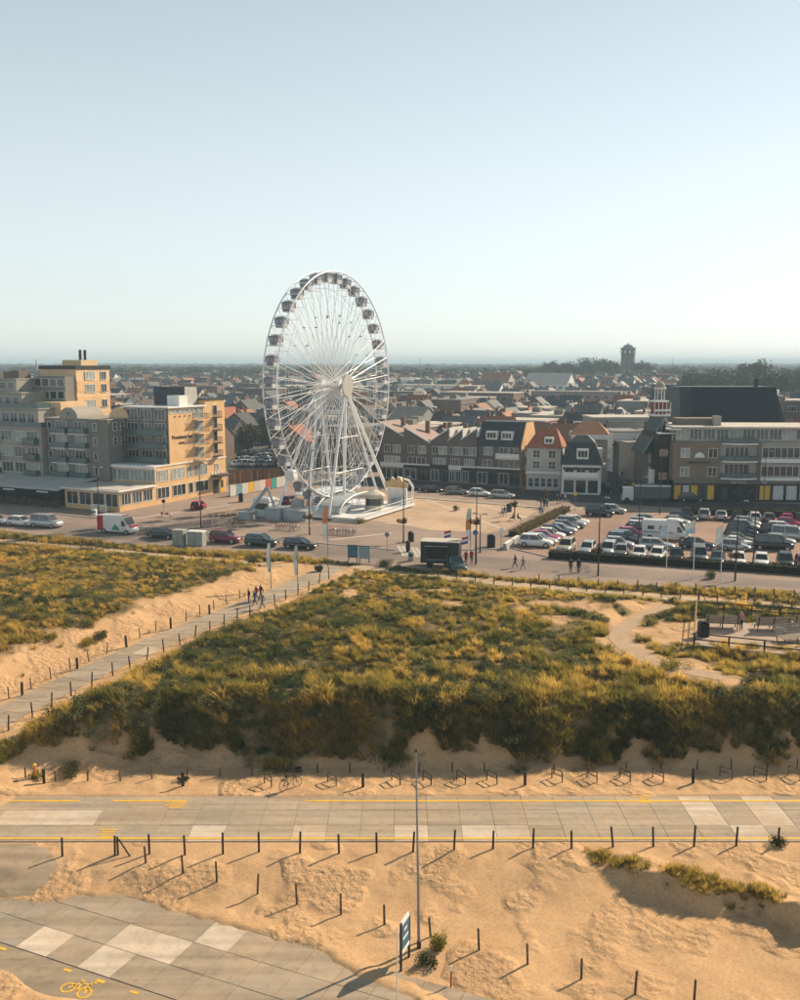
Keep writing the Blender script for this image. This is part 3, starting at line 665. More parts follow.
# shrub patches
x, y = candidates(21000); sm = sandmask(x, y)
patch = fbm(x, y, 7.5, 71) + .35*fbm(x, y, 2.2, 72)
cen = sstep(-26, -14, x - .35*(y-80)) * sstep(64, 68, y) * sstep(98, 88, y)           # broad shrub belt on the middle dune
facez = sstep(68.5, 65.5, y) * .35
lft = sstep(-20,-30,x) * sstep(86,94,y)*sstep(118,108,y)*.22
prob = sstep(-.05, .40, patch + .55*cen - .08 + facez + lft) * (1-sm)**2 * sstep(0, 5, yB(x)-y+2)
k = rng.random(len(x)) < prob*.66; x, y = x[k], y[k]
tint = np.clip(.42 + .34*fbm(x, y, 5, 73) + rng.normal(0,.16,len(x)), 0, 1)
s = rng.uniform(.55, 1.15, len(x)) * (1 + .25*sstep(70, 66, y)); z = terrain(x, y) - .08
shx, shy = x, y
scatter('dune_scrub', 'low olive-green scrub covering the dunes in patches', 'scrub', np.stack([x,y,z],1), rng.uniform(0,6.28,len(x)), np.stack([s,s,s*rng.uniform(.75,1.15,len(x))],1), tint, rng.integers(0,3,len(x)), shrubs)
# marram grass: clumps of several tufts each, with thinner growth between them
cx, cy = candidates(12500); sm = sandmask(cx, cy)
patch = fbm(cx, cy, 7.5, 71) + .35*fbm(cx, cy, 2.2, 72); cen = sstep(-26, -14, cx - .35*(cy-80)) * sstep(64, 68, cy) * sstep(98, 88, cy)
dens = (1-sm)**1.5 * (1 - .66*sstep(.05, .5, patch + .48*cen - .05))
k = rng.random(len(cx)) < dens; cx, cy, sm = cx[k], cy[k], sm[k]
ct = .52 + .30*fbm(cx, cy, 5.0, 75) + rng.normal(0,.20,len(cx)) + .20*sstep(-12,-28,cx) + .06*sstep(86,100,cy)
front = sstep(73, 68, cy); cs = rng.uniform(.48, .98, len(cx)) * (1 - .30*sstep(78, 98, cy)) * (1 + .45*front*rng.random(len(cx)))
ct += .16*front*(rng.random(len(cx)) < .5)
nt = rng.integers(3, 9, len(cx)); ii = np.repeat(np.arange(len(cx)), nt); n = len(ii)
x = cx[ii] + rng.normal(0,.42,n)*cs[ii]; y = cy[ii] + rng.normal(0,.42,n)*cs[ii]
k = (sandmask(x, y) < .8) & (y < yB(x) - .2); x, y, ii = x[k], y[k], ii[k]; n = len(ii)
ex, ey = candidates(13000); k = rng.random(len(ex)) < (1-sandmask(ex, ey))**1.3*.8; ex, ey = ex[k], ey[k]; m_ = len(ex)
# a few strays out on the bare sand
qx, qy = candidates(5000); k = (sandmask(qx,qy) > .3) & (qy > 64) & (rng.random(len(qx)) < .10) & (seg_dist(qx,qy,PATH_C)[0] > 2.6) & (seg_dist(qx,qy,SIDE_R)[0] > 1.3) & (seg_dist(qx,qy,TRACK)[0] > 1.2) & (seg_dist(qx,qy,SIDE_L)[0] > .8); qx, qy = qx[k], qy[k]
dx = np.maximum(np.abs(qx - _tc[0]) - 8.6, 0); dy = np.maximum(np.abs(qy - _tc[1] + .1*(qx-_tc[0])) - 3.4, 0); k = np.hypot(dx,dy) > .1; qx, qy = qx[k], qy[k]; q_ = len(qx)
# growth hanging down the seaward face
fx = rng.uniform(-32, 42, 5200); fy = 63.3 + rng.uniform(0, 4.0, 5200) + 1.0*vnoise(fx, 0*fx, 9, 4) - 2.2*sstep(-16,-28,fx); k = (sandmask(fx, fy) < .75) & (fbm(fx, fy, 2.2, 79) > -.25); fx, fy = fx[k], fy[k]; f_ = len(fx)
ex = np.concatenate([ex, fx]); ey = np.concatenate([ey, fy])
X = np.concatenate([x, ex, qx]); Y = np.concatenate([y, ey, qy])
T_ = np.concatenate([ct[ii] + rng.normal(0,.06,n), .44 + .3*fbm(ex,ey,3,78) + .12*sstep(-12,-28,ex) + rng.normal(0,.1,m_+f_), rng.normal(.55,.15,q_)])
S_ = np.concatenate([cs[ii]*rng.uniform(.75,1.15,n), rng.uniform(.35,.65,m_), rng.uniform(.45,.95,f_), rng.uniform(.3,.6,q_)])
tl = np.stack([rng.normal(0,.12,len(X)), rng.normal(0,.12,len(X))], 1); tl[:,0] += .35*sstep(67.5,65.5,Y)
scatter('marram_grass', 'straw and olive marram grass growing all over the dunes', 'grass', np.stack([X,Y,terrain(X,Y)-.03],1), rng.uniform(-.6,.6,len(X)), np.stack([S_,S_,S_],1), np.clip(T_,0,1), rng.integers(0,4,len(X)), tufts, tilt=tl)
print('MARRAM', len(X))
# grass verge along the foot of the boulevard, and the ragged turf on the eroded knoll
x = rng.uniform(-5.5, 14, 1100) + KN.x; y = np.interp(x, [q[0] for q in KNOLL], [q[1] for q in KNOLL]) + rng.normal(.25, .38, 1100)
k = rng.random(1100) < .38 + .8*vnoise(x, y, 1.3, 81); x, y = x[k], y[k]
s = rng.uniform(.25,.6,len(x))
scatter('knoll_grass', 'ragged grass fringe on the eroded sand knoll at right', 'grass', np.stack([x,y,terrain(x,y)-.03],1), rng.uniform(0,6.28,len(x)), np.stack([s,s,s],1), np.clip(rng.normal(.62,.2,len(x)),0,1), rng.integers(0,4,len(x)), tufts)
# single bushes standing free in the sand
m_bush_y = leafmat('bush_leaf_yellow', [(.20,.19,.02),(.30,.24,.03)], None, .4, False)
m_bush_g = leafmat('bush_leaf_green', [(.03,.045,.012),(.07,.075,.02)], None, .35, False)
def bush(px, py, r, h, label, m, seed, grass=False, cat='bush'):
    p = GT(px, py); g = np.random.default_rng(seed)
    t = empty('dune_bush', p, 0, label, cat)
    me = shrub_mesh('foliage', g, int(1500*max(r,.4)), r, h, .05, m, 8); link('foliage', me, t)
    me = tuft_mesh('blades', g, int(60*max(r,.5)), h*1.25, r*1.2, .012, m, .6); link('blades', me, t)
    mb = MB()
    for k in range(4): a = k*1.6; mb.tube((0,0,-.15),(math.cos(a)*r*.4, math.sin(a)*r*.4, h*.5),.018,.008,5)
    mb.build('stem', m_wood, t); return t
for i, a in enumerate([(438,949,.62,.85,'bright yellow-green bush right of the tall pole in the foreground',m_bush_y),
    (425,965,.48,.6,'smaller olive bush below the bright one near the sign board',m_bush_g),
    (778,846,.45,.6,'small green bush beside the last post at the promenade edge',m_bush_g),
    (36,779,.45,.5,'yellow-green tuft beside the orange marker post',m_bush_y),
    (183,781,.35,.4,'little tuft at the foot of a promenade bollard',m_bush_g),
    (72,766,.9,.9,'round dark bush at the left foot of the dune',m_bush_g),
    (407,750,.7,.9,'rounded green bush at the dune foot behind the tall pole',m_bush_y),
    (100,628,.9,.6,'dark isolated shrub on the sand above the dune path',m_bush_g),
    (88,645,.8,.6,'yellowish isolated shrub on the sand above the path',m_bush_y),
    (385,566,1.2,.9,'rounded green bush by the info boards at the boulevard',m_bush_g),
    (254,564,.7,.7,'small dark shrub beside the flagpole at the path head',m_bush_g),
    (465,611,.8,.6,'dark green shrub at the edge of the bare sand hollow',m_bush_g),
    (672,668,1.0,.8,'rounded shrub in the hollow below the picnic terrace',m_bush_y),
    (361,523,1.0,.9,'bright yellow flowering shrub in front of the wheel platform',m_bush_y),
    (455,511,.6,1.0,'small dark shrub in a pot on the empty plaza',m_bush_g),
    (711,577,.7,1.1,'small dark round shrub on the boulevard verge by the flagpoles',m_bush_g)]):
    o = bush(*a, 200+i)
    if a[1] < 560 and a[0] > 300: o.location = G(a[0], a[1])
    if a[0] == 711: o.location = G(711,579)
# ------------------------------------------------------------------ ferris wheel
# local frame: x along the axle (towards the sea, out of the front face), y in the wheel plane (inland), z up
WC = Vector((-11.0, 155.0, ZP)); HUBZ = 20.7; WR = 18.0; WG = 1.2
m_gond = mat('gondola_shell', (.60,.61,.63), .35, .06, 1, spec=.5)
m_gdark = mat('gondola_dark', (.17,.17,.20), .3, .2, 1.5, spec=.6)
m_gglass = mat('gondola_glass', (.26,.26,.31), .15, .3, 1.2, spec=.8)
m_disc = mat('hub_disc', (.42,.41,.38), .5, .08, 1)
m_steelg = mat('base_steel', (.36,.39,.41), .5, .12, .8)
wheel = empty('ferris_wheel', WC, ROT, 'tall white ferris wheel with dark gondolas on the plaza', 'ferris wheel')
def wp(a, r, x=0): return Vector((x, r*math.cos(a), HUBZ + r*math.sin(a)))
for sx in (-1, 1):
    rim = MB(); NS = 108
    for k in range(NS):
        a0, a1 = 2*math.pi*k/NS, 2*math.pi*(k+1)/NS
        rim.tube(wp(a0,WR,sx*WG), wp(a1,WR,sx*WG), .11, n=6, cap=False)
    o = rim.build('rim', m_white_steel, wheel)
    inner = MB()
    for k in range(36):
        a0, a1 = 2*math.pi*k/36, 2*math.pi*(k+1)/36
        inner.tube(wp(a0,WR-2.5,sx*WG*.9), wp(a1,WR-2.5,sx*WG*.9), .035, n=4, cap=False)
    inner.build('inner_ring', m_white_steel, o)
    for f, r in ((.80,.02),(.6,.02)):
        c = MB()
        for k in range(24):
            a0, a1 = 2*math.pi*(k+.5)/24, 2*math.pi*(k+1.5)/24; c.tube(wp(a0,WR*f,sx*WG*.7), wp(a1,WR*f,sx*WG*.7), r, n=4, cap=False)
        c.build('bracing_cable', m_white_steel, wheel)
    for k in range(36):
        a = 2*math.pi*(k+.5)/36
        s = MB(); s.tube(wp(a + sx*.10, .75, sx*1.55), wp(a, WR-.1, sx*WG), .052, .042, n=5); s.build('spoke', m_white_steel, wheel)
        s = MB(); s.tube(wp(a - .12, .75, sx*.75), wp(a+.065, WR-2.4, sx*WG*.95), .024, .02, n=4); so = s.build('spoke_cable', m_white_steel, wheel)
        if k % 2 == 0:
            q = wp(a + .02, WR*.62, sx*WG*.9); MB().box(q.x-.12,q.x+.12,q.y-.17,q.y+.17,q.z-.10,q.z+.10).build('lamp', m_gdark, wheel)
# cross ties between the rims
for k in range(36):
    a = 2*math.pi*k/36; t = MB(); t.tube(wp(a,WR,-WG), wp(a,WR,WG), .06, n=5); t.tube(wp(a,WR-2.5,-WG*.9), wp(a,WR-2.5,WG*.9), .03, n=4)
    t.tube(wp(a,WR,-WG), wp(a+.174,WR,WG), .025, n=4); t.tube(wp(a,WR,WG), wp(a,WR-2.5,WG*.9), .03, n=4); t.tube(wp(a,WR,-WG), wp(a,WR-2.5,-WG*.9), .03, n=4)
    t.build('rim_tie', m_white_steel, wheel)
# gondolas
shell = MB(); shell.frustum(-.85,.85,-.8,.8,-1.75, -.95,.95,-.88,.88,-1.0); shell_me = shell.mesh('tub', m_gond)
roof = MB(); roof.frustum(-.98,.98,-.9,.9,-.12, -.55,.55,-.5,.5,.12); roof.box(-.98,.98,-.9,.9,-.26,-.12); roof_me = roof.mesh('canopy', m_gdark)
gl = MB(); gl.box(-.9,.9,-.83,.83,-1.0,-.26); gl_me = gl.mesh('glazing', m_gglass)
pil = MB(); pil.box(-.95,.95,-.89,.89,-1.06,-.98); pil.box(-.95,.95,-.89,.89,-.30,-.24)
for x in (-.93,0,.93):
    for y in (-.86,.86): pil.box(x-.04,x+.04,y-.04,y+.04,-1.0,-.26)
pil.box(-.6,.6,-.90,-.84,-1.6,-1.0); pil_me = pil.mesh('frame', m_gdark)
hang = MB(); hang.tube((-1.15,0,.25),(1.15,0,.25),.05,n=5); hang.tube((0,0,.25),(0,0,.1),.06,n=5); hang_me = hang.mesh('hanger', m_white_steel)
for k in range(36):
    a = 2*math.pi*(k+.5)/36; p = wp(a, WR-.2)
    g = link('gondola', hang_me, wheel, (p.x, p.y, p.z)); g.scale = (.80,.80,.86)
    gp = [link('tub', shell_me, g), link('canopy', roof_me, g), link('glazing', gl_me, g), link('cabin_frame', pil_me, g)]
    if k == 22:
        for c in gp:
            for s in c.material_slots: s.link = 'OBJECT'; s.material = m_white
# hub
hub = MB(); hub.tube((-2.7,0,HUBZ),(2.7,0,HUBZ),.42,n=14); hub.tube((-1.7,0,HUBZ),(-1.45,0,HUBZ),.95,n=20); hub.tube((1.45,0,HUBZ),(1.7,0,HUBZ),.95,n=20); hub.build('hub', m_white_steel, wheel)
MB().tube((2.75,0,HUBZ),(2.95,0,HUBZ),1.75,n=36).build('hub_disc', m_disc, wheel)
# legs: front and rear A-frames with lattice bracing
def wl_(px, py, z=0):      # pixel on the plaza -> wheel-local point
    d = G(px, py) - WC; return Vector((d.x*V.x + d.y*V.y, d.x*U.x + d.y*U.y, z))
hf = Vector((2.45,0,HUBZ-.3)); hr = Vector((-2.45,0,HUBZ-.3))
bases = [(hf, wl_(344,513), .34), (hf, wl_(390,502), .36), (hf, Vector((4.2,-8.6,0)), .26), (hr, Vector((-5.0,-9.2,0)), .32), (hr, Vector((-5.5,9.2,0)), .32), (hr, Vector((-4.4,-1.0,0)), .30), (hf, Vector((3.8,9.4,0)), .24)]
for h, b, r in bases:
    b = Vector((b.x,b.y,.9)); l = MB(); l.tube(h, b, r*.72, r*.8, n=10); o = l.build('leg', m_white_steel, wheel, smooth=False)
def truss(a, b, w, name='brace'):
    a = Vector(a); b = Vector(b); d = (b-a).normalized(); e = d.cross(Vector((1,0,0))).normalized()*w; t = MB()
    t.tube(a+e,b+e,.045,n=4); t.tube(a-e,b-e,.045,n=4); n = int((b-a).length/1.6)
    for k in range(n):
        p, q = a.lerp(b,k/n), a.lerp(b,(k+1)/n); s = e if k % 2 else -e; t.tube(p+s, q-s, .026, n=4)
    return t.build(name, m_white_steel, wheel)
for a, b in [((2.2,-.8,HUBZ-1.5),(3.4,-6.5,.9)),((2.2,.8,HUBZ-1.5),(3.4,6.5,.9)),((-2.2,-.8,HUBZ-1.5),(-3.6,-6.5,.9)),((-2.2,.8,HUBZ-1.5),(-3.6,6.5,.9)),((-2.2,-.3,HUBZ-1.5),(-3.4,-2.6,.9)),((2.2,.3,HUBZ-1.5),(3.2,3.0,.9)),((-2.2,.3,HUBZ-1.5),(-3.4,2.8,.9))]:
    truss(a, b, .42)
for z, s in ((7.0,4.6),(12.5,3.0)):
    for x in (-3.1,3.1): t = MB(); t.tube((x,-s,z),(x,s,z),.045,n=5); t.build('cross_beam', m_white_steel, wheel)
    t = MB(); t.tube((-3.1,-s,z),(3.1,-s,z),.045,n=5); t.build('cross_beam', m_white_steel, wheel)
    t = MB(); t.tube((-3.1,s,z),(3.1,s,z),.045,n=5); t.build('cross_beam', m_white_steel, wheel)
# outrigger strut at the left
t = MB(); t.tube((-6.0,-10.2,5.0),(-8.6,-12.2,.7),.28,.3,n=8); t.tube((-6.0,-10.2,5.0),(-5.2,-9.2,1.0),.18,n=6); t.build('outrigger', m_steelg, wheel)
# base: ballast boxes, deck, stairs, canopy, ticket booth
for x0,x1,y0,y1,h in [(-9.6,-7.4,-13.2,-11.2,1.1),(-5.9,-3.2,-11.2,-8.0,1.7),(1.4,4.4,-5.4,-2.2,1.9),(-3.0,1.2,-10.6,-8.6,1.5),(6.8,8.8,7.6,9.6,1.6),(-6.8,-4.6,8.2,10.4,1.6)]:
    b = MB(); b.box(x0,x1,y0,y1,.0,h); b.box(x0-.08,x1+.08,y0-.08,y1+.08,h,h+.12); b.build('ballast_box', m_steelg, wheel)
d = MB(); d.box(-4.4,9.6,-7.8,11.2,.25,.6); d.build('deck', m_white_steel, wheel)
for k in range(3): MB().box(4.5+k*0,9.0,-7.8-.35*(k+1),-7.8-.35*k-.003,0,.45-.14*k).build('step', m_conc, wheel)
cn = MB(); n = 12
for k in range(n):
    a0, a1 = math.pi*(.08+.84*k/n), math.pi*(.08+.84*(k+1)/n)
    y0, z0, y1, z1 = -6.8*math.cos(a0), 1.2+1.9*math.sin(a0), -6.8*math.cos(a1), 1.2+1.9*math.sin(a1)
    cn.add([(1.0,y0,z0),(5.2,y0,z0),(5.2,y1,z1),(1.0,y1,z1),(1.0,y0,z0-.08),(5.2,y0,z0-.08),(5.2,y1,z1-.08),(1.0,y1,z1-.08)],[(0,1,2,3),(7,6,5,4),(0,4,5,1),(2,6,7,3)])
cn.build('canopy', m_steelg, wheel)
for x in (5.25,1.0):
    t = MB(); t.path([(x,-7.2*math.cos(math.pi*k/14),1.0+2.5*math.sin(math.pi*k/14)) for k in range(15)], .11, 6); t.build('canopy_arch', m_white_steel, wheel)
bo = MB(); bo.tube((7.0,1.2,.6),(7.0,1.2,3.0),1.5,n=10); bo.tube((7.0,1.2,3.0),(7.0,1.2,3.3),1.85,1.75,n=10); bo.tube((7.0,1.2,3.3),(7.0,1.2,4.0),1.7,.2,n=10); bo.build('ticket_booth', mat('booth_cream',(.55,.50,.42),.6), wheel)
MB().tube((7.0,1.2,1.5),(7.0,1.2,2.6),1.53,n=10).build('booth_window', m_glass, wheel)
m_gold = mat('fairground_gold', (.52,.37,.18), .5, .25, 3)
b = MB(); b.yprism([(5.4,3.4),(9.4,3.4),(9.6,4.2),(8.6,4.6),(8.1,5.3),(7.2,4.7),(6.6,5.3),(6.1,4.5),(5.2,4.4)], 8.4, 8.7); b.build('ornamental_sign', m_gold, wheel)
b = MB(); b.box(5.6,9.2,8.75,9.1,.6,3.3); b.build('back_panel', m_white, wheel)
for x in (9.5,):
    t = MB()
    for y in np.arange(-7.4, 11.2, .55): t.tube((x,y,.6),(x,y,1.6),.022,n=4)
    t.tube((x,-7.5,1.6),(x,11,1.6),.03,n=4); t.tube((x,-7.5,1.1),(x,11,1.1),.02,n=4); t.build('railing', m_white_steel, wheel)
t = MB()
for x in np.arange(-4.2, 9.5, .55): t.tube((x,-7.6,.6),(x,-7.6,1.6),.022,n=4)
t.tube((-4.3,-7.6,1.6),(9.5,-7.6,1.6),.03,n=4); t.build('railing', m_white_steel, wheel)
t = MB(); t.path([(9.2,10.6,.6),(9.4,10.9,3.4),(8.9,10.2,4.6),(7.4,9.0,5.2)], .2, 7); t.build('arch_strut', m_white_steel, wheel)
# loading platform roof under the wheel, fence in front of the machinery
b = MB(); b.box(-4.2,.6,-5.5,6.0,3.2,3.4); b.build('platform_roof', m_white_steel, wheel)
for x in (-4.0,.4):
    for y in (-5.2,0,5.7): MB().tube((x,y,.6),(x,y,3.2),.07,n=6).build('roof_post', m_white_steel, wheel)
b = MB(); b.box(-4.0,-2.0,-6.6,-5.8,.6,2.7); b.build('machine_cabinet', m_steelg, wheel)
b = MB(); b.box(-9.2,-6.2,-9.6,-7.0,.02,2.6); b.frustum(-9.4,-6.0,-9.8,-6.8,2.6,-9.0,-6.4,-9.4,-7.2,3.0); b.build('control_cabin', m_white, wheel)
MB().box(-8.9,-6.5,-9.64,-9.601,1.2,2.2).build('cabin_window', m_glass, wheel)
# feather flag banner
# ------------------------------------------------------------------ building kit
WCACHE = {}
def win_meshes(w, h, nx, ny, fm, gm):
    k = (round(w,2), round(h,2), nx, ny, fm.name, gm.name)
    if k in WCACHE: return WCACHE[k]
    t = .07; f = MB()
    f.box(-w/2,w/2,-.09,.02,-h/2,-h/2+t); f.box(-w/2,w/2,-.09,.02,h/2-t,h/2); f.box(-w/2,-w/2+t,-.09,.02,-h/2+t,h/2-t); f.box(w/2-t,w/2,-.09,.02,-h/2+t,h/2-t)
    for i in range(1,nx): x = -w/2+w*i/nx; f.box(x-.035,x+.035,-.08,.02,-h/2+t,h/2-t)
    for j in range(1,ny): z = -h/2+h*j/ny; f.box(-w/2+t,w/2-t,-.075,.02,z-.03,z+.03)
    p = MB().box(-w/2+.02,w/2-.02,-.03,.02,-h/2+.02,h/2-.02)
    WCACHE[k] = (f.mesh('window', fm), p.mesh('pane', gm)); return WCACHE[k]
ROTF = {'F':0.0, 'R':math.pi/2, 'L':-math.pi/2, 'B':math.pi}
class Bld:
    def __init__(s, name, loc, rz, label, cat, group=None):
        s.r = empty(name, loc, rz, label, cat, group)
    def box(s, name, x0,x1,y0,y1,z0,z1, m, parent=None): return MB().box(x0,x1,y0,y1,z0,z1).build(name, m, parent or s.r)
    def mesh(s, name, mb, m, parent=None): return link(name, fixn(mb.mesh(name, m)), parent or s.r)
    def win(s, face, u, c, z, w, h, nx=2, ny=1, fm=None, gm=None, parent=None):
        """face F/B: u is x and c the plane's y; face R/L: u is y and c the plane's x"""
        f, p = win_meshes(w, h, nx, ny, fm or m_white, gm or m_glass)
        loc = (u,c,z) if face in 'FB' else (c,u,z)
        o = link('window', f, parent or s.r, loc, ROTF[face]); link('pane', p, o); return o
    def door(s, face, u, c, z0, w, h, m, gm=None):
        loc = (u,c,z0) if face in 'FB' else (c,u,z0)
        o = MB().box(-w/2,w/2,-.07,.02,0,h).build('door', m, s.r, loc, ROTF[face])
        MB().box(-w/2+.15,w/2-.15,-.085,-.071,h*.35,h*.92).build('pane', gm or m_glass, o); return o
    def balcony(s, face, u, c, z, w, d, ms, mr, glass=False):
        loc = (u,c,z) if face in 'FB' else (c,u,z)
        o = MB().box(-w/2,w/2,-d,.02,-.16,0).build('balcony', ms, s.r, loc, ROTF[face]); t = MB()
        if glass:
            t.box(-w/2+.03,w/2-.03,-d+.03,-d+.06,.05,1.0); t.box(-w/2+.03,-w/2+.06,-d+.06,0,.05,1.0); t.box(w/2-.06,w/2-.03,-d+.06,0,.05,1.0)
        else:
            n = max(3,int(w/.28))
            for k in range(n+1): x = -w/2+.04+(w-.08)*k/n; t.box(x-.02,x+.02,-d+.03,-d+.06,0,1.0)
            for y in np.arange(-d+.3,0,.3): t.box(-w/2+.03,-w/2+.06,y-.015,y+.015,0,1.0); t.box(w/2-.06,w/2-.03,y-.015,y+.015,0,1.0)
            t.box(-w/2+.02,w/2-.02,-d+.02,-d+.08,1.0,1.06); t.box(-w/2+.02,-w/2+.07,-d+.08,0,1.0,1.06); t.box(w/2-.07,w/2-.02,-d+.08,0,1.0,1.06)
        t.build('railing', mr, o); return o
def text_mesh(txt, size, ext, m, name='lettering'):
    cu = bpy.data.curves.new(name, 'FONT'); cu.body = txt; cu.size = size; cu.extrude = ext; cu.align_x = 'CENTER'; cu.align_y = 'CENTER'
    o = bpy.data.objects.new(name, cu); COL.objects.link(o); dg = bpy.context.evaluated_depsgraph_get()
    me = bpy.data.meshes.new_from_object(o.evaluated_get(dg)); bpy.data.objects.remove(o); me.materials.clear(); me.materials.append(m); me.name = name; return me
def text(txt, size, m, parent, face, u, c, z, ext=.03):
    o = link('lettering', text_mesh(txt, size, ext, m), parent, (u,c,z) if face in 'FB' else (c,u,z))
    o.rotation_euler = (math.pi/2, 0, ROTF[face]); return o
def gz(p, z=ZP): return Vector((p.x,p.y,z))

m_ochre = mat('ochre_render', (.64,.415,.215), .85, .07, .5, bump=.03)
m_ochre_l = mat('pale_ochre_render', (.68,.48,.29), .85, .06, .5)
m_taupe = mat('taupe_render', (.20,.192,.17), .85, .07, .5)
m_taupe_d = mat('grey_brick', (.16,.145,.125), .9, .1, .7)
m_stone = mat('beige_band', (.32,.298,.26), .8, .08, .5)
m_brickd = brickmat('dark_brick', (.118,.085,.07), (.092,.07,.062), (.15,.14,.13), 4)
m_brickr = brickmat('red_brick', (.25,.115,.07), (.20,.095,.06), (.2,.17,.14), 4)
m_brickb = brickmat('beige_brick', (.25,.19,.145), (.215,.168,.13), (.21,.17,.14), 4)
m_slate = mat('slate_roof', (.045,.055,.065), .55, .2, 1.2, rnd=.2)
m_tile_r = mat('red_roof_tile', (.29,.105,.06), .8, .15, 1.5, rnd=.15)
m_tile_o = mat('orange_roof_tile', (.30,.145,.085), .8, .15, 1.5, rnd=.15)
m_tile_b = mat('brown_roof_tile', (.10,.078,.068), .8, .2, 1.5, rnd=.25)
m_tile_g = mat('grey_roof_tile', (.12,.125,.13), .75, .2, 1.5, rnd=.25)
m_tile_p = mat('sunlit_pink_tile', (.33,.24,.215), .8, .12, 1.2)  # pale pink puts the sun on these slopes into the colour
m_roofing = mat('flat_roofing', (.24,.235,.225), .9, .2, .3)
m_roof_l = mat('pale_roofing', (.50,.46,.41), .85, .12, .3)
m_awn = mat('awning_fabric', (.45,.44,.42), .8, .08, .6)
m_railg = mat('green_glass_rail', (.05,.10,.105), .25, .2, 1, spec=.7)
m_railb = mat('brown_rail', (.10,.045,.035), .6, .15, 1)
m_frame_d = mat('dark_frame', (.03,.032,.035), .5, .1, 1)
m_shopdark = mat('shop_interior', (.020,.020,.020), .6, .3, 1)
m_panel_y = mat('yellow_window_poster', (.70,.43,.03), .6, .12, 1.5)
m_panel_w = mat('white_window_poster', (.55,.57,.56), .6, .2, 2)

HA = G(120,512)                     # front right corner of the hotel's low annexe; local x along the boulevard, y inland
# ---- hotel
h = Bld('hotel', gz(HA), ROT, 'ochre hotel with stacked balconies and lettering on its sunlit side', 'hotel')
LB = 13.0
# lower block, ground and first floor
h.box('wall', -11.5,0, 9.0,29.2, 0,6.5, m_ochre)
MB().box(-11.6,.12,8.88,29.3,6.5,6.72).build('parapet', m_white, h.r)
# tower
h.box('tower_wall', -9.6,-.02, LB,23.3, 6.72,16.5, m_ochre)
h.box('stair_tower', -9.6,.01, 23.3,29.2, 6.72,17.6, m_ochre)
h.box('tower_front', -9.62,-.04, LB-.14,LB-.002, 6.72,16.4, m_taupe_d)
h.box('roof_slab', -10.1,.35, LB-.5,23.29, 16.5,16.75, m_white)
h.box('roof_cap', -9.9,.2, 23.1,29.4, 17.6,17.85, m_frame_d)
b = h.box('plant_room', -8.5,-1.5, 19.5,23.0, 16.75,20.0, mat('plant_room_clad',(.42,.41,.39),.6)); MB().box(-8.52,-1.48,19.38,19.49,16.8,20.1).build('shaded_front', m_slate, b)  # dark sheet over the plant room's front puts its shade into colour
b = h.box('plant_room', -3.5,-.8, 17.0,19.3, 16.75,18.6, m_white)
for k in range(4):      # front bays on the sea side
    z = 6.9 + k*2.42
    for j in range(3):
        x = -8.0 + j*3.1; h.win('F', x, LB-.14, z+1.15, 2.5, 2.0, 3, 1)
    if k < 3: h.balcony('F', -4.85, LB-.14, z+.02, 9.3, 1.1, m_taupe_d, m_railg, True)
for k in range(4):      # sunlit side: wide balcony column and narrow one
    z = 6.95 + k*2.42
    h.win('R', 21.3, -.02, z+1.2, 3.0, 2.0, 2, 1, gm=m_glass_l); h.balcony('R', 21.3, -.02, z, 3.3, 1.3, m_ochre_l, m_railb)
    h.win('R', 26.2, .01, z+1.45, 1.3, 1.9, 1, 1); h.balcony('R', 26.2, .01, z+.2, 1.7, 1.1, m_frame_d, m_railb)
h.win('R', 26.3, .01, 5.0, 1.1, 1.3, 1, 1, gm=m_glass_l)
for k in range(5): h.win('R', 14.0+k*1.35, -.02, 15.85, 1.15, .7, 1, 1, gm=m_glass_l)
for a, w, g in [(10.9,2.9,4),(15.0,3.6,3),(18.3,1.3,1),(21.4,4.0,3)]:
    h.win('R', a, 0, 4.9, w, 2.0, g, 1, gm=m_glass_l); 
for a, w, g in [(10.9,3.2,3),(15.2,3.6,3),(18.5,1.3,1),(21.7,3.8,3)]: h.win('R', a, 0, 1.9, w, 2.0, g, 1)
# sunroom on the sea side
for j in range(4): h.win('F', -9.9+j*2.85, 9.0, 5.0, 2.7, 2.0, 3, 1, gm=m_glass_l)
h.box('sunroom_cornice', -11.7,.2, 8.6,8.87, 6.2,6.7, m_white)
# entrance
h.box('entrance_canopy', -.0,2.2, 24.5,28.8, 3.3,3.55, m_frame_d)
h.door('R', 26.0, 0, 0.02, 1.8, 2.5, m_frame_d); h.door('R', 27.8, 0, 0.02, 1.0, 2.5, m_panel_y)
for k, a in enumerate((24.6,25.6,26.6,27.6)): h.box('flag_emblem', .03,.08, a,a+.5, 3.7,4.1, m_white)
m_letter = mat('sign_letter', (.05,.03,.02), .6)
text('Prominent Inn', .98, m_letter, h.r, 'R', 16.55, .03, 11.3); text('HOTEL', .55, m_letter, h.r, 'R', 16.4, .03, 10.2)
for k in range(4): h.box('wall_lamp', .0,.14, 14.6+k*1.35,14.8+k*1.35, 14.9,15.1, m_frame_d)
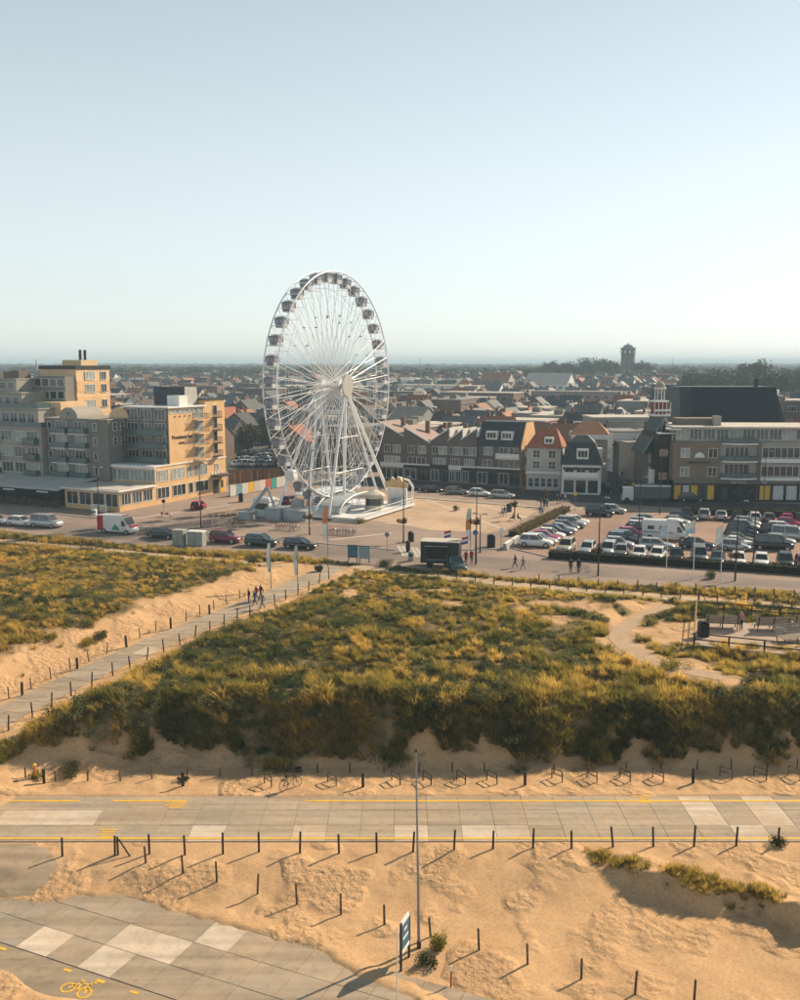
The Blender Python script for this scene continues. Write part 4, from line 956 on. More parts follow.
# bistro annexe
a = Bld('bistro_pavilion', gz(HA), ROT, 'low ochre bistro pavilion with white trimmed windows before the hotel', 'pavilion')
a.box('wall', -12,0, .0,8.97, 0,3.3, m_ochre); o = a.box('roof', -12.4,.5, -.6,8.86, 3.3,3.5, m_white); MB().box(-12.0,.1,-.2,8.6,3.5,3.62).build('roofing', m_roof_l, o)
for j, y in enumerate((1.5,4.2,6.9)): a.win('R', y, 0, 1.95, 2.3, 1.9, 3, 1)
for j in range(4): a.win('F', -1.6-j*2.9, 0, 1.85, 2.6, 2.2, 2, 1)
t = MB()
for k in range(5): t.box(-4.5+k*.001,-1.2,-1.9,-1.85,.2+k*.25,.32+k*.25)
for x in (-4.45,-2.8,-1.25): t.box(x-.06,x+.06,-1.84,-1.72,0,1.4)
t.build('terrace_railing', m_white, a.r)
# restaurant row with awnings along the apartments
r = Bld('restaurant_row', gz(HA + V*-12.05), ROT, 'dark restaurant fronts under long pale awnings on the left', 'restaurant')
r.box('wall', -48,0, 4.5,8.2, 0,3.6, m_shopdark)
for k in range(6):
    x1 = -.05 - k*8.0; mb = MB(); zt, zl = 4.1, 3.25
    mb.add([(x1-7.8,-1.6,zl),(x1,-1.6,zl),(x1,7.9,zt),(x1-7.8,7.9,zt),(x1-7.8,-1.6,zl-.3),(x1,-1.6,zl-.3),(x1,7.9,zt-.12),(x1-7.8,7.9,zt-.12)],[(0,1,2,3),(7,6,5,4),(0,4,5,1),(1,5,6,2),(2,6,7,3),(3,7,4,0)])
    r.mesh('awning', mb, m_awn)
    for xx in (x1-7.5, x1-3.9, x1-.3): MB().tube((xx,-1.3,0),(xx,-1.3,3.2),.06,n=5).build('awning_post', m_dark, r.r)
    for j in range(3): r.win('F', x1-1.5-j*2.4, 4.5, 1.6, 2.1, 2.4, 2, 1, fm=m_frame_d)
    if k in (0,1,2): 
        s = r.box('sign_board', x1-5.2,x1-1.5, -1.72,-1.63, 2.35,3.0, m_shopdark)
        for j in range(7): MB().box(x1-4.6+j*.38,x1-4.32+j*.38,-1.75,-1.722,2.55,2.8).build('letter', m_white, s)
# ---- apartment house with arched gables (between the hotel and the left block)
p = Bld('apartment_house', gz(HA), ROT, 'grey apartment house with arched gables and green glass balconies', 'apartments')
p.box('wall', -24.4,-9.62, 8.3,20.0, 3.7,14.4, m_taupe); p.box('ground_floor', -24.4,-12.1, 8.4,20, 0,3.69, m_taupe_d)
p.box('parapet', -24.6,-9.5, 8.1,20.2, 14.4,14.6, m_stone)
for cx in (-18.6,-10.9):
    mb = MB(); n = 12; y0 = 8.12 if cx < -15 else 12.5
    mb.yprism([(cx+2.2*math.cos(math.pi*k/n), 14.62+1.9*math.sin(math.pi*k/n)) for k in range(n+1)], y0, y0+6.5); p.mesh('arched_gable', mb, m_stone if cx < -15 else m_ochre_l)
MB().tube((-18.6,8.05,15.4),(-18.6,8.2,15.4),.35,n=12).build('round_window', m_glass, p.r)
for k in range(4):
    z = 4.0 + k*2.62
    for x in (-23.4,-12.6): p.win('F', x, 8.3, z+1.3, .9, 1.4, 1, 1)
    for x in (-20.6,-16.1): p.win('F', x, 8.3, z+1.2, 2.6, 2.1, 3, 1, gm=m_glass if (k+int(x)) % 2 else m_glass_l)
    p.balcony('F', -20.6, 8.3, z+.02, 3.7, 1.1, m_white, m_railg, True); p.balcony('F', -16.1, 8.3, z+.02, 3.9, 1.1, m_white, m_railg, True)
    for y in (10.0,11.9): p.win('R', y, -9.62, z+1.4, .9, 1.5, 1, 2) if k > 1 else None
# ---- stepped apartment block at the far left
q = Bld('apartment_block', gz(HA), ROT, 'stepped beige apartment block with roof terraces at the left edge', 'apartments')
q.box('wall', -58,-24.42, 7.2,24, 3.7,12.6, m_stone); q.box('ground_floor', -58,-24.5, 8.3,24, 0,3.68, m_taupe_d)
q.box('upper_wall', -60,-29.0, 11.0,21.9, 12.6,15.8, m_stone); q.box('upper_wall', -60,-35.2, 13.0,21.9, 15.8,18.6, m_stone); q.box('upper_wall', -60,-38.6, 15.0,26, 18.6,21.2, m_stone)
for z, x1, y0 in ((12.6,-24.2,7.0),(15.8,-28.8,10.8),(18.6,-35.0,12.8),(21.2,-38.5,14.8)): q.box('roof_terrace', -60.2,x1, y0,21.95, z,z+.22, m_stone)
for z, x1, y0 in ((12.82,-24.3,7.1),(16.02,-28.9,10.9)):
    t = MB(); t.box(-60,x1,y0,y0+.05,z,z+.9); t.box(x1-.05,x1,y0+.06,y0+3.2,z,z+.9); t.build('terrace_railing', m_railg, q.r)
for k in range(3):
    z = 4.0+k*2.9
    for j in range(7):
        x = -26.6-j*3.3
        if j in (0,3,4): q.balcony('F', x, 7.2, z, 3.0, 1.2, m_taupe, m_railg, True)
        q.win('F', x, 7.2, z+1.35, 2.8, 1.9, 3, 1, gm=m_glass_l if (j+k) % 3 == 0 else m_glass)
for j in range(11):
    q.win('F', -30.8-j*2.2, 11.0, 14.2, 1.8, 1.9, 2, 1); q.win('F', -36.6-j*2.2, 13.0, 17.3, 1.6, 1.5, 1, 1); q.win('F', -40.0-j*2.2, 15.0, 20.0, 1.8, 1.5, 1, 1)
q.box('sunlit_gable', -34.0,-27.5, 15.2,21.9, 12.83,17.0, m_ochre_l)
q.box('stair_tower', -39.5,-30.0, 22.0,31.2, 0,23.2, m_ochre_l)
for zz in (12.5,15.6,18.7): q.box('ochre_panel', -30.0,-29.93, 22.1,31.1, zz,zz+2.2, m_ochre)
for zz in (12.3,15.4,18.5,21.0):
    q.win('R', 25.6, -29.93, zz+.9, 2.6, 1.7, 3, 1, gm=m_glass_l); q.win('R', 29.4, -29.93, zz+.9, 1.5, 1.7, 2, 1)
q.box('tower_cap', -39.7,-29.8, 21.8,31.4, 23.2,23.9, m_frame_d); q.box('roof_house', -36.5,-31.5, 25.0,29.5, 23.9,25.0, m_ochre_l)
for y in (25.6,26.9): MB().tube((-32.2,y,25.0),(-32.2,y,27.0),.28,n=8).build('flue', m_dark, q.r)
for x, y, w, hh in ((-41,17,2.0,1.5),(-47.5,17.5,1.6,1.0),(-44,18,2.6,1.3),(-50,18,1.5,1.0),(-55,18,2.5,1.2)): q.box('roof_house', x-w/2,x+w/2, y,y+3, 21.43,21.42+hh, m_taupe_d)
# glazed stair link in front of the tower
q.box('link_wall', -38.4,-30.2, 19.2,21.99, 17.01,21.8, m_taupe)
for zz in (18.0,20.4):
    for j in range(4): q.win('F', -37.3+j*2.0, 19.2, zz+.2, 1.8, 1.6, 1, 1)

# ---- terrace of brick houses behind the plaza
RH = G(520,487)                      # right front corner of the slate-roofed house
def rloc(px, py=None):               # local x of the facade line at a picture column
    for k in range(0, 900):
        x = -k*.1; p = RH + V*x; zc = p.y*math.cos(PITCH) + (CAM_H-ZP)*math.sin(PITCH)
        if 400 + F_PX*p.x/zc <= px: return x
    return -90
def shopfront(b, x0, x1, m_fascia, stall=m_frame_d):
    w = x1-x0; b.box('shop_fascia', x0+.05,x1-.05, -.22,-.02, 2.75,3.35, m_fascia); n = max(2, int(w/2.2))
    for k in range(n): b.win('F', x0+w*(k+.5)/n, 0, 1.45, w/n-.35, 2.3, 2, 1, fm=m_fascia if k % 2 else m_white)
sl = Bld('corner_house', gz(RH), ROT, 'tall brick house with slate roof, two dormers and gable painted sunlit orange', 'house', 'brick houses behind the plaza')
sx = rloc(477); sl.box('wall', sx,0, 0,10, 0,8.0, m_brickd); sl.box('gable_sunlit_coat', .0,.12, .1,9.9, 0,8.0, m_ochre)  # ochre on the brick gable puts its orange sunlight into the colour
mb = MB(); mb.xprism([(0,8.0),(10,8.0),(7.4,12.6),(3.0,12.6)], 0, .12); sl.mesh('gable', mb, m_ochre)
mb = MB(); mb.xprism([(-.3,7.9),(2.9,12.7),(7.5,12.7),(10.3,7.9),(10.1,7.9),(7.3,12.5),(3.1,12.5),(.0,7.9)], sx-.1, -.01); sl.mesh('roof', mb, m_slate)
mb = MB(); mb.xprism([(0.01,8.0),(9.99,8.0),(7.3,12.5),(3.1,12.5)], sx, -.02); sl.mesh('attic', mb, m_slate)
for fx in (.33,.68):
    d = sl.box('dormer', sx*fx-1.2,sx*fx+1.2, .3,3.0, 9.2,10.9, m_white); sl.win('F', sx*fx, .3, 10.05, 2.0, 1.2, 3, 1, parent=None)
for x in (-1.4,-3.5,-6.8): 
    sl.win('F', x, 0, 6.9, 1.9, 1.7, 2, 1, gm=m_glass_l if x < -6 else m_glass)
sl.win('F', -2.4, 0, 4.3, 4.2, 1.8, 4, 1); sl.win('F', -7.0, 0, 4.3, 2.0, 1.7, 2, 1); sl.balcony('F', -2.5, 0, 5.6, 5.0, .9, m_white, m_white, True)
sl.box('cornice', sx,0, -.25,-.005, 3.4,3.7, m_white); shopfront(sl, sx, sx*.5, m_brickd); shopfront(sl, sx*.5, 0, m_frame_d)
for k, y in enumerate((3.0,6.2)):
    for z in (4.6,7.2): sl.balcony('R', y, .12, z-1.2, 2.2, .9, m_white, m_white, True); sl.win('R', y, .12, z, 1.7, 1.9, 2, 1)
# saw-tooth houses
def sawtooth(px0, px1, hl, hr, label, up, wallm, roofm, k):
    x0, x1 = rloc(px0), rloc(px1); c = RH + V*x1; w = x1-x0
    b = Bld('terrace_house', gz(c), ROT, label, 'house', 'brick houses behind the plaza')
    mb = MB(); mb.yprism([(-w,0),(0,0),(0,hr),(-w,hl)], 0, 9); b.mesh('wall', mb, wallm)
    mb = MB(); mb.yprism([(-w-.15,hl+.02),(.05,hr+.02),(.05,hr+.22),(-w-.15,hl+.22)], -.15, 9.2); rf = b.mesh('roof', mb, roofm)
    mb = MB(); mb.yprism([(-w-.16,hl+.0),(.06,hr),(.06,hr+.26),(-w-.16,hl+.26)], -.28, -.151); o = b.mesh('verge_board', mb, m_white, rf)
    b.win('F', -w*.30, 0, 6.6, 1.8, 1.7, 2, 1, gm=m_glass_l); b.win('F', -w*.72, 0, 6.6 if hl > 8 else 6.4, 1.4, 1.6, 2, 1)
    b.win('F', -w*.5, 0, 4.3, w*.68, 1.5, 4, 1, gm=m_glass if k % 2 else m_glass_l)
    b.box('cornice', -w+.02,-.02, -.3,-.005, 3.35,3.65, m_white if k != 2 else m_frame_d); shopfront(b, -w, 0, m_white if k in (0,3) else m_frame_d)
    if k > 1: mb = MB(); b.box('party_wall', .0,.18, .0,8.6, hr-1.6,hr+.3, m_white)
    MB().box(-w*.5-.4,-w*.5+.4,5.0,5.8,min(hl,hr)-.5,max(hl,hr)+1.1).build('chimney', m_brickr, rf)
    return b
sawtooth(381, 404, 12.0, 9.2, 'brown brick house with pinkish roof sloping right, partly behind the wheel', 0, m_brickd, m_tile_p, 0)
sawtooth(404, 430, 11.2, 8.0, 'brown brick house with wide pinkish roof sloping down to the right', 0, m_brickd, m_tile_p, 1)
sawtooth(430, 449, 8.2, 11.0, 'dark brick house with roof rising right above black shop fascia', 1, m_brickd, m_tile_b, 2)
sawtooth(449, 462, 8.6, 10.9, 'narrow dark brick house with pale party wall, roof rising right', 1, m_brickd, m_tile_b, 3)
sawtooth(462, 476.5, 8.9, 11.2, 'dark brick house with white shopfront left of the slate-roofed house', 1, m_brickd, m_tile_b, 4)
# ---- white house with red roof
wl0 = G(526,489.5); 
wh = Bld('white_house', gz(wl0), ROT*.62, 'white rendered house with pointed red tile roof', 'house')
wh.box('wall', 0,6.6, 0,8, 0,8.2, mat('offwhite_render',(.46,.45,.42),.85,.08,.4))
mb = MB(); mb.add([(-.3,-.3,8.15),(6.9,-.3,8.15),(6.9,8.3,8.15),(-.3,8.3,8.15),(1.6,3.6,11.4),(5.2,3.6,12.0)],[(0,1,5,4),(1,2,5),(2,3,4,5),(3,0,4),(3,2,1,0)]); rf = wh.mesh('roof', mb, m_tile_r)
d = wh.box('dormer', 3.3,5.0, .5,3.0, 8.9,10.2, m_white); wh.win('F', 4.15, .5, 9.55, 1.3, .8, 2, 1)
for x in (1.9,4.9):
    for z in (4.9,7.0): wh.win('F', x, 0, z, 1.4, 1.5, 2, 2)
wh.box('cornice', -.1,6.7, -.35,-.005, 3.2,3.6, m_white)
for k in range(5): wh.win('F', .9+k*1.2, 0, 1.5, 1.0, 1.8, 1, 2, fm=m_white)
for y in (2.5,5.5): wh.win('R', y, 6.6, 5.0, 1.1, 1.5, 2, 1)
# ---- white house with dark mansard
wm = Bld('mansard_house', gz(G(561,494)), ROT*.45, 'white house with dark mansard roof on the street corner', 'house')
wm.box('wall', 0,7.2, 0,9, 0,5.6, m_white)
mb = MB(); mb.frustum(-.35,7.55,-.35,9.3,5.6, 1.2,6.0,1.4,7.6,9.6); mb.frustum(1.2,6.0,1.4,7.6,9.6001, 2.6,4.6,3.4,5.6,10.9); wm.mesh('roof', mb, m_slate)
d = wm.box('dormer', 2.7,4.9, .1,2.2, 6.6,8.6, m_white); wm.win('F', 3.8, .1, 7.6, 1.8, 1.3, 3, 1)
d = wm.box('dormer', 5.4,7.35, 3.4,5.4, 6.6,8.4, m_white); wm.win('R', 4.4, 7.35, 7.5, 1.5, 1.2, 2, 1)
for k in range(4): wm.box('awning', .3+k*1.75,1.8+k*1.75, -.7,-.01, 4.7,5.1, m_frame_d)
wm.balcony('F', 3.6, 0, 3.3, 6.4, 1.1, m_white, m_white, True)
for k in range(3): wm.win('F', 1.4+k*2.2, 0, 4.4, 1.7, 1.5, 2, 1); wm.win('F', 1.4+k*2.2, 0, 1.5, 1.8, 2.3, 2, 1, fm=m_frame_d)
for k in range(3): wm.win('R', 1.8+k*2.6, 7.2, 4.3, 1.2, 1.6, 1, 1); wm.win('R', 1.8+k*2.6, 7.2, 1.5, 1.9, 2.2, 2, 1); wm.box('awning', 7.21,8.1, 1.0+k*2.6,2.7+k*2.6, 5.05,5.3, m_awn)
bh = Bld('street_house', gz(G(574,490)+Vector((0,4,0))), ROT*.45, 'tall house behind the mansard house with sunlit orange hip roof', 'house')
bh.box('wall', 0,7.0, 4,14, 0,10.2, m_stone); mb = MB(); mb.add([(-.3,3.7,10.2),(7.3,3.7,10.2),(7.3,14.3,10.2),(-.3,14.3,10.2),(1.5,7,12.6),(5.2,7,12.6)],[(0,1,5,4),(1,2,5),(2,3,4,5),(3,0,4),(3,2,1,0)]); bh.mesh('roof', mb, m_tile_o); MB().box(-.2,7.2,3.35,3.69,9.3,10.15).build('white_dormer_band', m_white, bh.r)
for k in range(4):
    for z in (1.6,4.7,7.6): bh.win('R', 5.3+k*2.3, 7.0, z, 1.1, 1.6, 1, 1); bh.balcony('R', 5.3+k*2.3, 7.0, z-1.0, 1.5, .8, m_white, m_white, True) if z > 3 else None
# ---- shop and apartment block on the right
BR = G(672,502); BROT = -D2R(3.0)
k_ = Bld('shop_block', gz(BR), BROT, 'long beige brick block with ribbon windows and shops, at right', 'apartments')
k_.box('ground_floor', .3,36, .6,14, 0,3.9, m_shopdark)
k_.box('brick_wall', 0,8.0, .2,14, 3.9,10.6, m_brickb); k_.box('wall', 8.01,36, .5,14, 3.9,10.6, m_stone); k_.box('penthouse', .6,36, 1.4,13, 10.6,13.0, m_stone)
k_.box('roof', -.2,36.4, .2,13.6, 13.0,13.3, m_roof_l); k_.box('corner_canopy', -1.0,1.2, .4,3, 12.7,12.98, m_white)
for k in range(15): k_.win('F', 1.7+k*2.3, 1.4, 11.9, 2.1, 1.9, 3, 1, gm=m_glass if k % 4 else m_glass_l)
for x, gm in ((2.0,m_glass_l),(6.8,m_glass)):
    for z in (5.4,8.7): k_.win('F', x, .2, z, 1.6, 1.7, 2, 1, gm=gm)
k_.box('sign_board', 2.6,6.4, .02,.18, 6.9,7.3, m_brickd); mb = MB(); mb.yprism([(3.6,7.9),(5.4,7.9),(5.2,8.5),(4.5,8.9),(3.8,8.5)], .08,.19); k_.mesh('emblem', mb, m_white)
for k, z in enumerate((4.35,7.35,10.45)):
    mb = MB(); n = 10; pts = [(8.3,.5)] + [(8.3+6.2*j/n, .5-1.7*math.sin(math.pi*(.12+.76*j/n))) for j in range(n+1)] + [(14.5,.5)]
    mb.prism(pts, z-.22, z+.02); o = k_.mesh('balcony', mb, m_white); mb = MB(); mb.prism([(x_, y_+.1) for x_, y_ in pts], z+.02, z+.85); k_.mesh('railing', mb, m_railg, o)
    if k < 2: k_.win('F', 11.0, .5, z+1.5, 4.2, 1.9, 5, 1)
for x0, x1 in ((15.2,22.0),(22.6,29.5),(30,35.8)):
    for z in (5.5,8.8):
        k_.win('F', (x0+x1)/2, .5, z, x1-x0-.3, 1.9, 6, 1); k_.box('white_band', x0,x1, .2,.47, z-1.75,z-1.1, m_white)
k_.box('dark_pier', 14.55,15.1, .25,.49, 3.9,10.6, m_taupe_d); k_.box('shop_fascia', .2,36, .1,.58, 3.3,3.88, m_taupe_d)
for k in range(14):
    x = 1.0+k*1.45 if k < 5 else 16.2+(k-5)*2.3; gm = m_panel_y if k in (0,2,4,5,8,12) else m_panel_w if k in (1,6,7,10) else m_glass
    k_.win('F', x, .6, 1.7, 1.25 if k < 5 else 1.9, 2.6, 1, 1, gm=gm, fm=m_taupe)
for k in range(4): k_.win('F', 9.2+k*1.5, .6, 1.6, 1.3, 2.6, 1, 1, fm=m_frame_d)
text('torrents', .95, m_white, k_.r, 'F', 11.6, .02, 3.62)
k_.box('roof_house', 1.5,8.5, 5,9, 13.3,14.5, m_brickb); k_.box('roof_house', 7.6,8.9, 3.5,4.9, 13.3,15.0, m_stone)
# ---- hall with a huge dark roof behind it
hl = Bld('dark_roofed_hall', gz(AtD(682,430,192)), -D2R(2), 'large hall under one huge dark blue roof behind the shops', 'hall')
W = AtD(784,400,192).x - AtD(684,400,192).x
hl.box('wall', 0,W, 0,18, 0,10, m_taupe_d)
mb = MB(); mb.add([(-.2,-.3,9.5),(W+1.2,-.3,9.5),(W+1.2,18,9.5),(-.2,18,9.5),(0,3.4,19.6),(W-.8,3.4,19.6),(W-.8,13,19.6),(0,13,19.6)],[(0,1,5,4),(1,2,6,5),(2,3,7,6),(3,0,4,7),(4,5,6,7),(3,2,1,0)]); rf = hl.mesh('roof', mb, mat('dark_roof_sheet',(.030,.038,.048),.5,.15,.4))
s = 10.1/3.7
mb = MB(); mb.add([(2.3,-.3+3.7*.30-.06,9.5+10.1*.30),(W-.4,-.3+3.7*.30-.06,9.5+10.1*.30),(W-.6,3.4-.1,19.45),(2.3,3.4-.1,19.45)],[(0,1,2,3)]); hl.mesh('solar_field', mb, mat('solar_dark',(.014,.020,.030),.35,.1,.5))
hl.box('verge', -.45,-.21, -.3,3.0, 9.5,12.2, m_stone); hl.box('flue', W-4.2,-3.4+W, 6,6.6, 19.6,21.2, m_dark)
# ---- steep gabled inn with lantern tower on the corner of the side street
inn = Bld('gabled_inn', gz(G(641,498)+Vector((.8,0,0))), D2R(4), 'tall narrow inn with steep dark green gable on the street corner', 'inn')
inn.box('wall', .6,6.2, 2,9, 0,8.6, m_taupe_d); mb = MB(); mb.yprism([(-.2,8.0),(6.6,8.0),(3.6,14.4)], 1.6, 9); inn.mesh('roof', mb, mat('green_roof',(.03,.045,.042),.6,.2,1))
t = MB(); 
for x in (-.3,1.6,3.6+.9,6.7): t.tube((3.6,1.4,14.5),(x,1.4,8.0),.13,n=4)
inn.mesh('gable_bars', t, mat('pale_green_trim',(.25,.31,.29),.6))
for k in range(3):
    for z in (1.6,4.6,7.2): inn.win('F', 1.6+k*1.7, 2, z, 1.2, 1.8, 1, 1, gm=m_glass if k else m_glass_l)
inn.box('hoarding', 1.0,3.2, -.2,1.9, .1,5.2, m_white); inn.box('awning', 3.6,7.4, -.8,1.9, 2.6,2.8, m_awn)
lt = Bld('lantern_tower', gz(AtD(658,440,186)), D2R(8), 'square tower with white balcony and red louvred lantern', 'tower')
lt.r.scale = (.64,.64,.97); lt.box('shaft', -2.2,2.2, -2.2,2.2, 0,14.6, m_taupe_d); lt.box('gallery', -2.6,2.6, -2.6,2.6, 14.6,15.0, m_white); lt.box('lantern_lower', -1.9,1.9, -1.9,1.9, 15.0,17.4, mat('red_louvre',(.22,.03,.04),.6))
for x in (-2.5,-1.25,0,1.25,2.5):
    for y in (-2.5,2.5): MB().box(x-.09,x+.09,y-.09,y+.09,15,17.4).build('baluster', m_white, lt.r)
lt.box('rail', -2.62,2.62, -2.66,-2.6, 15.6,16.0, m_white); lt.box('gallery_roof', -2.2,2.2, -2.2,2.2, 17.4,17.7, m_white)
for k in range(8): a = math.pi/4*k; MB().tube((1.5*math.cos(a),1.5*math.sin(a),17.7),(1.5*math.cos(a),1.5*math.sin(a),20.0),.14,n=5).build('column', m_white, lt.r)
MB().tube((0,0,20),(0,0,20.3),1.9,n=12).build('dome_base', m_white, lt.r); MB().ball((0,0,20.3),1.6,1.6,1.3,12,6).build('dome', m_stone, lt.r)
rc = Bld('modern_house', gz(G(664,500)), D2R(4), 'narrow modern house with pink panels beside the shop block', 'house')
rc.box('wall', -1.0,2.0, .8,10, 0,12.0, m_shopdark)
for k in range(4): rc.box('panel', -.9,.6, .62,.79, 3.6+k*2.1,4.9+k*2.1, mat('pink_panel',(.42,.29,.25),.7) if k % 2 == 0 else m_frame_d)
rc.box('side_panel', 1.2,1.9, .5,.79, 3.5,11.6, m_white); rc.box('canopy', -1.6,2.0, -.8,.78, 11.9,12.1, m_white)
for k in range(4): rc.win('F', 1.55, .5, 4.6+k*2.1, .5, 1.2, 1, 1)
# low shops inside the side street
for i, (px, py, w, hh, m, lb) in enumerate([(612,470,7,9,m_white,'white flat-topped house far up the side street'),(626,478,5,7,m_brickd,'dark brick shop on the right of the side street'),(634,486,4.5,7.5,m_stone,'beige narrow shop beside the inn on the side street'),(608,462,9,10,m_stone,'pale grey block closing the view up the side street')]):
    p0 = gz(AtD(px,py,[214,205,196,236][i])); b = Bld('street_shop', p0, D2R(6), lb, 'shop', 'shops along the side street'); b.box('wall', 0,w, 0,10, 0,hh, m); b.box('roof', -.1,w+.1, -.1,10.1, hh,hh+.25, m_roofing)
    for k in range(max(1,int(w/2.2))):
        for z in (1.7,4.6): b.win('F', 1.3+k*2.1, 0, z, 1.4, 1.7, 2, 1)
# ------------------------------------------------------------------ wooden posts, stands and signs near the promenade
def dressed(o, sw):
    for s in o.material_slots:
        if s.material and s.material.name in sw: nm = sw[s.material.name]; s.link = 'OBJECT'; s.material = nm
pm = {}
def post_mesh(h, r, m, n=7):
    k = (round(h,2), r, m.name)
    if k not in pm:
        mb = MB(); mb.tube((0,0,-.4),(0,0,h-.03),r,r*.94,n=n); mb.tube((0,0,h-.03),(0,0,h),r*.94,r*.7,n=n); pm[k] = mb.mesh('post', m)
    return pm[k]
def posts(lst, h, r, m, label, group, on=GT, name='wooden_post', jit=.04, cat='post'):
    for i, q in enumerate(sorted(lst)):
        p = on(q[0], q[1]); o = link(name, post_mesh(h*(1+random.choice((-.08,0,0,.06))), r, m), None, p)
        o.rotation_euler = (random.gauss(0,jit), random.gauss(0,jit), random.uniform(0,6)); tag(o, label % ordn(i+1), cat, group)
rowA = [(62.4,856.4),(115,855),(149.5,854),(185,855),(223,854),(259,852),(300,853),(339,853.7),(376.7,853),(413,852),(454,850),(493,849),(533,848.5),(571.5,848.5),(613,847),(653.4,846.7),(694,846.7),(736,846),(777.6,845.3)]
posts(rowA, 1.2, .065, m_wood_d, '%s post from the left along the near edge of the promenade', 'posts along the near promenade edge')
rowB = [(145.8,863),(183,873.6),(217,881.8),(257.5,894),(297,904.5),(341,914.6),(384.4,924.8),(430.6,937),(479,950),(527.6,964.3),(581.3,979),(635,994.4),(694,1004)]
posts(rowB, 1.1, .06, m_wood, '%s post from the left in the row descending across the beach', 'posts crossing the foreground sand')
rowC = [(25.6,777.8),(55.7,781),(87.7,781),(120.5,781),(152,779),(187,777),(220,777),(252,775.4),(285,774),(317.6,773),(350,773),(384,772.5),(419,772.5),(452,772.5),(484.5,771.8),(518,772.5),(554,772.5),(589,772.5),(625.7,771.8),(661,770.8),(697,770),(731,769),(767,769),(797,769)]
posts(rowC, .75, .055, m_wood, '%s short post from the left at the foot of the dune', 'posts at the dune foot')
posts([(44,783.5),(183,786),(363,787),(525,785),(693,783)], .95, .10, m_black, '%s black bollard from the left beside the far promenade edge', 'black promenade bollards', name='bollard', jit=.01, cat='bollard')
rowE = [(8.4,730.5),(32.7,718),(51.6,707.6),(71.5,696),(91.8,687),(113,676),(130,668),(147,660),(164,652),(180,645),(195,637),(210,633),(224,627),(237,620),(250,615.4),(275,605),(286,600),(298,595),(308.5,591),(319,583.5),(329,579.5)]
posts(rowE, 1.15, .06, m_wood_d, '%s post from the left on the lower side of the dune path', 'posts below the dune path', jit=.07)
rowF = [(9,699),(31,689),(51,679),(70.5,670),(88.8,662),(107,653.6),(140,638),(156,631),(186,621.5),(200,615),(214,609.7),(227,604.6),(240,598.5)]
posts(rowF, 1.0, .05, m_wood, '%s thin post from the left on the upper side of the dune path', 'thin posts above the dune path', jit=.05)
posts([(22.3,695.7),(77.3,669.4),(126.6,647.5),(170.8,629),(209.6,614.7)], 1.1, .11, m_wood_d, '%s thick dark bollard from the left above the dune path', 'thick bollards above the dune path', name='bollard', jit=.02, cat='bollard')
posts([(x, 541.5+.108*x + random.uniform(-.3,.3)) for x in range(4, 236, 11)], .95, .035, m_wood, '%s thin post from the left along the sandy path before the street', 'thin posts on the left side path')
posts([(438+18.6*k, 579+1.62*k if k < 7 else 590+1.55*(k-7)) for k in range(20)], .95, .07, m_wood, '%s post from the left on the near side of the boulevard footpath', 'posts on the near side of the footpath')
posts([(539+19.6*k, 583+1.25*k) for k in range(14)], 1.0, .07, m_wood, '%s post from the left on the far side of the boulevard footpath', 'posts on the far side of the footpath')
# braced corner posts
for px, py, lb in ((118,855,'slanting brace against a post at the near promenade edge'),(699,600,'braced corner post beside the footpath by the flagpoles'),(748,602,'braced post beside the footpath above the picnic terrace')):
    p = GT(px,py); t = empty('braced_post', p, 0, lb, 'post'); MB().tube((0,0,-.3),(0,0,1.1),.06,n=6).build('post', m_wood_d, t); MB().tube((.75,-.1,-.1),(.08,0,.95),.045,n=6).build('brace', m_wood_d, t)
# bicycle stands
st = MB(); st.path([(0,-.45,-.2),(0,-.45,.62),(0,-.38,.72),(0,.38,.72),(0,.45,.62),(0,.45,-.2)], .045, 6); st.box(-.02,.02,-.42,.42,.34,.40); st_me = st.mesh('bicycle_stand', m_wood)
sts = [(268,785),(332,784),(396,783),(427,783),(461,782),(492,782),(557,780),(592,780),(625,780),(658,780),(726,778),(760,778),(794,778)]
for i, (px, py) in enumerate(sts):
    o = link('bicycle_stand', st_me, None, GT(px,py), D2R(38+random.uniform(-5,5))); o.rotation_euler.x = random.uniform(-.05,.05); tag(o, '%s wooden bicycle hoop from the left beside the promenade' % ordn(i+1), 'bicycle stand', 'bicycle stands beside the promenade')
# bicycles
m_bike = mat('bike_paint', (.03,.03,.035), .4, .1, 2)
def make_bike():
    t = empty('bicycle', (0,0,0), 0, 'bicycle', 'bicycle')
    for x in (-.53,.53):
        mb = MB(); n = 18
        for k in range(n):
            a, b = 2*math.pi*k/n, 2*math.pi*(k+1)/n; mb.tube((x+.33*math.cos(a),0,.35+.33*math.sin(a)),(x+.33*math.cos(b),0,.35+.33*math.sin(b)),.022,n=4,cap=False)
        w = mb.build('wheel', m_black, t); sp = MB()
        for k in range(6): a = math.pi*k/6; sp.tube((x-.32*math.cos(a),0,.35-.32*math.sin(a)),(x+.32*math.cos(a),0,.35+.32*math.sin(a)),.006,n=3)
        sp.build('spokes', m_grey, w)
    f = MB()
    for a, b in [((-.53,0,.35),(-.12,0,.32)),((-.12,0,.32),(-.25,0,.85)),((-.53,0,.35),(-.23,0,.78)),((-.12,0,.32),(.38,0,.78)),((-.23,0,.78),(.36,0,.88)),((.53,0,.35),(.34,0,1.0))]: f.tube(a,b,.022,n=5)
    f.build('frame', m_bike, t); hb = MB(); hb.tube((.34,0,1.0),(.32,0,1.08),.02,n=5); hb.tube((.28,-.28,1.1),(.28,.28,1.1),.016,n=5); hb.build('handlebar', m_dark, t)
    MB().frustum(-.38,-.12,-.08,.08,.87,-.36,-.14,-.06,.06,.93).build('saddle', m_black, t); MB().box(-.68,-.38,-.07,.07,.72,.75).build('carrier', m_dark, t)
    return kids_of(t)
bike = make_bike(); bike_used = [0]
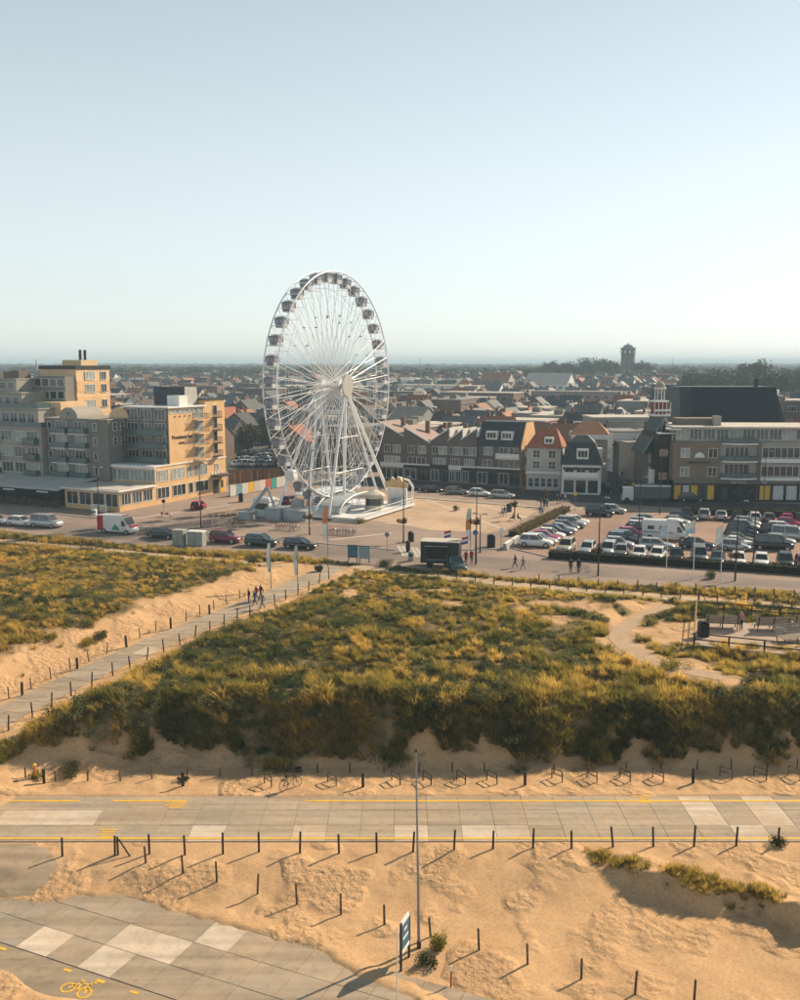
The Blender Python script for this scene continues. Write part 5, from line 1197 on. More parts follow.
paints = [mat('bike_red',(.25,.02,.03),.4), mat('bike_silver',(.4,.4,.42),.35,metal=.4), mat('bike_blue',(.03,.06,.2),.4), m_bike, mat('bike_pink',(.45,.12,.22),.4)]
def put_bike(p, rz, label, group=None, k=0, tilt=0):
    if not bike_used[0]: bike_used[0] = 1; o = bike; o.location = p; o.rotation_euler = (tilt,0,rz); o['label'] = label
    else: o = clone(bike, p, rz, label, swap={'bike_paint': paints[k % 5]}); o.rotation_euler = (tilt,0,rz)
    if group: o['group'] = group
    return o
p = GT(291,789); put_bike(p, D2R(38), 'dark bicycle with a front crate leaning on a stand by the promenade', None, 3, D2R(-10))
crate = MB(); crate.box(-.2,.2,-.16,.16,0,.02); 
for a in ((-.2,-.19,-.16,.16),(.19,.2,-.16,.16),(-.19,.19,-.16,-.15),(-.19,.19,.15,.16)): crate.box(a[0],a[1],a[2],a[3],.021,.28)
o = crate.build('crate', m_black, None, p+Vector((.42,.30,1.05)), D2R(38)); tag(o, 'black crate on the handlebar of the bicycle by the promenade', 'crate')
def bike_rack(pts, label, group, rz=None):
    for i, (px, py) in enumerate(pts): put_bike(G(px,py), (ROT+math.pi/2 if rz is None else rz)+random.uniform(-.25,.25), label % ordn(i+1), group, random.randrange(5), random.uniform(-.12,.12))
bike_rack([(231,526),(234,526.2),(237,526.4),(240,526.6),(243,526.8)], '%s bicycle from the left in the rack in front of the maroon car', 'bicycles in the left rack')
bike_rack([(277,529.5),(280,529.7),(283,529.9),(286,530.1),(291,530.4),(294,530.6),(297,530.8)], '%s bicycle from the left in the rack below the wheel ballast', 'bicycles in the middle rack')
bike_rack([(329,534),(332,534.2),(335,534.4),(338,534.6),(341,534.8),(344,535),(347,535.2),(351,535.4),(354,535.6)], '%s bicycle from the left in the rack left of the zebra crossing', 'bicycles in the right rack')
put_bike(G(206,527), ROT, 'lone bicycle parked beside the lamp post near the hotel', None, 0); put_bike(G(212,526), ROT+.3, 'dark moped-like bicycle right of the lamp near the hotel', None, 3)
for i,(px,py) in enumerate([(84,547),(93,548),(104,549)]): put_bike(G(px,py), ROT+.2*i, '%s dark bicycle from the left parked on the verge by the street' % ordn(i+1), 'bicycles on the left verge', 3)
put_bike(G(583,572), ROT, 'bicycle beside the two standing people on the boulevard', None, 1)
# foreground: tall pole, sign board, stakes, marker
p = GT(419,948); top = AtD(409.5,752,p.y); t = empty('tall_pole', p, 0, 'tall slender grey mast rising from the foreground sand', 'pole')
hh = top.z - p.z; mb = MB(); mb.tube((0,0,-.5),(-.05,0,hh*.35),.08,.062,n=10); mb.tube((-.05,0,hh*.35),(-.18,0,hh),.062,.035,n=10); mb.build('shaft', m_grey, t, smooth=False); mb = MB(); mb.tube((-.18,0,hh),(-.18,0,hh+.12),.075,.05,n=8); mb.build('cap', m_dark, t); MB().tube((0,0,-.05),(0,0,.35),.11,n=10).build('base_collar', m_dark, t)
pa, pb = GT(401,971), GT(409,957); pc = (pa+pb)/2; an = math.atan2(pb.y-pa.y, pb.x-pa.x); L_ = (pb-pa).length
sg = empty('sign_board', pc, an, 'blue-grey information board with white edges on two dark legs', 'sign')
hh = 2.35
for x in (-L_/2, L_/2): MB().box(x-.05,x+.05,-.05,.05,-.4,hh).build('leg', m_dark, sg)
m_board = mat('board_blue', (.05,.14,.22), .5, .12, 2); MB().box(-L_/2+.055,L_/2-.055,-.03,.03,.95,hh-.12).build('panel', m_board, sg)
for z0, z1 in ((.78,.948),(hh-.118,hh+.06)): MB().box(-L_/2+.055,L_/2-.055,-.05,.05,z0,z1).build('trim', m_white, sg)
for z, s in ((hh-.55,.5),(hh-.95,.9)):
    for sd in (-1,1): MB().box(-s*L_*.35,s*L_*.35,sd*.034-.003,sd*.034+.003,z,z+.12).build('lettering', m_white, sg)
p = GT(397,1003); o = MB().tube((0,0,-.4),(0,0,3.7),.035,n=7).build('white_stake', m_white, None, p); tag(o, 'thin tall white stake in front of the sign board', 'stake')
p = GT(451,987); t = empty('marker_stake', p, 0, 'short red and white marker stake in the foreground sand', 'stake'); MB().tube((0,0,-.3),(0,0,.8),.04,n=7).build('red_lower', mat('marker_red',(.35,.06,.03),.6), t); MB().tube((0,0,.8),(0,0,1.05),.04,n=7).build('white_top', m_white, t)
p = GT(35,779); t = empty('hydrant_marker', p, 0, 'orange marker post with yellow cap beside the dune foot', 'marker'); MB().tube((0,0,-.2),(0,0,.85),.09,n=8).build('shaft', mat('marker_orange',(.55,.14,.03),.6), t); MB().ball((0,0,.95),.16,.16,.14).build('cap', m_yel, t)
# picnic terrace: railing, benches, bin
tr = empty('terrace_railing', TERR[0], 0, 'dark timber railing around the picnic terrace', 'railing'); o0 = TERR[0]
corn = [TERR[3], TERR[0], TERR[1], TERR[2]]
m_raill = mat('painted_sunlit_rail', (.36,.24,.11), .85, .15, 3)  # left-hand rails and posts: sunlight put into a yellower wood colour
for a, b in zip(corn[:-1], corn[1:]):
    n = max(2, round((b-a).length/2.6)); 
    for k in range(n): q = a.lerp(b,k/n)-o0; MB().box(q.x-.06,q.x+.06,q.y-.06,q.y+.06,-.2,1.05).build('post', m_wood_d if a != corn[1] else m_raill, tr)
    for z in (.5,1.0):
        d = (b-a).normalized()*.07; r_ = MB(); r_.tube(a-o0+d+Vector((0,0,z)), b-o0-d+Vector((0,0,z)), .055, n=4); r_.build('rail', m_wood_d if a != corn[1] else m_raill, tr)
m_slat = mat('bench_slat', (.30,.25,.20), .8, .15, 3, rnd=.1); m_slatd = mat('bench_frame', (.06,.06,.06), .6)
def lounge(p, rz, label):
    t = empty('lounge_bench', p, rz, label, 'bench', 'slatted lounge benches on the terrace'); W = 3.0
    for k in range(6): MB().box(-W/2,W/2,.0+k*.16,.13+k*.16,.42+.015*k,.46+.015*k).build('seat_slat', m_slat, t)
    for k in range(6):
        y, z = .98+k*.075, .50+k*.15; b = MB(); b.add([(-W/2,y,z),(W/2,y,z),(W/2,y+.06,z+.125),(-W/2,y+.06,z+.125),(-W/2,y+.035,z-.015),(W/2,y+.035,z-.015),(W/2,y+.095,z+.11),(-W/2,y+.095,z+.11)],[(0,1,2,3),(7,6,5,4),(0,4,5,1),(1,5,6,2),(2,6,7,3),(3,7,4,0)]); b.build('back_slat', m_slat, t)
    for x in (-W/2+.2,0,W/2-.2): b = MB(); b.tube((x,.1,0),(x,.1,.42),.05,n=5); b.tube((x,.95,0),(x,1.48,1.4),.05,n=5); b.tube((x,.1,.40),(x,.98,.46),.045,n=5); b.build('leg', m_slatd, t)
    return t
TG = lambda a,b: G(a,b,TERR_Z+.02)
lounge(TG(720,626), D2R(172), 'dark slatted bench on the left of the terrace beside the bin'); lounge(TG(769,628), D2R(176), 'slatted bench in the middle back of the picnic terrace'); lounge(TG(798,643), D2R(20), 'sunlit pale slatted bench at the right edge of the terrace')
lounge(TG(806,626), D2R(176), 'slatted bench at the far right back of the terrace')
def bin_(p, label, h=1.15, r=.3, sq=True, m=m_black):
    t = empty('litter_bin', p, 0, label, 'bin')
    if sq: MB().box(-r,r,-r,r,.02,h*.85).build('body', m, t); MB().frustum(-r-.02,r+.02,-r-.02,r+.02,h*.851,-r*.6,r*.6,-r*.6,r*.6,h).build('lid', m, t)
    else: MB().tube((0,0,.02),(0,0,h*.85),r,n=12).build('body', m, t); MB().tube((0,0,h*.851),(0,0,h),r*1.05,r*.7,n=12).build('lid', m, t)
    MB().box(-r*.6,r*.6,-r-.03,-r+.01,h*.55,h*.75).build('opening', m_shopdark, t)
bin_(TG(703,636), 'dark green litter bin in the left corner of the picnic terrace', 1.35, .4)
# ------------------------------------------------------------------ vehicles
m_paint = mat('car_paint', (.5,.5,.5), .25, .02, .3, spec=.6)
m_cglass = mat('car_glass', (.02,.028,.032), .06, .1, .3, spec=.9)
m_tyre = mat('tyre', (.02,.02,.02), .85); m_rim = mat('alloy_rim', (.45,.45,.46), .35, .1, 2, metal=.5); m_hl = mat('headlight', (.65,.66,.66), .15, spec=.8); m_tl = mat('taillight', (.30,.015,.015), .3)
CP = {n: mat('paint_'+n, c, r, .02, .3, spec=.7, metal=mt) for n, c, r, mt in [('white',(.70,.71,.71),.25,0),('silver',(.42,.44,.46),.3,.4),('grey',(.16,.17,.18),.28,.3),('black',(.012,.013,.015),.15,0),('navy',(.02,.035,.07),.18,.1),('teal',(.03,.06,.065),.2,.1),('magenta',(.38,.03,.12),.22,0),('red',(.42,.02,.03),.22,0),('maroon',(.16,.015,.045),.2,0),('beige',(.42,.37,.30),.3,.2),('darkgreen',(.02,.035,.03),.2,.1)]}
def loft(st):
    mb = MB(); n = 10; vs = []; fs = []
    for x, zl, zb, w in st:
        c = (zl+zb)/2
        vs += [(x,-w*.86,zl),(x,-w*.98,zl+.10),(x,-w,c),(x,-w*.97,zb-.10),(x,-w*.84,zb),(x,w*.84,zb),(x,w*.97,zb-.10),(x,w,c),(x,w*.98,zl+.10),(x,w*.86,zl)]
    m = len(st)
    for i in range(m-1):
        for k in range(n): fs.append((i*n+k, i*n+(k+1)%n, (i+1)*n+(k+1)%n, (i+1)*n+k))
    fs += [tuple(range(n)), tuple((m-1)*n+k for k in range(n-1,-1,-1))]; mb.add(vs, fs); return mb
def make_car(kind):
    K = {'hatch':(4.0,.87,.90,1.47,(-1.9,.75),(-1.45,.05)), 'estate':(4.6,.88,.92,1.47,(-2.15,.85),(-1.85,.05)), 'sedan':(4.6,.89,.92,1.44,(-1.75,.9),(-1.0,.05)), 'suv':(4.5,.93,1.05,1.70,(-2.12,.85),(-1.85,.15)), 'mpv':(5.0,.96,1.12,1.96,(-2.42,1.35),(-2.3,.75))}
    L, w, zb, H, gb, gt = K[kind]; h = L/2
    t = empty('car', (0,0,0), 0, kind, 'car')
    hood = zb - .12 if kind != 'mpv' else zb-.05
    body = loft([(-h,.36,zb-.22,w*.86),(-h+.12,.26,zb-.03,w*.95),(-h+.6,.22,zb,w),(0,.2,zb,w),(gb[1]-.1,.2,zb-.01,w),(gb[1]+.35,.2,hood+.05,w),(h-.35,.24,hood-.06,w*.94),(h-.08,.3,hood-.16,w*.84),(h,.38,hood-.30,w*.76)])
    link('body', fixn(body.mesh('body', m_paint, True)), t)
    g = MB(); zt = H-.05; g.frustum(gb[0],gb[1],-w*.86,w*.86,zb-.03, gt[0],gt[1],-w*.70,w*.70,zt); g.build('windows', m_cglass, t)
    r = MB(); r.frustum(gt[0]-.03,gt[1]+.03,-w*.71,w*.71,zt, gt[0]+.1,gt[1]-.12,-w*.62,w*.62,H)
    for s in (-1,1):
        r.tube((gb[1],s*w*.86,zb-.02),(gt[1],s*w*.71,zt),.05,n=4); r.tube((gb[0],s*w*.86,zb-.02),(gt[0],s*w*.71,zt),.075,n=4); xm = (gt[0]+gt[1])/2; r.tube((xm+.1,s*w*.865,zb-.02),(xm,s*w*.71,zt),.045,n=4)
        r.box(gb[1]-.3,gb[1]-.12,s*w*1.0-.1*(s<0),s*w*1.0+.1*(s>0),zb-.02,zb+.12)
    r.build('roof', m_paint, t)
    R = .32 if kind not in ('suv','mpv') else .36
    for x in (-h+.82, h-.80):
        for s in (-1,1):
            wv = MB(); wv.tube((x,s*(w-.19),R),(x,s*(w+.01),R),R,n=14); wo = wv.build('wheel', m_tyre, t); MB().tube((x,s*(w+.0),R),(x,s*(w+.025),R),R*.62,n=10).build('rim', m_rim, wo)
    for s in (-1,1):
        MB().frustum(h-.32,h-.06,s*w*.55-.16,s*w*.55+.16,hood-.34,h-.36,h-.16,s*w*.57-.15,s*w*.57+.15,hood-.16).build('headlight', m_hl, t)
        MB().box(-h-.015,-h+.12,s*w*.68-.14,s*w*.68+.14,zb-.34,zb-.12).build('taillight', m_tl, t)
    MB().box(h-.03,h+.012,-.26,.26,.42,.53).build('number_plate', m_yel, t)
    return kids_of(t)
CARP = {k: make_car(k) for k in ('hatch','estate','sedan','suv','mpv')}; CUSED = set()
def car(kind, col, p, rz, label, group=None, cat='car'):
    if kind not in CUSED:
        CUSED.add(kind); o = CARP[kind]; o.location = p; o.rotation_euler = (0,0,rz); o['label'] = label
        for c in KIDS[o.name]: dressed(c, {'car_paint': CP[col]})
    else: o = clone(CARP[kind], p, rz, label, swap={'car_paint': CP[col], **{'paint_'+k: CP[col] for k in CP}})
    o['category'] = cat
    if group: o['group'] = group
    elif 'group' in o: del o['group']
    return o
def lerp_px(a, b, n): return [(a[0]+(b[0]-a[0])*k/(n-1), a[1]+(b[1]-a[1])*k/(n-1)) for k in range(n)]
TB = math.atan2(-.37,.93)
kd = {'hatch':'hatchback','estate':'estate car','sedan':'saloon car','suv':'SUV','mpv':'people carrier'}
# boulevard traffic
for px, py, kind, col, rz, lb in [(-3,524,'hatch','silver',TB-.0,'silver car cut off by the left edge on the boulevard'),(22,525.5,'estate','white',TB,'white estate car at the left end of the boulevard'),(47,527,'mpv','silver',TB,'silver delivery van behind the white estate car'),
    (163,538,'sedan','darkgreen',TB,'dark saloon car beside the grey cabinets on the boulevard'),(226,542.5,'suv','maroon',TB,'maroon SUV on the boulevard right of the cabinets'),(262,546,'suv','darkgreen',TB+.05,'dark green SUV following the maroon one'),(301,548.5,'estate','black',TB,'black estate car leading the cars below the wheel'),
    (199,509,'hatch','red',ROT+math.pi/2+.3,'red hatchback parked beside the hotel')]:
    car(kind, col, G(px,py), rz, lb, 'cars on the boulevard')
# street in front of the terrace houses
for px, py, kind, col in [(414,490,'sedan','navy'),(433,492,'hatch','black'),(457,494.2,'estate','grey'),(480,496,'hatch','white'),(503,498,'estate','silver')]:
    car(kind, col, G(px,py), ROT+.08, '%s %s parked before the brick houses' % (col, kd[kind]), 'cars parked before the houses')
def carrow(pts, kinds, cols, rz, where, group, jit=.03):
    for i, (px, py) in enumerate(pts):
        k, c = kinds[i % len(kinds)], cols[i % len(cols)]
        car(k, c, G(px,py), rz+random.gauss(0,jit), '%s %s, %s %s' % (c, kd[k], ordn(i+1), where), group)
carrow(lerp_px((536,546.5),(576,524.5),9), ['suv','estate','hatch','hatch','estate','sedan','hatch','suv','hatch'], ['white','silver','magenta','white','navy','silver','grey','silver','white'], ROT+.1, 'from the front in the leftmost parked row', 'cars in the left parked row')
carrow([(566,551.5),(587,553),(608,554.5),(621,556),(639,558),(657,559),(676,560.5),(699,561.5),(717,563),(738,564.5),(761,565.5),(785,567),(803,568)], ['suv','estate','suv','hatch','hatch','hatch','hatch','mpv','sedan','hatch','hatch','suv','hatch'], ['beige','silver','silver','grey','white','white','black','grey','teal','white','white','darkgreen','maroon'], ROT-math.pi/2+.1, 'from the left along the front hedge', 'cars along the front hedge')
carrow(lerp_px((619,547.5),(648,523.5),8), ['hatch','suv','estate','hatch','sedan','hatch','estate','hatch'], ['silver','navy','grey','magenta','black','white','silver','silver'], ROT+.1, 'from the front in the second parked row', 'cars in the second parked row')
carrow([(657,549),(671,529),(677,525),(683,521.5)], ['estate','sedan','hatch','estate'], ['silver','white','silver','navy'], ROT+.1, 'from the front in the row beside the camper', 'cars around the camper')
car('sedan','navy', G(697,548.5), ROT+.06, 'dark blue saloon standing alone right of the camper')
carrow(lerp_px((735,550),(747,526),8), ['hatch','sedan','sedan','estate','suv','suv','hatch'], ['silver','white','grey','black','navy','black','silver'], ROT+.1, 'from the front in the third parked row', 'cars in the third parked row')
carrow([(773,549.5),(780,544.5),(790,539.5),(776,536),(783,531.5),(790,527)], ['mpv','hatch','mpv','suv','estate','hatch'], ['black','silver','silver','black','white','magenta'], ROT+.1, 'from the front in the right-hand parked row', 'cars in the right parked row')
carrow([(687,517.5),(704,518.5),(721,519),(737,520),(754,520.7),(768,521.3),(786,522),(799,522.5)], ['suv','suv','sedan','suv','hatch','hatch','hatch','suv'], ['black','silver','silver','black','white','grey','magenta','black'], ROT+math.pi/2+.15, 'from the left along the rear hedge', 'cars along the rear hedge')
car('suv','black', G(600,516), ROT+.1, 'black SUV waiting at the corner of the car park'); car('hatch','silver', G(614,513), ROT+.1, 'silver hatchback behind the black SUV at the corner'); car('suv','black', G(691,501.5), ROT*.2, 'black SUV passing before the yellow shop windows')
car('hatch','black', G(606,490.5), D2R(95), 'black hatchback in the mouth of the side street')
# car park behind the wheel
for j in range(4):
    for i in range(9):
        p = G(238+i*6.2+j*3, 466-j*3.6)
        car(random.choice(['hatch','estate','suv','sedan']), random.choice(['white','silver','grey','black','navy','silver']), p, ROT+math.pi/2+random.gauss(0,.04), 'car %s from the left, row %s behind the timber fence by the hotel' % (ordn(i+1), ['one','two','three','four'][j]), 'cars parked behind the timber fence')
car('hatch','maroon', G(291,503.5), ROT+math.pi/2, 'dark car behind the wheel ballast')
# big delivery van, camper, lorry, food truck
def make_van(p, rz, label, L=5.6, H=2.55, nose='white', tail=None, name='delivery_van'):
    t = empty(name, p, rz, label, 'van'); h = L/2; w = 1.0
    b = loft([(-h,.35,H-.08,w*.94),(-h+.06,.3,H,w),(h-2.0,.3,H,w),(h-1.75,.3,H-.02,w)]); link('cargo_body', fixn(b.mesh('cargo_body', CP['white'], False)), t)
    c = loft([(h-1.748,.3,H-.04,w*.99),(h-1.5,.3,H-.18,w*.98),(h-.75,.3,1.30,w*.97),(h-.15,.32,1.02,w*.88),(h,.42,.85,w*.8)]); link('cab', fixn(c.mesh('cab', CP[nose], True)), t)
    g = MB(); g.add([(h-1.40,-w*.82,H-.24),(h-1.40,w*.82,H-.24),(h-.74,w*.82,1.36),(h-.74,-w*.82,1.36)],[(0,1,2,3)]); 
    me = g.mesh('windscreen', m_cglass); o = link('windscreen', fixn(me), t, (.05,0,.05))
    for s in (-1,1): MB().add([(h-1.7,s*(w+.012),1.25),(h-.95,s*(w+.0),1.25),(h-1.35,s*(w+.0),2.0),(h-1.7,s*(w+.012),2.0)],[(0,1,2,3)]).build('side_window', m_cglass, t)
    for x in (-h+1.1,h-.95):
        for s in (-1,1): wo = MB().tube((x,s*(w-.2),.36),(x,s*(w+.02),.36),.36,n=14).build('wheel', m_tyre, t); MB().tube((x,s*w,.36),(x,s*(w+.035),.36),.2,n=10).build('rim', m_rim, wo)
    for s in (-1,1): MB().box(h-.22,h-.02,s*.62-.14,s*.62+.14,.78,.95).build('headlight', m_hl, t)
    if tail:
        MB().box(-h-.03,-h+1.0,-w-.012,w+.012,.45,H-.1).build('red_band', CP[tail], t)
        MB().frustum(h-.72,h-.1,-w*.8,w*.8,1.06,h-.72,h-.2,-w*.78,w*.78,1.30).build('red_bonnet', CP[tail], t); MB().frustum(h-1.75,h-1.45,-w*.8,w*.8,H-.03,h-1.75,h-1.5,-w*.75,w*.75,H+.02).build('red_visor', CP[tail], t)
        mb = MB(); mb.add([(-.5,-w-.02,.6),(.1,-w-.02,1.5),(.6,-w-.02,1.1),(1.0,-w-.02,.6)],[(0,1,2,3)]); mb.build('logo', mat('van_logo',(.05,.28,.20),.5), t)
    return t
make_van(G(119,533), TB, 'white delivery van with red tail and red bonnet on the boulevard', 5.9, 2.65, 'white', 'red')
t = make_van(G(666,539.5), ROT+.1, 'white motorhome parked between the car rows', 6.4, 2.75, 'white', None, 'motorhome'); t['category'] = 'motorhome'
MB().frustum(.3,2.2,-.98,.98,2.755, .2,1.4,-.9,.9,3.0).build('overcab', CP['white'], t)
for x in (-2.0,-.4): MB().box(x-.45,x+.45,-1.03,-1.005,1.5,2.0).build('side_window', m_cglass, t)
MB().box(-3.0,1.0,-1.02,-1.004,1.05,1.2).build('stripe', m_grey, t)
t = empty('lorry', G(646,502.5), ROT*.3, 'grey box lorry turning at the end of the side street', 'lorry')
MB().box(-2.2,4.0,-1.2,1.2,.9,3.2).build('cargo_box', mat('lorry_box',(.09,.10,.11),.5), t); MB().box(-2.2,4.0,-1.24,-1.205,3.0,3.22).build('box_edge', m_white, t)
mb = MB(); mb.frustum(-4.3,-2.3,-1.15,1.15,.5,-4.1,-2.3,-1.05,1.05,2.7); mb.build('cab', CP['silver'], t); MB().frustum(-4.34,-4.2,-1.0,1.0,1.5,-4.2,-4.1,-.95,.95,2.4).build('windscreen', m_cglass, t)
for x in (-3.4,1.6,2.8):
    for s in (-1,1): MB().tube((x,s*.9,.48),(x,s*1.18,.48),.48,n=14).build('wheel', m_tyre, t)
p = G(441,566); t = empty('food_truck', p, ROT*.55+.05, 'black box food truck with open side hatch on the boulevard', 'food truck')
m_ftr = mat('food_truck_black', (.028,.032,.032), .45, .15, 1)
MB().box(-2.3,2.3,-1.2,1.2,.55,3.1).build('box_body', m_ftr, t); MB().box(-2.36,2.36,-1.26,1.26,3.1,3.2).build('roof', m_roof_l, t)
MB().box(-1.6,.9,-1.22,-1.201,1.1,2.6).build('hatch_opening', m_shopdark, t); mb = MB(); mb.add([(-1.7,-1.22,2.65),(1.0,-1.22,2.65),(1.0,-2.1,2.75),(-1.7,-2.1,2.75)],[(0,1,2,3)]); mb.build('hatch_flap', m_grey, t); MB().box(-1.6,.9,-1.5,-1.221,1.0,1.06).build('counter', m_grey, t)
for x in (-1.2,1.2):
    for s in (-1,1): MB().tube((x,s*.95,.38),(x,s*1.17,.38),.38,n=14).build('wheel', m_tyre, t)
MB().box(-.8,1.8,1.2,1.21,2.2,2.9).build('sign_strip', m_grey, t)
for x in (-2.34,): MB().box(x,x+.03,-.9,.9,.8,2.8).build('end_panel', m_dark, t)
car('suv','teal', G(455,570), ROT-.9, 'dark teal SUV hitched at the front of the food truck')
# ------------------------------------------------------------------ people
def skin_person(J, E, R):
    me = bpy.data.meshes.new('person'); ks = list(J); me.from_pydata([J[k] for k in ks], [(ks.index(a), ks.index(b)) for a, b in E], [])
    o = bpy.data.objects.new('tmp', me); COL.objects.link(o); o.modifiers.new('s','SKIN')
    for i, k in enumerate(ks):
        sv = me.skin_vertices[0].data[i]; r = R[k]; sv.radius = r if isinstance(r, tuple) else (r, r); sv.use_root = (k == 'pelvis')
    ss = o.modifiers.new('ss','SUBSURF'); ss.levels = 1; ss.render_levels = 1
    dg = bpy.context.evaluated_depsgraph_get(); out = bpy.data.meshes.new_from_object(o.evaluated_get(dg)); bpy.data.objects.remove(o); return out
E_ = [('pelvis','waist'),('waist','chest'),('chest','neck'),('neck','head'),('head','crown'),('chest','shl'),('shl','ell'),('ell','wrl'),('wrl','hal'),('chest','shr'),('shr','elr'),('elr','wrr'),('wrr','har'),('pelvis','hil'),('hil','knl'),('knl','anl'),('anl','tol'),('pelvis','hir'),('hir','knr'),('knr','anr'),('anr','tor')]
R_ = dict(pelvis=(.15,.12),waist=(.14,.11),chest=(.17,.12),neck=.06,head=(.085,.10),crown=(.075,.085),shl=.07,shr=.07,ell=.05,elr=.05,wrl=.035,wrr=.035,hal=.04,har=.04,hil=.10,hir=.10,knl=.065,knr=.065,anl=.045,anr=.045,tol=.04,tor=.04)
def pose(kind):
    J = dict(pelvis=(0,0,.93),waist=(0,0,1.10),chest=(.01,0,1.34),neck=(.02,0,1.50),head=(.03,0,1.60),crown=(.02,0,1.72),shl=(0,.19,1.40),shr=(0,-.19,1.40),ell=(-.05,.26,1.12),elr=(.0,-.26,1.12),wrl=(.03,.27,.88),wrr=(.05,-.27,.88),hal=(.06,.26,.79),har=(.08,-.26,.79),hil=(0,.09,.88),hir=(0,-.09,.88),knl=(.02,.10,.49),knr=(.02,-.10,.49),anl=(0,.10,.09),anr=(0,-.10,.09),tol=(.15,.11,.04),tor=(.15,-.11,.04))
    if kind == 'walk': J.update(knl=(.20,.10,.52),anl=(.28,.10,.10),tol=(.43,.11,.06),knr=(-.06,-.10,.49),anr=(-.33,-.10,.16),tor=(-.22,-.11,.05),ell=(-.16,.25,1.14),wrl=(-.18,.25,.90),hal=(-.15,.24,.82),elr=(.06,-.25,1.13),wrr=(.22,-.24,.95),har=(.28,-.23,.90))
    if kind == 'sit':
        dz = -.44
        for k in ('pelvis','waist','chest','neck','head','crown','shl','shr','ell','elr','hil','hir'): x,y,z = J[k]; J[k] = (x-.02,y,z+dz)
        J.update(knl=(.42,.12,.50),knr=(.42,-.12,.50),anl=(.44,.12,.09),anr=(.44,-.12,.09),tol=(.58,.13,.04),tor=(.58,-.13,.04),wrl=(.2,.2,.58),wrr=(.2,-.2,.58),hal=(.28,.17,.57),har=(.28,-.17,.57))
    return J
m_skin = mat('skin', (.45,.27,.19), .6); m_hair = mat('hair', (.04,.025,.015), .7); m_top = mat('top_cloth', (.2,.2,.2), .9); m_trs = mat('trouser_cloth', (.05,.06,.09), .9); m_shoe = mat('shoe', (.05,.05,.05), .7)
PM = {}
for kd_ in ('stand','walk','sit'):
    me = skin_person(pose(kd_), E_, R_); me.materials.clear()
    for m in (m_skin, m_top, m_trs, m_shoe, m_hair): me.materials.append(m)
    dz = -.44 if kd_ == 'sit' else 0
    for pg in me.polygons:
        x, y, z = pg.center; zz = z - dz
        if zz > 1.53: mi = 4 if (zz > 1.68 or x < -.01) else 0
        elif kd_ == 'sit': mi = 3 if z < .11 else (2 if z < .60 and not (abs(y) > .16 and x < .32 and z > .55) else 1)
        elif abs(y) > .19 and z < .86 and z > .7: mi = 0
        elif z < .10: mi = 3
        elif z < .97 and abs(y) < .215: mi = 2
        else: mi = 1
        if zz > 1.47 and zz <= 1.53: mi = 0
        pg.material_index = mi; pg.use_smooth = True
    PM[kd_] = me
TOPS = {n: mat('top_'+n, c, .9) for n, c in [('black',(.02,.02,.022)),('white',(.6,.6,.58)),('red',(.35,.03,.04)),('blue',(.06,.10,.22)),('grey',(.2,.2,.2)),('pink',(.5,.24,.26)),('beige',(.38,.3,.2))]}
TRS = {n: mat('trousers_'+n, c, .9) for n, c in [('dark',(.02,.022,.03)),('jeans',(.07,.10,.17)),('light',(.4,.36,.3))]}
def person(p, rz, kind, top, trs, label, group=None, hair=None):
    o = link('person', PM[kind], None, p, rz); s = o.material_slots
    s[1].link = 'OBJECT'; s[1].material = TOPS[top]; s[2].link = 'OBJECT'; s[2].material = TRS[trs]
    o.scale = [random.uniform(.95,1.04)]*3; return tag(o, label, 'person', group)
pt = lambda a, b: GT(a,b)
pg = 'walkers on the dune path'
for px, py, k, t1, t2, rz, lb in [(249,604,'stand','black','jeans',3.6,'person in black standing left of the group on the dune path'),(255,606,'walk','blue','dark',3.7,'person in blue walking in front on the dune path'),(256.5,601,'walk','red','dark',3.7,'person in red walking inside the group on the dune path'),(261,600,'walk','black','jeans',3.7,'person in black at the back of the group on the path'),(262.5,609,'walk','grey','jeans',3.7,'person in grey nearest the posts on the dune path')]: person(pt(px,py), rz, k, t1, t2, lb, pg)
for px, py, k, t1, t2, rz, lb in [(502,517,'walk','white','jeans',2.0,'person in white left of the planted lamp on the plaza'),(504.5,517,'walk','blue','light',2.0,'person in blue beside the one in white on the plaza'),(513,521,'sit','black','dark',3.0,'person in black sitting below the planted lamp'),(518,521,'sit','black','jeans',.2,'second seated person in black below the planted lamp'),(540,516,'walk','blue','light',4.5,'person in blue walking at the end of the planter hedge'),(542.5,516,'walk','white','jeans',4.5,'person in white walking at the end of the planter hedge'),
    (544,508,'stand','black','dark',1,'person in black among the group by the corner lamp'),(547,507.5,'stand','grey','dark',2,'person in grey among the group by the corner lamp'),(541,509,'stand','black','jeans',0,'person in black left in the group by the corner'),(557,504,'stand','black','dark',3,'person in black near the white house corner'),(560,503.5,'stand','blue','dark',3,'person in blue near the white house corner'),(565,503,'walk','white','dark',3,'person in white before the mansard house'),(523.5,497,'stand','red','dark',3,'person in red before the alley beside the slate-roofed house'),
    (515,568,'walk','black','dark',3.1,'person in black walking on the boulevard right of the lamp'),(523,570,'walk','grey','jeans',3.1,'person in grey walking on the boulevard behind the one in black'),(466,564.5,'stand','red','dark',1,'person in red beside the food truck'),(471.5,563.5,'stand','red','dark',2,'person in red nearest the lamp beside the food truck'),(570.5,573,'stand','black','dark',1,'person in black standing left on the boulevard verge'),(578.5,573,'stand','black','dark',2,'person in black standing beside a bicycle on the verge'),(309.8,534,'stand','white','dark',0,'person in white standing below the wheel by the lamp'),(564,518,'stand','black','dark',0,'person in black at the far end of the planter hedge')]: person(G(px,py), rz, k, t1, t2, lb)
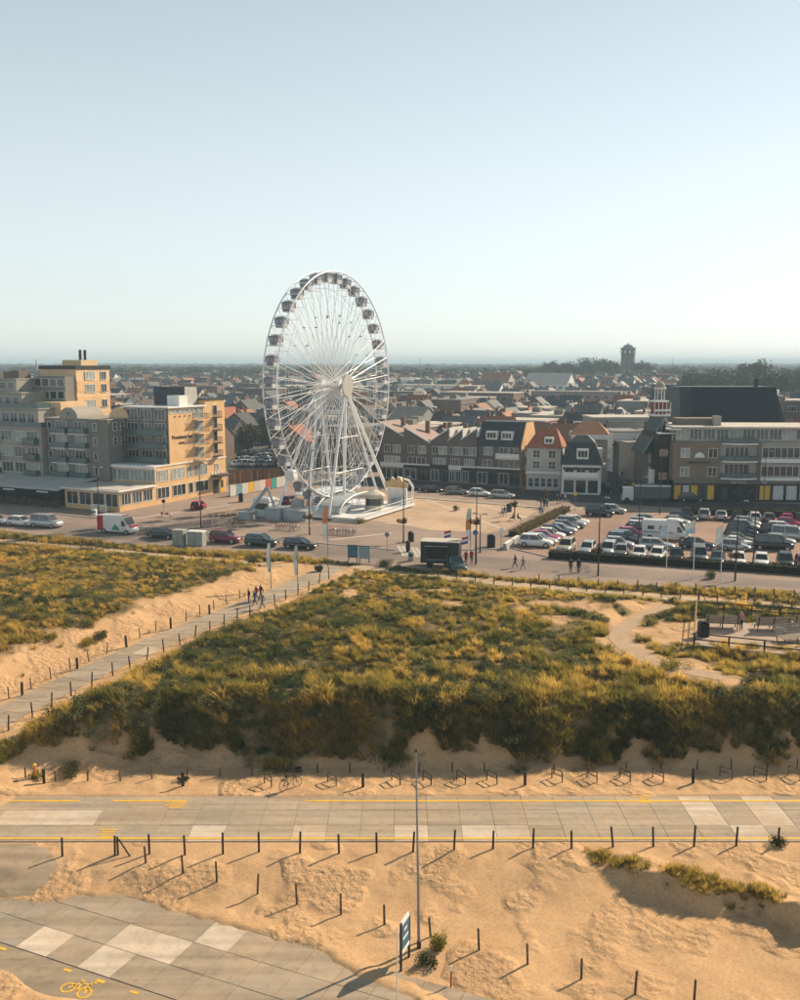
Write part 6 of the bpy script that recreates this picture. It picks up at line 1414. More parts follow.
for i, (px, py) in enumerate([(620,494),(625,491),(616,488),(631,495),(611,499),(628,486),(617,481),(622,478),(634,490),(609,493),(626,499)]):
    person(G(px,py), random.uniform(0,6), random.choice(('walk','stand')), random.choice(('black','blue','grey')), 'dark', '%s pedestrian counted in the shaded side street' % ordn(i+1), 'pedestrians in the side street')
p = TG(741,630); person(Vector((p.x,p.y,TERR_Z+.02)), D2R(-150), 'stand', 'pink', 'dark', 'person in pink beside the right end of the left terrace bench')
# ------------------------------------------------------------------ street furniture on the boulevard
m_basket = leafmat('basket_leaf', [(.09,.055,.015),(.16,.08,.02)], None, .3, False)
m_hedge = leafmat('hedge_leaf', [(.020,.030,.012),(.035,.045,.016)], None, .25, False)
m_hedge_y = leafmat('planter_leaf', [(.13,.10,.03),(.18,.13,.04)], None, .35, False)
g7 = np.random.default_rng(77)
bk_me = shrub_mesh('flower_basket', g7, 420, .62, .9, .09, m_basket, 8)
def lamp(px, py, h, basket, label, double=False, bz=2.9):
    p = G(px,py); t = empty('street_lamp', p, ROT, label, 'street lamp'); mb = MB(); mb.tube((0,0,0),(0,0,1.2),.11,.10,n=8); mb.tube((0,0,1.2),(0,0,h),.09,.05,n=8); mb.build('pole', m_dark, t)
    for s in ((-1,1) if double else (1,)):
        a = MB(); a.path([(0,0,h-.1),(.35*s,0,h+.12),(.9*s,0,h+.15)], .035, 5); ao = a.build('arm', m_dark, t); MB().frustum(.75*s-.3,.75*s+.3,-.12,.12,h+.06,.75*s-.25,.75*s+.25,-.08,.08,h+.20).build('lantern', m_grey, t)
    if basket: link('flower_basket', bk_me, t, (0,0,bz-.3)).scale = (1.15,1.15,.95); MB().tube((0,0,bz-.3),(0,0,bz-.12),.35,.55,n=8).build('basket_dish', m_dark, t)
lamp(598,576,9.0,True,'street lamp with planted basket at the front hedge corner'); lamp(735,581,9.0,True,'street lamp with planted basket between the flagpoles at right')
lamp(476,564,9.0,True,'street lamp with planted basket beside the food truck',bz=5.2); lamp(403.5,543,9.0,True,'street lamp with planted basket right of the zebra crossing',bz=3.0); lamp(309.6,535,9.0,True,'street lamp with basket in front of the wheel base',bz=2.6)
lamp(201,527.5,9.5,True,'street lamp with planted basket near the hotel corner',bz=3.0); lamp(99,518,8,False,'plain street lamp before the bistro pavilion',True)
lamp(638,556,10,False,'plain lamp rising from the front hedge left of the camper'); lamp(659.5,514,10,False,'plain lamp at the back of the car park'); lamp(746.7,503,9,False,'plain lamp before the shop entrance'); lamp(763,512,10,False,'plain lamp at the rear hedge before the yellow windows'); lamp(712,498,8,False,'plain lamp before the beige brick wall',True)
lamp(753,566,10,False,'plain lamp rising from the front hedge at right'); lamp(480,553,5,False,'short double lantern lamp beside the orange feather flag',True)
for px, py, h, lb in ((514.5,520,2.4,'planted basket on a short post above the seated people'),(545,506,2.2,'planted basket on a short post by the house corner')):
    t = empty('planted_post', G(px,py), 0, lb, 'planter'); MB().tube((0,0,0),(0,0,h),.09,n=8).build('post', m_dark, t); link('flower_basket', bk_me, t, (0,0,h-.2)); MB().tube((0,0,h-.35),(0,0,h-.1),.3,.5,n=8).build('basket_dish', m_dark, t)
# flagpoles
def flag(px, py, h, fw, fh, cols, label, feather=False, onG=True, lean=0):
    p = G(px,py) if onG else GT(px,py); t = empty('flagpole', p, 0, label, 'flag'); MB().tube((0,0,-.2),(0,0,h),.055,.035,n=7).build('pole', m_white if not feather else m_grey, t)
    for i, c in enumerate(cols):
        mb = MB(); n, mrows = 8, 6; z1 = h-.1-fh*i/len(cols); z0 = h-.1-fh*(i+1)/len(cols); vs = []
        for r in range(mrows+1):
            f = r/mrows; z = z0+(z1-z0)*f
            for k in range(n+1):
                u = k/n; ww = fw*(1 if not feather else (.55+.45*math.sin(math.pi*min(1,((z-(h-fh))/fh)*.9+.1))))
                vs.append((-u*ww*.82 - .02, -.25*u*ww+.07*math.sin(u*7+f*2), z - (.18*u*u*fh if not feather else 0)))
        mb.add(vs, [(r*(n+1)+k, r*(n+1)+k+1, (r+1)*(n+1)+k+1, (r+1)*(n+1)+k) for r in range(mrows) for k in range(n)]); mb.build('flag', c, t, smooth=True)
m_fw = mat('flag_white', (.70,.72,.70), .9); m_fb = mat('flag_pale_blue', (.42,.55,.62), .9); m_fg = mat('flag_pale_green', (.48,.58,.50), .9); m_fo = mat('flag_orange', (.62,.25,.10), .9); m_fr = mat('flag_red', (.45,.03,.05), .9); m_fbl = mat('flag_blue', (.04,.08,.28), .9)
flag(666,578,6.2,1.1,1.3,[m_fb],'leftmost of three white flagpoles at the front hedge'); flag(693,579.5,6.8,1.5,1.4,[m_fw,m_fb],'middle of three white flagpoles, with the largest flag'); flag(720.5,581,6.4,1.0,2.0,[m_fw],'rightmost of three white flagpoles at the front hedge')
flag(271,589,5.2,.5,3.2,[m_fw,m_fg],'left pale feather flag beside the dune path',True,False); flag(298,594.5,5.4,.5,3.2,[m_fg,m_fw],'right pale feather flag beside the dune path',True,False)
flag(328,557,6.5,.8,4.2,[m_fo,m_fw],'orange and white feather flag before the wheel',True); flag(470.5,550,5.6,.8,4.2,[m_fg,m_fo,m_fw],'orange feather flag left of the lamp on the plaza',True)
flag(451,549,2.6,1.1,.9,[m_fr,m_fw,m_fbl],'small tricolour flag above the food truck'); flag(468,556,2.6,1.1,.9,[m_fr,m_fw,m_fbl],'small tricolour flag at the front of the food truck')
# bins, cabinets, boards, barriers, signs
bin_(G(411,541.5),'black litter bin by the lamp right of the zebra crossing',1.4,.42,False); bin_(G(491,547),'large black litter bin in the middle of the boulevard',1.7,.5); bin_(G(408,552),'slim dark litter bin beside the zebra crossing',1.5,.28,False); bin_(G(509,512),'green litter bin beside the planted post on the plaza',1.4,.45,False,mat('bin_green',(.03,.06,.045),.5))
bin_(G(411,561),'small stone-grey bin at the verge left of the food truck',1.2,.4,False,m_conc); bin_(G(95,516),'white round bin in front of the bistro terrace',1.1,.35,False,m_white); bin_(G(241,502),'black square bin by the steps behind the wheel',1.6,.35); bin_(G(608,513.5),'black bin at the corner crossing of the side street',1.3,.3,False)
for px, py, w, h, lb, lid in ((180,545,1.6,2.0,'left grey utility cabinet beside the dark saloon',False),(197,545.5,2.2,1.9,'right grey utility cabinet with white lid beside the street',True)):
    t = empty('utility_cabinet', G(px,py), ROT*.6, lb, 'cabinet'); MB().box(-w/2,w/2,-.6,.6,0,h).build('body', mat('cabinet_grey',(.28,.30,.28),.7), t); MB().box(-w/2-.06,w/2+.06,-.66,.66,h,h+.12).build('lid', m_white if lid else m_conc, t)
    for k in (-1,1): MB().box(k*w*.24-w*.2,k*w*.24+w*.2,-.63,-.602,.15,h-.15).build('door', mat('cabinet_door',(.32,.34,.32),.7), t)
for px, py, w, lb in ((353,562,1.3,'dark framed information board at the head of the dune path'),(364.5,563,1.4,'pale blue information board at the head of the dune path')):
    t = empty('information_board', G(px,py), ROT*.5, lb, 'sign')
    for s in (-1,1): MB().box(s*w*.42-.05,s*w*.42+.05,-.05,.05,0,2.1).build('leg', m_dark, t)
    MB().box(-w/2,w/2,-.09,-.051,.55,2.05).build('panel', m_board if w < 1.35 else mat('board_pale',(.20,.30,.36),.5), t); MB().box(-w/2-.04,w/2+.04,-.1,.06,2.06,2.14).build('frame', m_dark, t)
for i, (px, py) in enumerate([(508,548),(515,543.5)]):
    t = empty('concrete_barrier', G(px,py), math.atan2((G(515,543.5)-G(508,548)).y,(G(515,543.5)-G(508,548)).x), '%s pale concrete barrier left of the white SUV' % ('near','far')[i], 'barrier', 'barriers at the planter'); MB().frustum(-1.6,1.6,-.35,.35,0,-1.6,1.6,-.2,.2,.8).build('block', m_conc, t); MB().box(-1.5,1.5,-.22,.22,.8,.88).build('cap', m_white, t)
def signpost(px, py, h, col, label, yellow=False):
    t = empty('sign_post', G(px,py), 0, label, 'sign'); MB().tube((0,0,0),(0,0,h),.045,n=6).build('pole', m_grey, t)
    MB().tube((0,-.06,h-.3),(0,-.02,h-.3),.32,n=14).build('disc', col, t)
signpost(377+10,552,2.6,m_grey,'plain sign post left of the zebra crossing'); signpost(475,566,4.4,mat('sign_blue',(.05,.14,.32),.5),'blue round sign on a pole beside the food truck'); signpost(501,549,2.8,m_white,'white round sign left of the concrete barriers'); signpost(575,511,3.2,mat('sign_yellow',(.75,.5,.03),.5),'yellow sign on a pole at the corner of the car park'); signpost(633,499,3.0,MATS['sign_yellow'],'yellow sign on a pole in the side street'); signpost(164,514,2.4,m_dark,'dark sign post before the bistro corner')
t = empty('road_barrier', G(166,517), ROT, 'red and white road barrier boards before the bistro', 'barrier')
for k in range(4): MB().box(-1.0+k*.5,-.52+k*.5,-.05,.05,.4,.75).build('board', MATS['flag_red'] if k % 2 == 0 else m_white, t)
for x in (-.9,.9): MB().box(x-.04,x+.04,-.04,.04,0,.4).build('foot', m_dark, t)
t = empty('barrier_cart', GT(319,572), .3, 'small dark handcart with raised bar at the path head', 'cart'); MB().box(-.5,.4,-.35,.35,.3,.75).build('tub', m_dark, t); mb = MB(); mb.path([(-.5,0,.5),(.9,0,1.3),(1.2,0,.2)], .04, 5); mb.build('handle', m_dark, t)
for s in (-1,1): MB().tube((0,s*.36,.22),(0,s*.42,.22),.22,n=12).build('wheel', m_tyre, t)
# hedges
def hedge(pts, w, h, m, label, n_per=130, leaf=.09):
    P_ = [G(a,b) for a,b in pts]; o = P_[0]; t = empty('hedge', o, 0, label, 'hedge'); V_, F_ = [], []; g = np.random.default_rng(len(label)); core = MB()
    for a, b in zip(P_[:-1], P_[1:]):
        d = (b-a); L_ = d.length; d.normalize(); nn = Vector((-d.y,d.x,0)); a0 = a-o
        q = [a0-nn*w*.42, a0+d*L_-nn*w*.42, a0+d*L_+nn*w*.42, a0+nn*w*.42]; core.add([(*v[:2],0) for v in q]+[(*v[:2],h*.86) for v in q], [(4,5,6,7),(0,1,5,4),(1,2,6,5),(2,3,7,6),(3,0,4,7)])
        for _ in range(int(L_*n_per)):
            s = g.random(); u = g.uniform(-.5,.5); zz = g.random()
            if g.random() < .5: zz = 1.0
            else: u = -.5 if g.random() < .7 else .5
            hv = h*(1+.10*vnoise(s*L_,0.,1.3,5)); c = a0 + d*(s*L_) + nn*(u*w*(1+.12*vnoise(s*L_,3.,.9,6))); c = np.array([c.x,c.y,zz*hv]) + g.normal(0,.05,3)
            e1 = g.normal(0,1,3); e1 /= np.linalg.norm(e1); e2 = np.cross(e1, g.normal(0,1,3)); e2 /= np.linalg.norm(e2)+1e-6; q = leaf*g.uniform(.6,1.4); k0 = len(V_)
            V_ += [tuple(c-e1*q),tuple(c+e2*q*.6),tuple(c+e1*q),tuple(c-e2*q*.6)]; F_.append((k0,k0+1,k0+2,k0+3))
    me = bpy.data.meshes.new('foliage'); me.from_pydata(V_, [], F_); me.materials.append(m); link('foliage', me, t); core.build('twigs', mat('hedge_twigs',(.02,.018,.01),.95), t)
hedge([(549,558),(640,563.5),(720,569),(800,574.5),(850,578)], 1.1, 1.0, m_hedge, 'clipped dark hedge along the front of the car park')
hedge([(686,514),(740,515.5),(800,517.5),(850,519)], 1.1, 1.1, m_hedge, 'clipped dark hedge along the back of the car park'); hedge([(513,536.5),(540,523),(566,511)], 1.5, .8, m_hedge_y, 'yellowing planter hedge left of the parked cars')
# low verge growth along the boulevard edge
xv = g7.uniform(-60,46,2600); yv = yB(xv) - g7.uniform(.1,2.6,2600); kk = (seg_dist(xv,yv,SIDE_R)[0] > 1.3) & (seg_dist(xv,yv,SIDE_L)[0] > .8) & (seg_dist(xv,yv,PATH_C)[0] > 2.4) & (fbm(xv,yv,4,88) > -.35); xv, yv = xv[kk], yv[kk]; s = g7.uniform(.45,.95,len(xv))
scatter('verge_grass', 'strip of straw-coloured grass along the boulevard verge', 'grass', np.stack([xv,yv,terrain(xv,yv)-.03],1), g7.uniform(-1,1,len(xv)), np.stack([s,s,s],1), np.clip(g7.normal(.62,.2,len(xv)),0,1), g7.integers(0,4,len(xv)), tufts)
xv = g7.uniform(-10,46,420); yv = yB(xv) - g7.uniform(.3,1.8,420); kk = fbm(xv,yv,5,89) > .0; xv, yv = xv[kk], yv[kk]; s = g7.uniform(.5,.9,len(xv))
scatter('verge_scrub', 'low dark green scrub on the boulevard verge', 'scrub', np.stack([xv,yv,terrain(xv,yv)-.05],1), g7.uniform(0,6,len(xv)), np.stack([s,s,s],1), np.clip(g7.normal(.4,.2,len(xv)),0,1), g7.integers(0,3,len(xv)), shrubs)
# timber fence, painted hoarding and steps behind the wheel
a, b = G(229,484), G(286,482); t = empty('timber_fence', a, math.atan2((b-a).y,(b-a).x), 'tall brown timber fence before the car park behind the wheel', 'fence'); L_ = (b-a).length; n = int(L_/1.1)
m_plank = mat('fence_plank', (.17,.105,.06), .9, .2, 2, rnd=.3)
for k in range(n): x = L_*k/n; MB().box(x+.03,x+L_/n-.03,-.04,.04,.05,2.9).build('plank', m_plank, t)
for k in range(0,n+1,3): MB().box(L_*k/n-.08,L_*k/n+.08,.05,.2,0,3.0).build('post', m_wood_d, t)
for z in (.6,2.4): MB().box(0,L_,-.08,-.041,z,z+.12).build('rail', m_plank, t)
a, b = G(230,497), G(287,486); t = empty('painted_hoarding', a, math.atan2((b-a).y,(b-a).x), 'row of colourful painted hoarding panels between hotel and wheel', 'hoarding'); L_ = (b-a).length
for k, c in enumerate([(.55,.55,.52),(.16,.30,.36),(.5,.52,.5),(.62,.36,.03),(.48,.44,.40),(.55,.5,.46),(.45,.08,.06),(.04,.28,.25),(.5,.5,.48),(.55,.5,.42)]):
    MB().box(L_*k/10+.03,L_*(k+1)/10-.03,-.05,.05,.1,2.1).build('panel', mat('hoarding_%d' % k, c, .7, .35 if k in (1,4) else .1, 2.5), t); MB().box(L_*k/10-.05,L_*k/10+.05,.051,.14,0,2.15).build('post', m_dark, t)
ao = G(182,515); t = struct(link('steps', None, None, gz(ao), ROT)); m_step = mat('step_stone', (.33,.24,.165), .9, .1, .8)
for k in range(7): MB().box(2.6+k*.82,2.6+k*.82+.79,-1.0+k*.5,26,0.0,.06+.075*k).build('tread', m_step, t)
# café tables and chairs under the awnings
def cafe(i):
    x, y = -13.5-(i % 10)*3.2 + random.uniform(-.5,.5), -1.0 + (i//10)*2.4; o = HA + V*x + U*y
    t = empty('cafe_table', gz(o), ROT, '%s café table counted from the bistro along the awnings' % ordn(i+1), 'table', 'café tables under the awnings'); MB().tube((0,0,.72),(0,0,.76),.4,n=12).build('top', m_stone, t); MB().tube((0,0,0),(0,0,.72),.04,n=6).build('stem', m_dark, t); MB().tube((0,0,0),(0,0,.03),.22,n=8).build('foot', m_dark, t)
    for s in (-1,1):
        c = gz(o + V*(.75*s)); ch = empty('cafe_chair', c, ROT + (0 if s < 0 else math.pi), 'wicker chair on the %s of the %s café table from the bistro' % ('left' if s < 0 else 'right', ordn(i+1)), 'chair', 'café chairs under the awnings'); mw = mat('wicker', (.22,.17,.12), .9, .2, 6)
        MB().box(-.22,.22,-.22,.22,.42,.46).build('seat', mw, ch); MB().box(-.24,-.2,-.22,.22,.461,.9).build('backrest', mw, ch)
        for lx in (-.19,.19):
            for ly in (-.19,.19): MB().box(lx-.02,lx+.02,ly-.02,ly+.02,0,.419).build('leg', m_dark, ch)
for i in range(20): cafe(i)

# ------------------------------------------------------------------ town behind
m_w = [m_brickd, m_brickr, m_brickb, m_white, m_stone, mat('cream_render',(.50,.45,.36),.85,.1,.5), mat('grey_render',(.27,.27,.26),.85,.1,.5), mat('town_brick',(.165,.122,.10),.9,.15,.6,rnd=.25)]
m_r = [m_tile_r, m_tile_o, m_tile_b, m_tile_g, m_slate, mat('town_slate',(.085,.09,.095),.7,.2,1,rnd=.3)]
HM = {}
def house_mesh(w, d, hw, hr):
    k = (w,d,hw,hr)
    if k not in HM:
        a = MB(); a.xprism([(0,0),(d,0),(d,hw),(d/2,hw+hr),(0,hw)], 0, w); wall = fixn(a.mesh('wall', m_brickd))
        s = hr/(d/2); r = MB(); e = .35; T = .22
        r.xprism([(-e,hw-e*s+.03),(d/2,hw+hr+.03),(d+e,hw-e*s+.03),(d+e,hw-e*s+.03+T),(d/2,hw+hr+.03+T),(-e,hw-e*s+.03+T)], -.2, w+.2); roof = fixn(r.mesh('roof', m_tile_b))
        c = MB(); c.box(w*.2,w*.2+.7,d/2-.35,d/2+.35,hw+hr-.6,hw+hr+1.3).box(w*.2-.06,w*.2+.76,d/2-.41,d/2+.41,hw+hr+1.301,hw+hr+1.42); chim = c.mesh('chimney', m_brickr)
        HM[k] = (wall, roof, chim)
    return HM[k]
sizes = [(6.5,8.5,5.4,3.4),(8,9,5.8,3.8),(10,9.5,6.2,4.0),(7.5,8,4.6,3.8),(6,10,6.6,3.4),(13,9,5.8,3.6),(9,10,7.2,4.2)]
def setm(o, i, m): s = o.material_slots[i]; s.link = 'OBJECT'; s.material = m
def blocked(x, y):
    if -48 < x < -22 and y < 262: return True
    if 54 < x < 92 and y < 226: return True
    if -100 < x < -34 and y < 226: return True
    if 26 < x < 58 and y < 236: return True
    return False
ZONES = [(0,110,'above the stepped apartment block'),(110,235,'above and behind the ochre hotel'),(235,335,'seen through the left half of the wheel'),(335,400,'seen through the right half of the wheel'),(400,480,'above the sawtooth brick houses'),(480,560,'above the slate-roofed and white houses'),(560,645,'below the tree-topped hill by the water tower'),(645,690,'around the lantern tower'),(690,810,'above the huge dark hall roof')]
counts = {}
stuff_b = MB(); stuff_n = 0; tree_spots = []
rt = random.Random(21); y = 224.0; row = 0; placed = 0; hlist = []
while y < 900:
    x = -(.47*y+8); rotalt = rt.random() < .35
    while x < .47*y+8:
        r = rt.random(); flat = r < .16
        sz = rt.choice(sizes); w = sz[0] if not rotalt else sz[1]
        yy = y + rt.uniform(-5,5)
        if rt.random() < .12: tree_spots.append((x+3, yy, rt.uniform(.75,1.25))); x += 7; continue
        if not blocked(x+w/2, yy): hlist.append((x, yy, sz, rotalt, flat, rt.random(), rt.random(), rt.random()))
        x += w + rt.choice((.0,.0,.3,3.0,5.0))
    y *= 1.055 + .012*rt.random(); row += 1
def zone_of(px):
    for a, b, n in ZONES:
        if a <= px < b: return n
    return None
roofn = ['red tiled','orange tiled','brown tiled','grey tiled','dark slate','grey slate']; walln = ['dark brick','red brick','beige brick','white','beige','cream','grey','brown brick']
for (x, yy, sz, alt, flat, r1, r2, r3) in sorted(hlist, key=lambda q: q[1]):
    px = 400 + F_PX*(x+4)/(yy+3); zn = zone_of(px)
    wi = [7,7,1,0,2,3,3,4,5,6,7,0][int(r1*12)]; ri = [0,1,2,3,3,3,4,4,5,5,5,5][int(r2*12)]; rz = ROT + (math.pi/2 if alt else 0) + (r3-.5)*.1
    if zn and placed < 290:
        placed += 1; kz = ('flat' if flat else roofn[ri].split()[0], zn); counts[kz] = counts.get(kz,0)+1
        if flat:
            w, d, h = 12+8*r3, 11, 7+4.5*r3; t = empty('flat_roofed_block', (x,yy,zg(yy)-.4), rz, '%s flat-roofed %s block %s' % (ordn(counts[kz]), walln[wi], zn), 'building', 'flat-roofed blocks in the town')
            setm(MB().box(0,w,0,d,0,h).build('wall', m_brickd, t), 0, m_w[wi]); ro = MB().box(-.15,w+.15,-.15,d+.15,h,h+.35).build('roof', m_roofing if r1 < .6 else m_roof_l, t); MB().box(w*.3,w*.3+2.5,4,6.5,h+.351,h+1.8).build('roof_house', m_taupe, ro); nx, hw = int(w/2.8), h; ux = w
        else:
            a, b, c = house_mesh(*sz); t = empty('town_house', (x,yy,zg(yy)-.4), rz, '%s %s-roofed %s house %s' % (ordn(counts[kz]), roofn[ri].replace(' tiled','-tile').replace(' slate','-slate'), walln[wi], zn), 'house', 'houses of the town')
            setm(link('wall', a, t), 0, m_w[wi]); ro = link('roof', b, t); setm(ro, 0, m_r[ri]); link('chimney', c, ro); nx, hw, ux = (2 if sz[0] < 10 else 3), sz[2], sz[0]
        if yy < 350:
            f, p_ = win_meshes(1.5, 1.4, 2, 1, m_white, m_glass)
            for k in range(nx):
                for z in np.arange(1.7, hw-.6, 2.7): fo = link('window', f, t, (ux*(k+.5)/nx, 0, z)); link('pane', p_, fo)
        if not flat and (r3 > .4) and yy < 700:
            dm = MB().box(ux*.5-1.1,ux*.5+1.1,.9,3.2,hw+.6,hw+2.2).build('dormer', m_white, t); link('pane', win_meshes(1.5,1.0,2,1,m_white,m_glass)[1], dm, (ux*.5,.9,hw+1.4))
    else:
        M_ = Matrix.Translation((x,yy,zg(yy)-.4)) @ Matrix.Rotation(rz,4,'Z')
        if flat: q = MB().box(0,13,0,11,0,8+3*r3); stuff_b.add([M_ @ Vector(v) for v in q.v], q.f, wi if wi < 8 else 0)
        else:
            a, b, c = house_mesh(*sz); stuff_b.add([M_ @ v.co for v in a.vertices], [tuple(pg.vertices) for pg in a.polygons], wi); stuff_b.add([M_ @ v.co for v in b.vertices], [tuple(pg.vertices) for pg in b.polygons], 8+ri); stuff_b.add([M_ @ v.co for v in c.vertices], [tuple(pg.vertices) for pg in c.polygons], 1)
            if r3 > .4: q = MB().box(sz[0]*.5-1,sz[0]*.5+1,.7,3.0,sz[2]+.5,sz[2]+2.0); stuff_b.add([M_ @ Vector(v) for v in q.v], q.f, 3)
so = stuff_b.build('distant_town', m_w + m_r); so['kind'] = 'stuff'; so['label'] = 'mass of distant rooftops reaching to the woods'; so['category'] = 'town'
print('TOWN', placed, len(hlist))
# particular roofs: white industrial hall, pale blocks, water tower, masts
def landmark(px, py, dist, w, d, hw, hr, wm_, rm_, label, rz=ROT, cat='building', name='town_hall_block'):
    p = gz(AtD(px,py,dist), zg(dist)-.3); t = empty(name, p, rz, label, cat); a, b, c = house_mesh(w,d,hw,hr) if hr else (None,None,None)
    if hr: setm(link('wall', a, t), 0, wm_); setm(link('roof', b, t), 0, rm_)
    else: MB().box(0,w,0,d,0,hw).build('wall', wm_, t); MB().box(-.2,w+.2,-.2,d+.2,hw,hw+.4).build('roof', rm_, t)
    for k in range(int(w/4)): f, p_ = win_meshes(2.2,1.5,3,1,m_white,m_glass); fo = link('window', f, t, (2+k*4,0,hw-2)); link('pane', p_, fo)
landmark(594,430,238,26,12,11.0,0,m_stone,m_roof_l,'long pale flat-roofed block left of the lantern tower',D2R(3)); landmark(440,414,262,30,12,9.5,0,mat('rose_render',(.36,.20,.20),.85),m_roof_l,'rose coloured low block above the brick houses'); landmark(388,418,250,9,12,10,3.2,m_w[6],m_tile_g,'grey house with round gable window right of the wheel rim')
landmark(440,400,420,34,14,11,0,m_brickr,m_roof_l,'long brick-red flat block in the middle distance'); landmark(531,398,430,40,14,11,0,m_w[6],m_roofing,'wide grey slab block in the middle distance'); landmark(524,392,560,26,16,10,6,m_white,m_roof_l,'white gabled hall with pale roof in the middle distance'); landmark(395,392,560,40,16,9,0,m_white,m_roof_l,'low white hall just right of the wheel')
landmark(480,388,640,20,12,9,5,m_w[5],m_tile_o,'sunlit orange-roofed cluster house before the woods'); landmark(785,400,260,22,12,14.5,0,m_brickd,m_roof_l,'dark brick block with pale roof at the right edge'); landmark(650,392,330,14,12,12,5,m_brickr,m_slate,'tall brick house with slate gable right of the water tower'); landmark(668,394,340,16,10,13,0,m_white,m_roof_l,'white flat block right of the slate gabled brick house')
wt = empty('water_tower', gz(AtD(627,385,880), zg(880)-5.5), 0, 'tall brick water tower with domed cap on the skyline', 'tower')
MB().tube((0,0,0),(0,0,30),6.4,6.3,n=12).build('shaft', m_w[7], wt); MB().tube((0,0,30),(0,0,36),6.5,6.6,n=12).build('tank_storey', m_w[7], wt); MB().tube((0,0,36.01),(0,0,37),7.2,7.2,n=12).build('cornice', m_stone, wt); MB().ball((0,0,37),5.0,5.0,3.0,14,8).build('dome', m_tile_g, wt); MB().tube((0,0,39.6),(0,0,41.2),.8,.5,n=8).build('finial', m_stone, wt)
for k in range(10): a = 2*math.pi*(k+.5)/10; MB().box(-.7,.7,-.25,.25,-1.2,1.2).build('window', m_white, wt, (6.75*math.cos(a),6.75*math.sin(a),33.2), a+math.pi/2)
def mast(px, ytop, dist, r, label):
    p = AtD(px,ytop,dist); t = empty('radio_mast', gz(p), 0, label, 'mast'); h = p.z-ZP; MB().tube((0,0,0),(0,0,h*.8),r,r*.7,n=6).build('lower_mast', m_grey, t); MB().tube((0,0,h*.8),(0,0,h),r*.5,r*.3,n=5).build('antenna', m_grey, t)
mast(420,357,650,.45,'thin radio mast on the skyline right of the wheel'); mast(36,359.5,900,1.6,'thick distant mast on the skyline above the left block'); mast(160,372,520,.4,'thin white spire among roofs behind the hotel')
mast(673,358,420,.25,'thin aerial on the skyline right of the water tower'); mast(435,366,900,.9,'short mast among the woods right of the wheel')

# ------------------------------------------------------------------ trees
m_tleaf = leafmat('tree_leaf', [(.024,.036,.016),(.042,.056,.023),(.064,.070,.028)], None, .25, False); m_bark = mat('bark', (.07,.055,.04), .95, .3, 3)
gt_ = np.random.default_rng(5); TM = []
for i in range(4):
    cr = shrub_mesh('crown', gt_, 1500, 4.0, 5.2, .34, m_tleaf, 12)
    tr_ = MB(); tr_.tube((0,0,0),(.1,0,3.2),.32,.2,n=7)
    for k in range(5): a = 1.26*k; tr_.tube((.1,0,2.4+.3*k),(1.8*math.cos(a),1.8*math.sin(a),5.0+.4*k),.13,.04,n=5)
    TM.append((cr, tr_.mesh('trunk', m_bark)))
spots = [(x, y, s) for x, y, s in tree_spots if y < 620 and abs(x) < .45*y and not blocked(x, y)][:70]
for px, d, s in [(690,520,1.9),(703,560,2.1),(714,600,2.0),(722,500,1.9),(731,640,2.2),(738,540,2.2),(752,600,2.4),(760,520,1.8),(768,470,2.1),(783,560,2.1),(790,640,2.2),(797,500,2.2),(812,540,2.3),(560,820,1.6),(568,840,1.8),(576,800,1.8),(584,860,2.0),(592,820,2.1),(600,850,2.1),(608,830,2.0),(615,880,1.8),(552,860,1.9),(640,860,1.9),(648,900,1.8),(540,780,1.7),(530,800,1.5),(620,226,.95),(613,240,.9),(633,212,.8)]:
    p = AtD(px,380,d); spots.append((p.x, p.y, s))
for i, (x, y, s) in enumerate(sorted(spots, key=lambda q: q[0]/q[1])):
    hill = 3.5*math.exp(-((x/y-.205)/.055)**2) if 760 < y < 920 else 0
    t = empty('tree', (x,y,zg(y)+hill-.2), rt.uniform(0,6), '%s tree from the left among the town rooftops' % ordn(i+1), 'tree', 'trees among the town'); t.scale = (s,s,s*rt.uniform(.9,1.25)); cr, tr_ = TM[i % 4]; c = link('crown', cr, t, (0,0,3.0)); link('trunk', tr_, t)
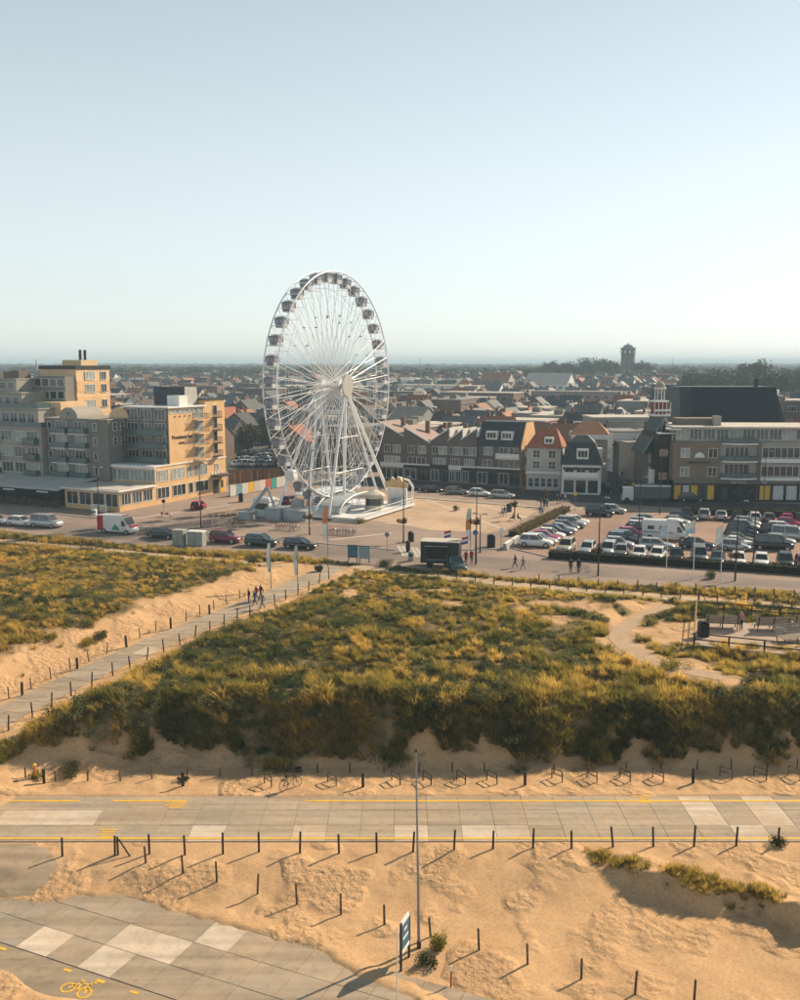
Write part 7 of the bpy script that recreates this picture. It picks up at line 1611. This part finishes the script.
# wooded hill under the water tower
hx = np.linspace(60,300,40); hy = np.linspace(740,960,30); HX, HY = np.meshgrid(hx,hy); HZ = ZP + 8.5*sstep(250,950,HY) - .5 + 4*np.exp(-((HX/HY-.205)/.055)**2)*np.exp(-((HY-850)/75)**2)
struct(link('hill', grid_mesh('hill', HX, HY, HZ, mat('hill_grass',(.05,.06,.03),.95,.2,.05))))
# woods to the horizon: one mass
m_wood_leaf = leafmat('woods_leaf', [(.030,.042,.022),(.052,.064,.030)], None, .2); wm_ = [shrub_mesh('woods_crown', gt_, 260, 5, 8, 1.1, m_wood_leaf, 7) for _ in range(3)]
n = 6500; dist = 820 + 7200*gt_.random(n)**1.8; xx = gt_.uniform(-.48,.48,n)*dist; kk = ~((dist < 950) & (gt_.random(n) < .45)); xx, dist = xx[kk], dist[kk]
ex_, ed_ = gt_.uniform(-.48,.48,420), gt_.uniform(480,900,420); kk = (ex_ > .18) | (gt_.random(420) < .5); xx = np.concatenate([xx, (ex_*ed_)[kk]]); dist = np.concatenate([dist, ed_[kk]])
s = gt_.uniform(.8,1.5,len(xx))*(1+dist/7000)*np.where(dist < 820, .60, 1); zz = ZP - .5 + 8.5*sstep(250,950,dist) + 4.5*sstep(950,3500,dist) + 3*vnoise(xx,dist,700,91)*sstep(1000,2500,dist)
scatter('distant_woods', 'hazy woods stretching to the horizon', 'woods', np.stack([xx,dist,zz],1), gt_.uniform(0,6,len(xx)), np.stack([s*1.6,s*1.2,s],1), gt_.random(len(xx)), gt_.integers(0,3,len(xx)), wm_)
# ------------------------------------------------------------------ haze: the air itself
hz = MB().box(-9500,9500,-60,12500,-4,64).build('haze', None); hz['kind'] = 'stuff'; hz['label'] = 'thin sea haze in the air over town and dunes'; hz['category'] = 'haze'
m = bpy.data.materials.new('haze_air'); m.use_nodes = True; N = m.node_tree.nodes; N.remove(N['Principled BSDF']); pv = N.new('ShaderNodeVolumePrincipled'); pv.inputs['Color'].default_value = (.62,.83,1.0,1); pv.inputs['Density'].default_value = .00032; pv.inputs['Anisotropy'].default_value = 0.
m.node_tree.links.new(pv.outputs[0], N['Material Output'].inputs['Volume']); hz.data.materials.clear(); hz.data.materials.append(m)
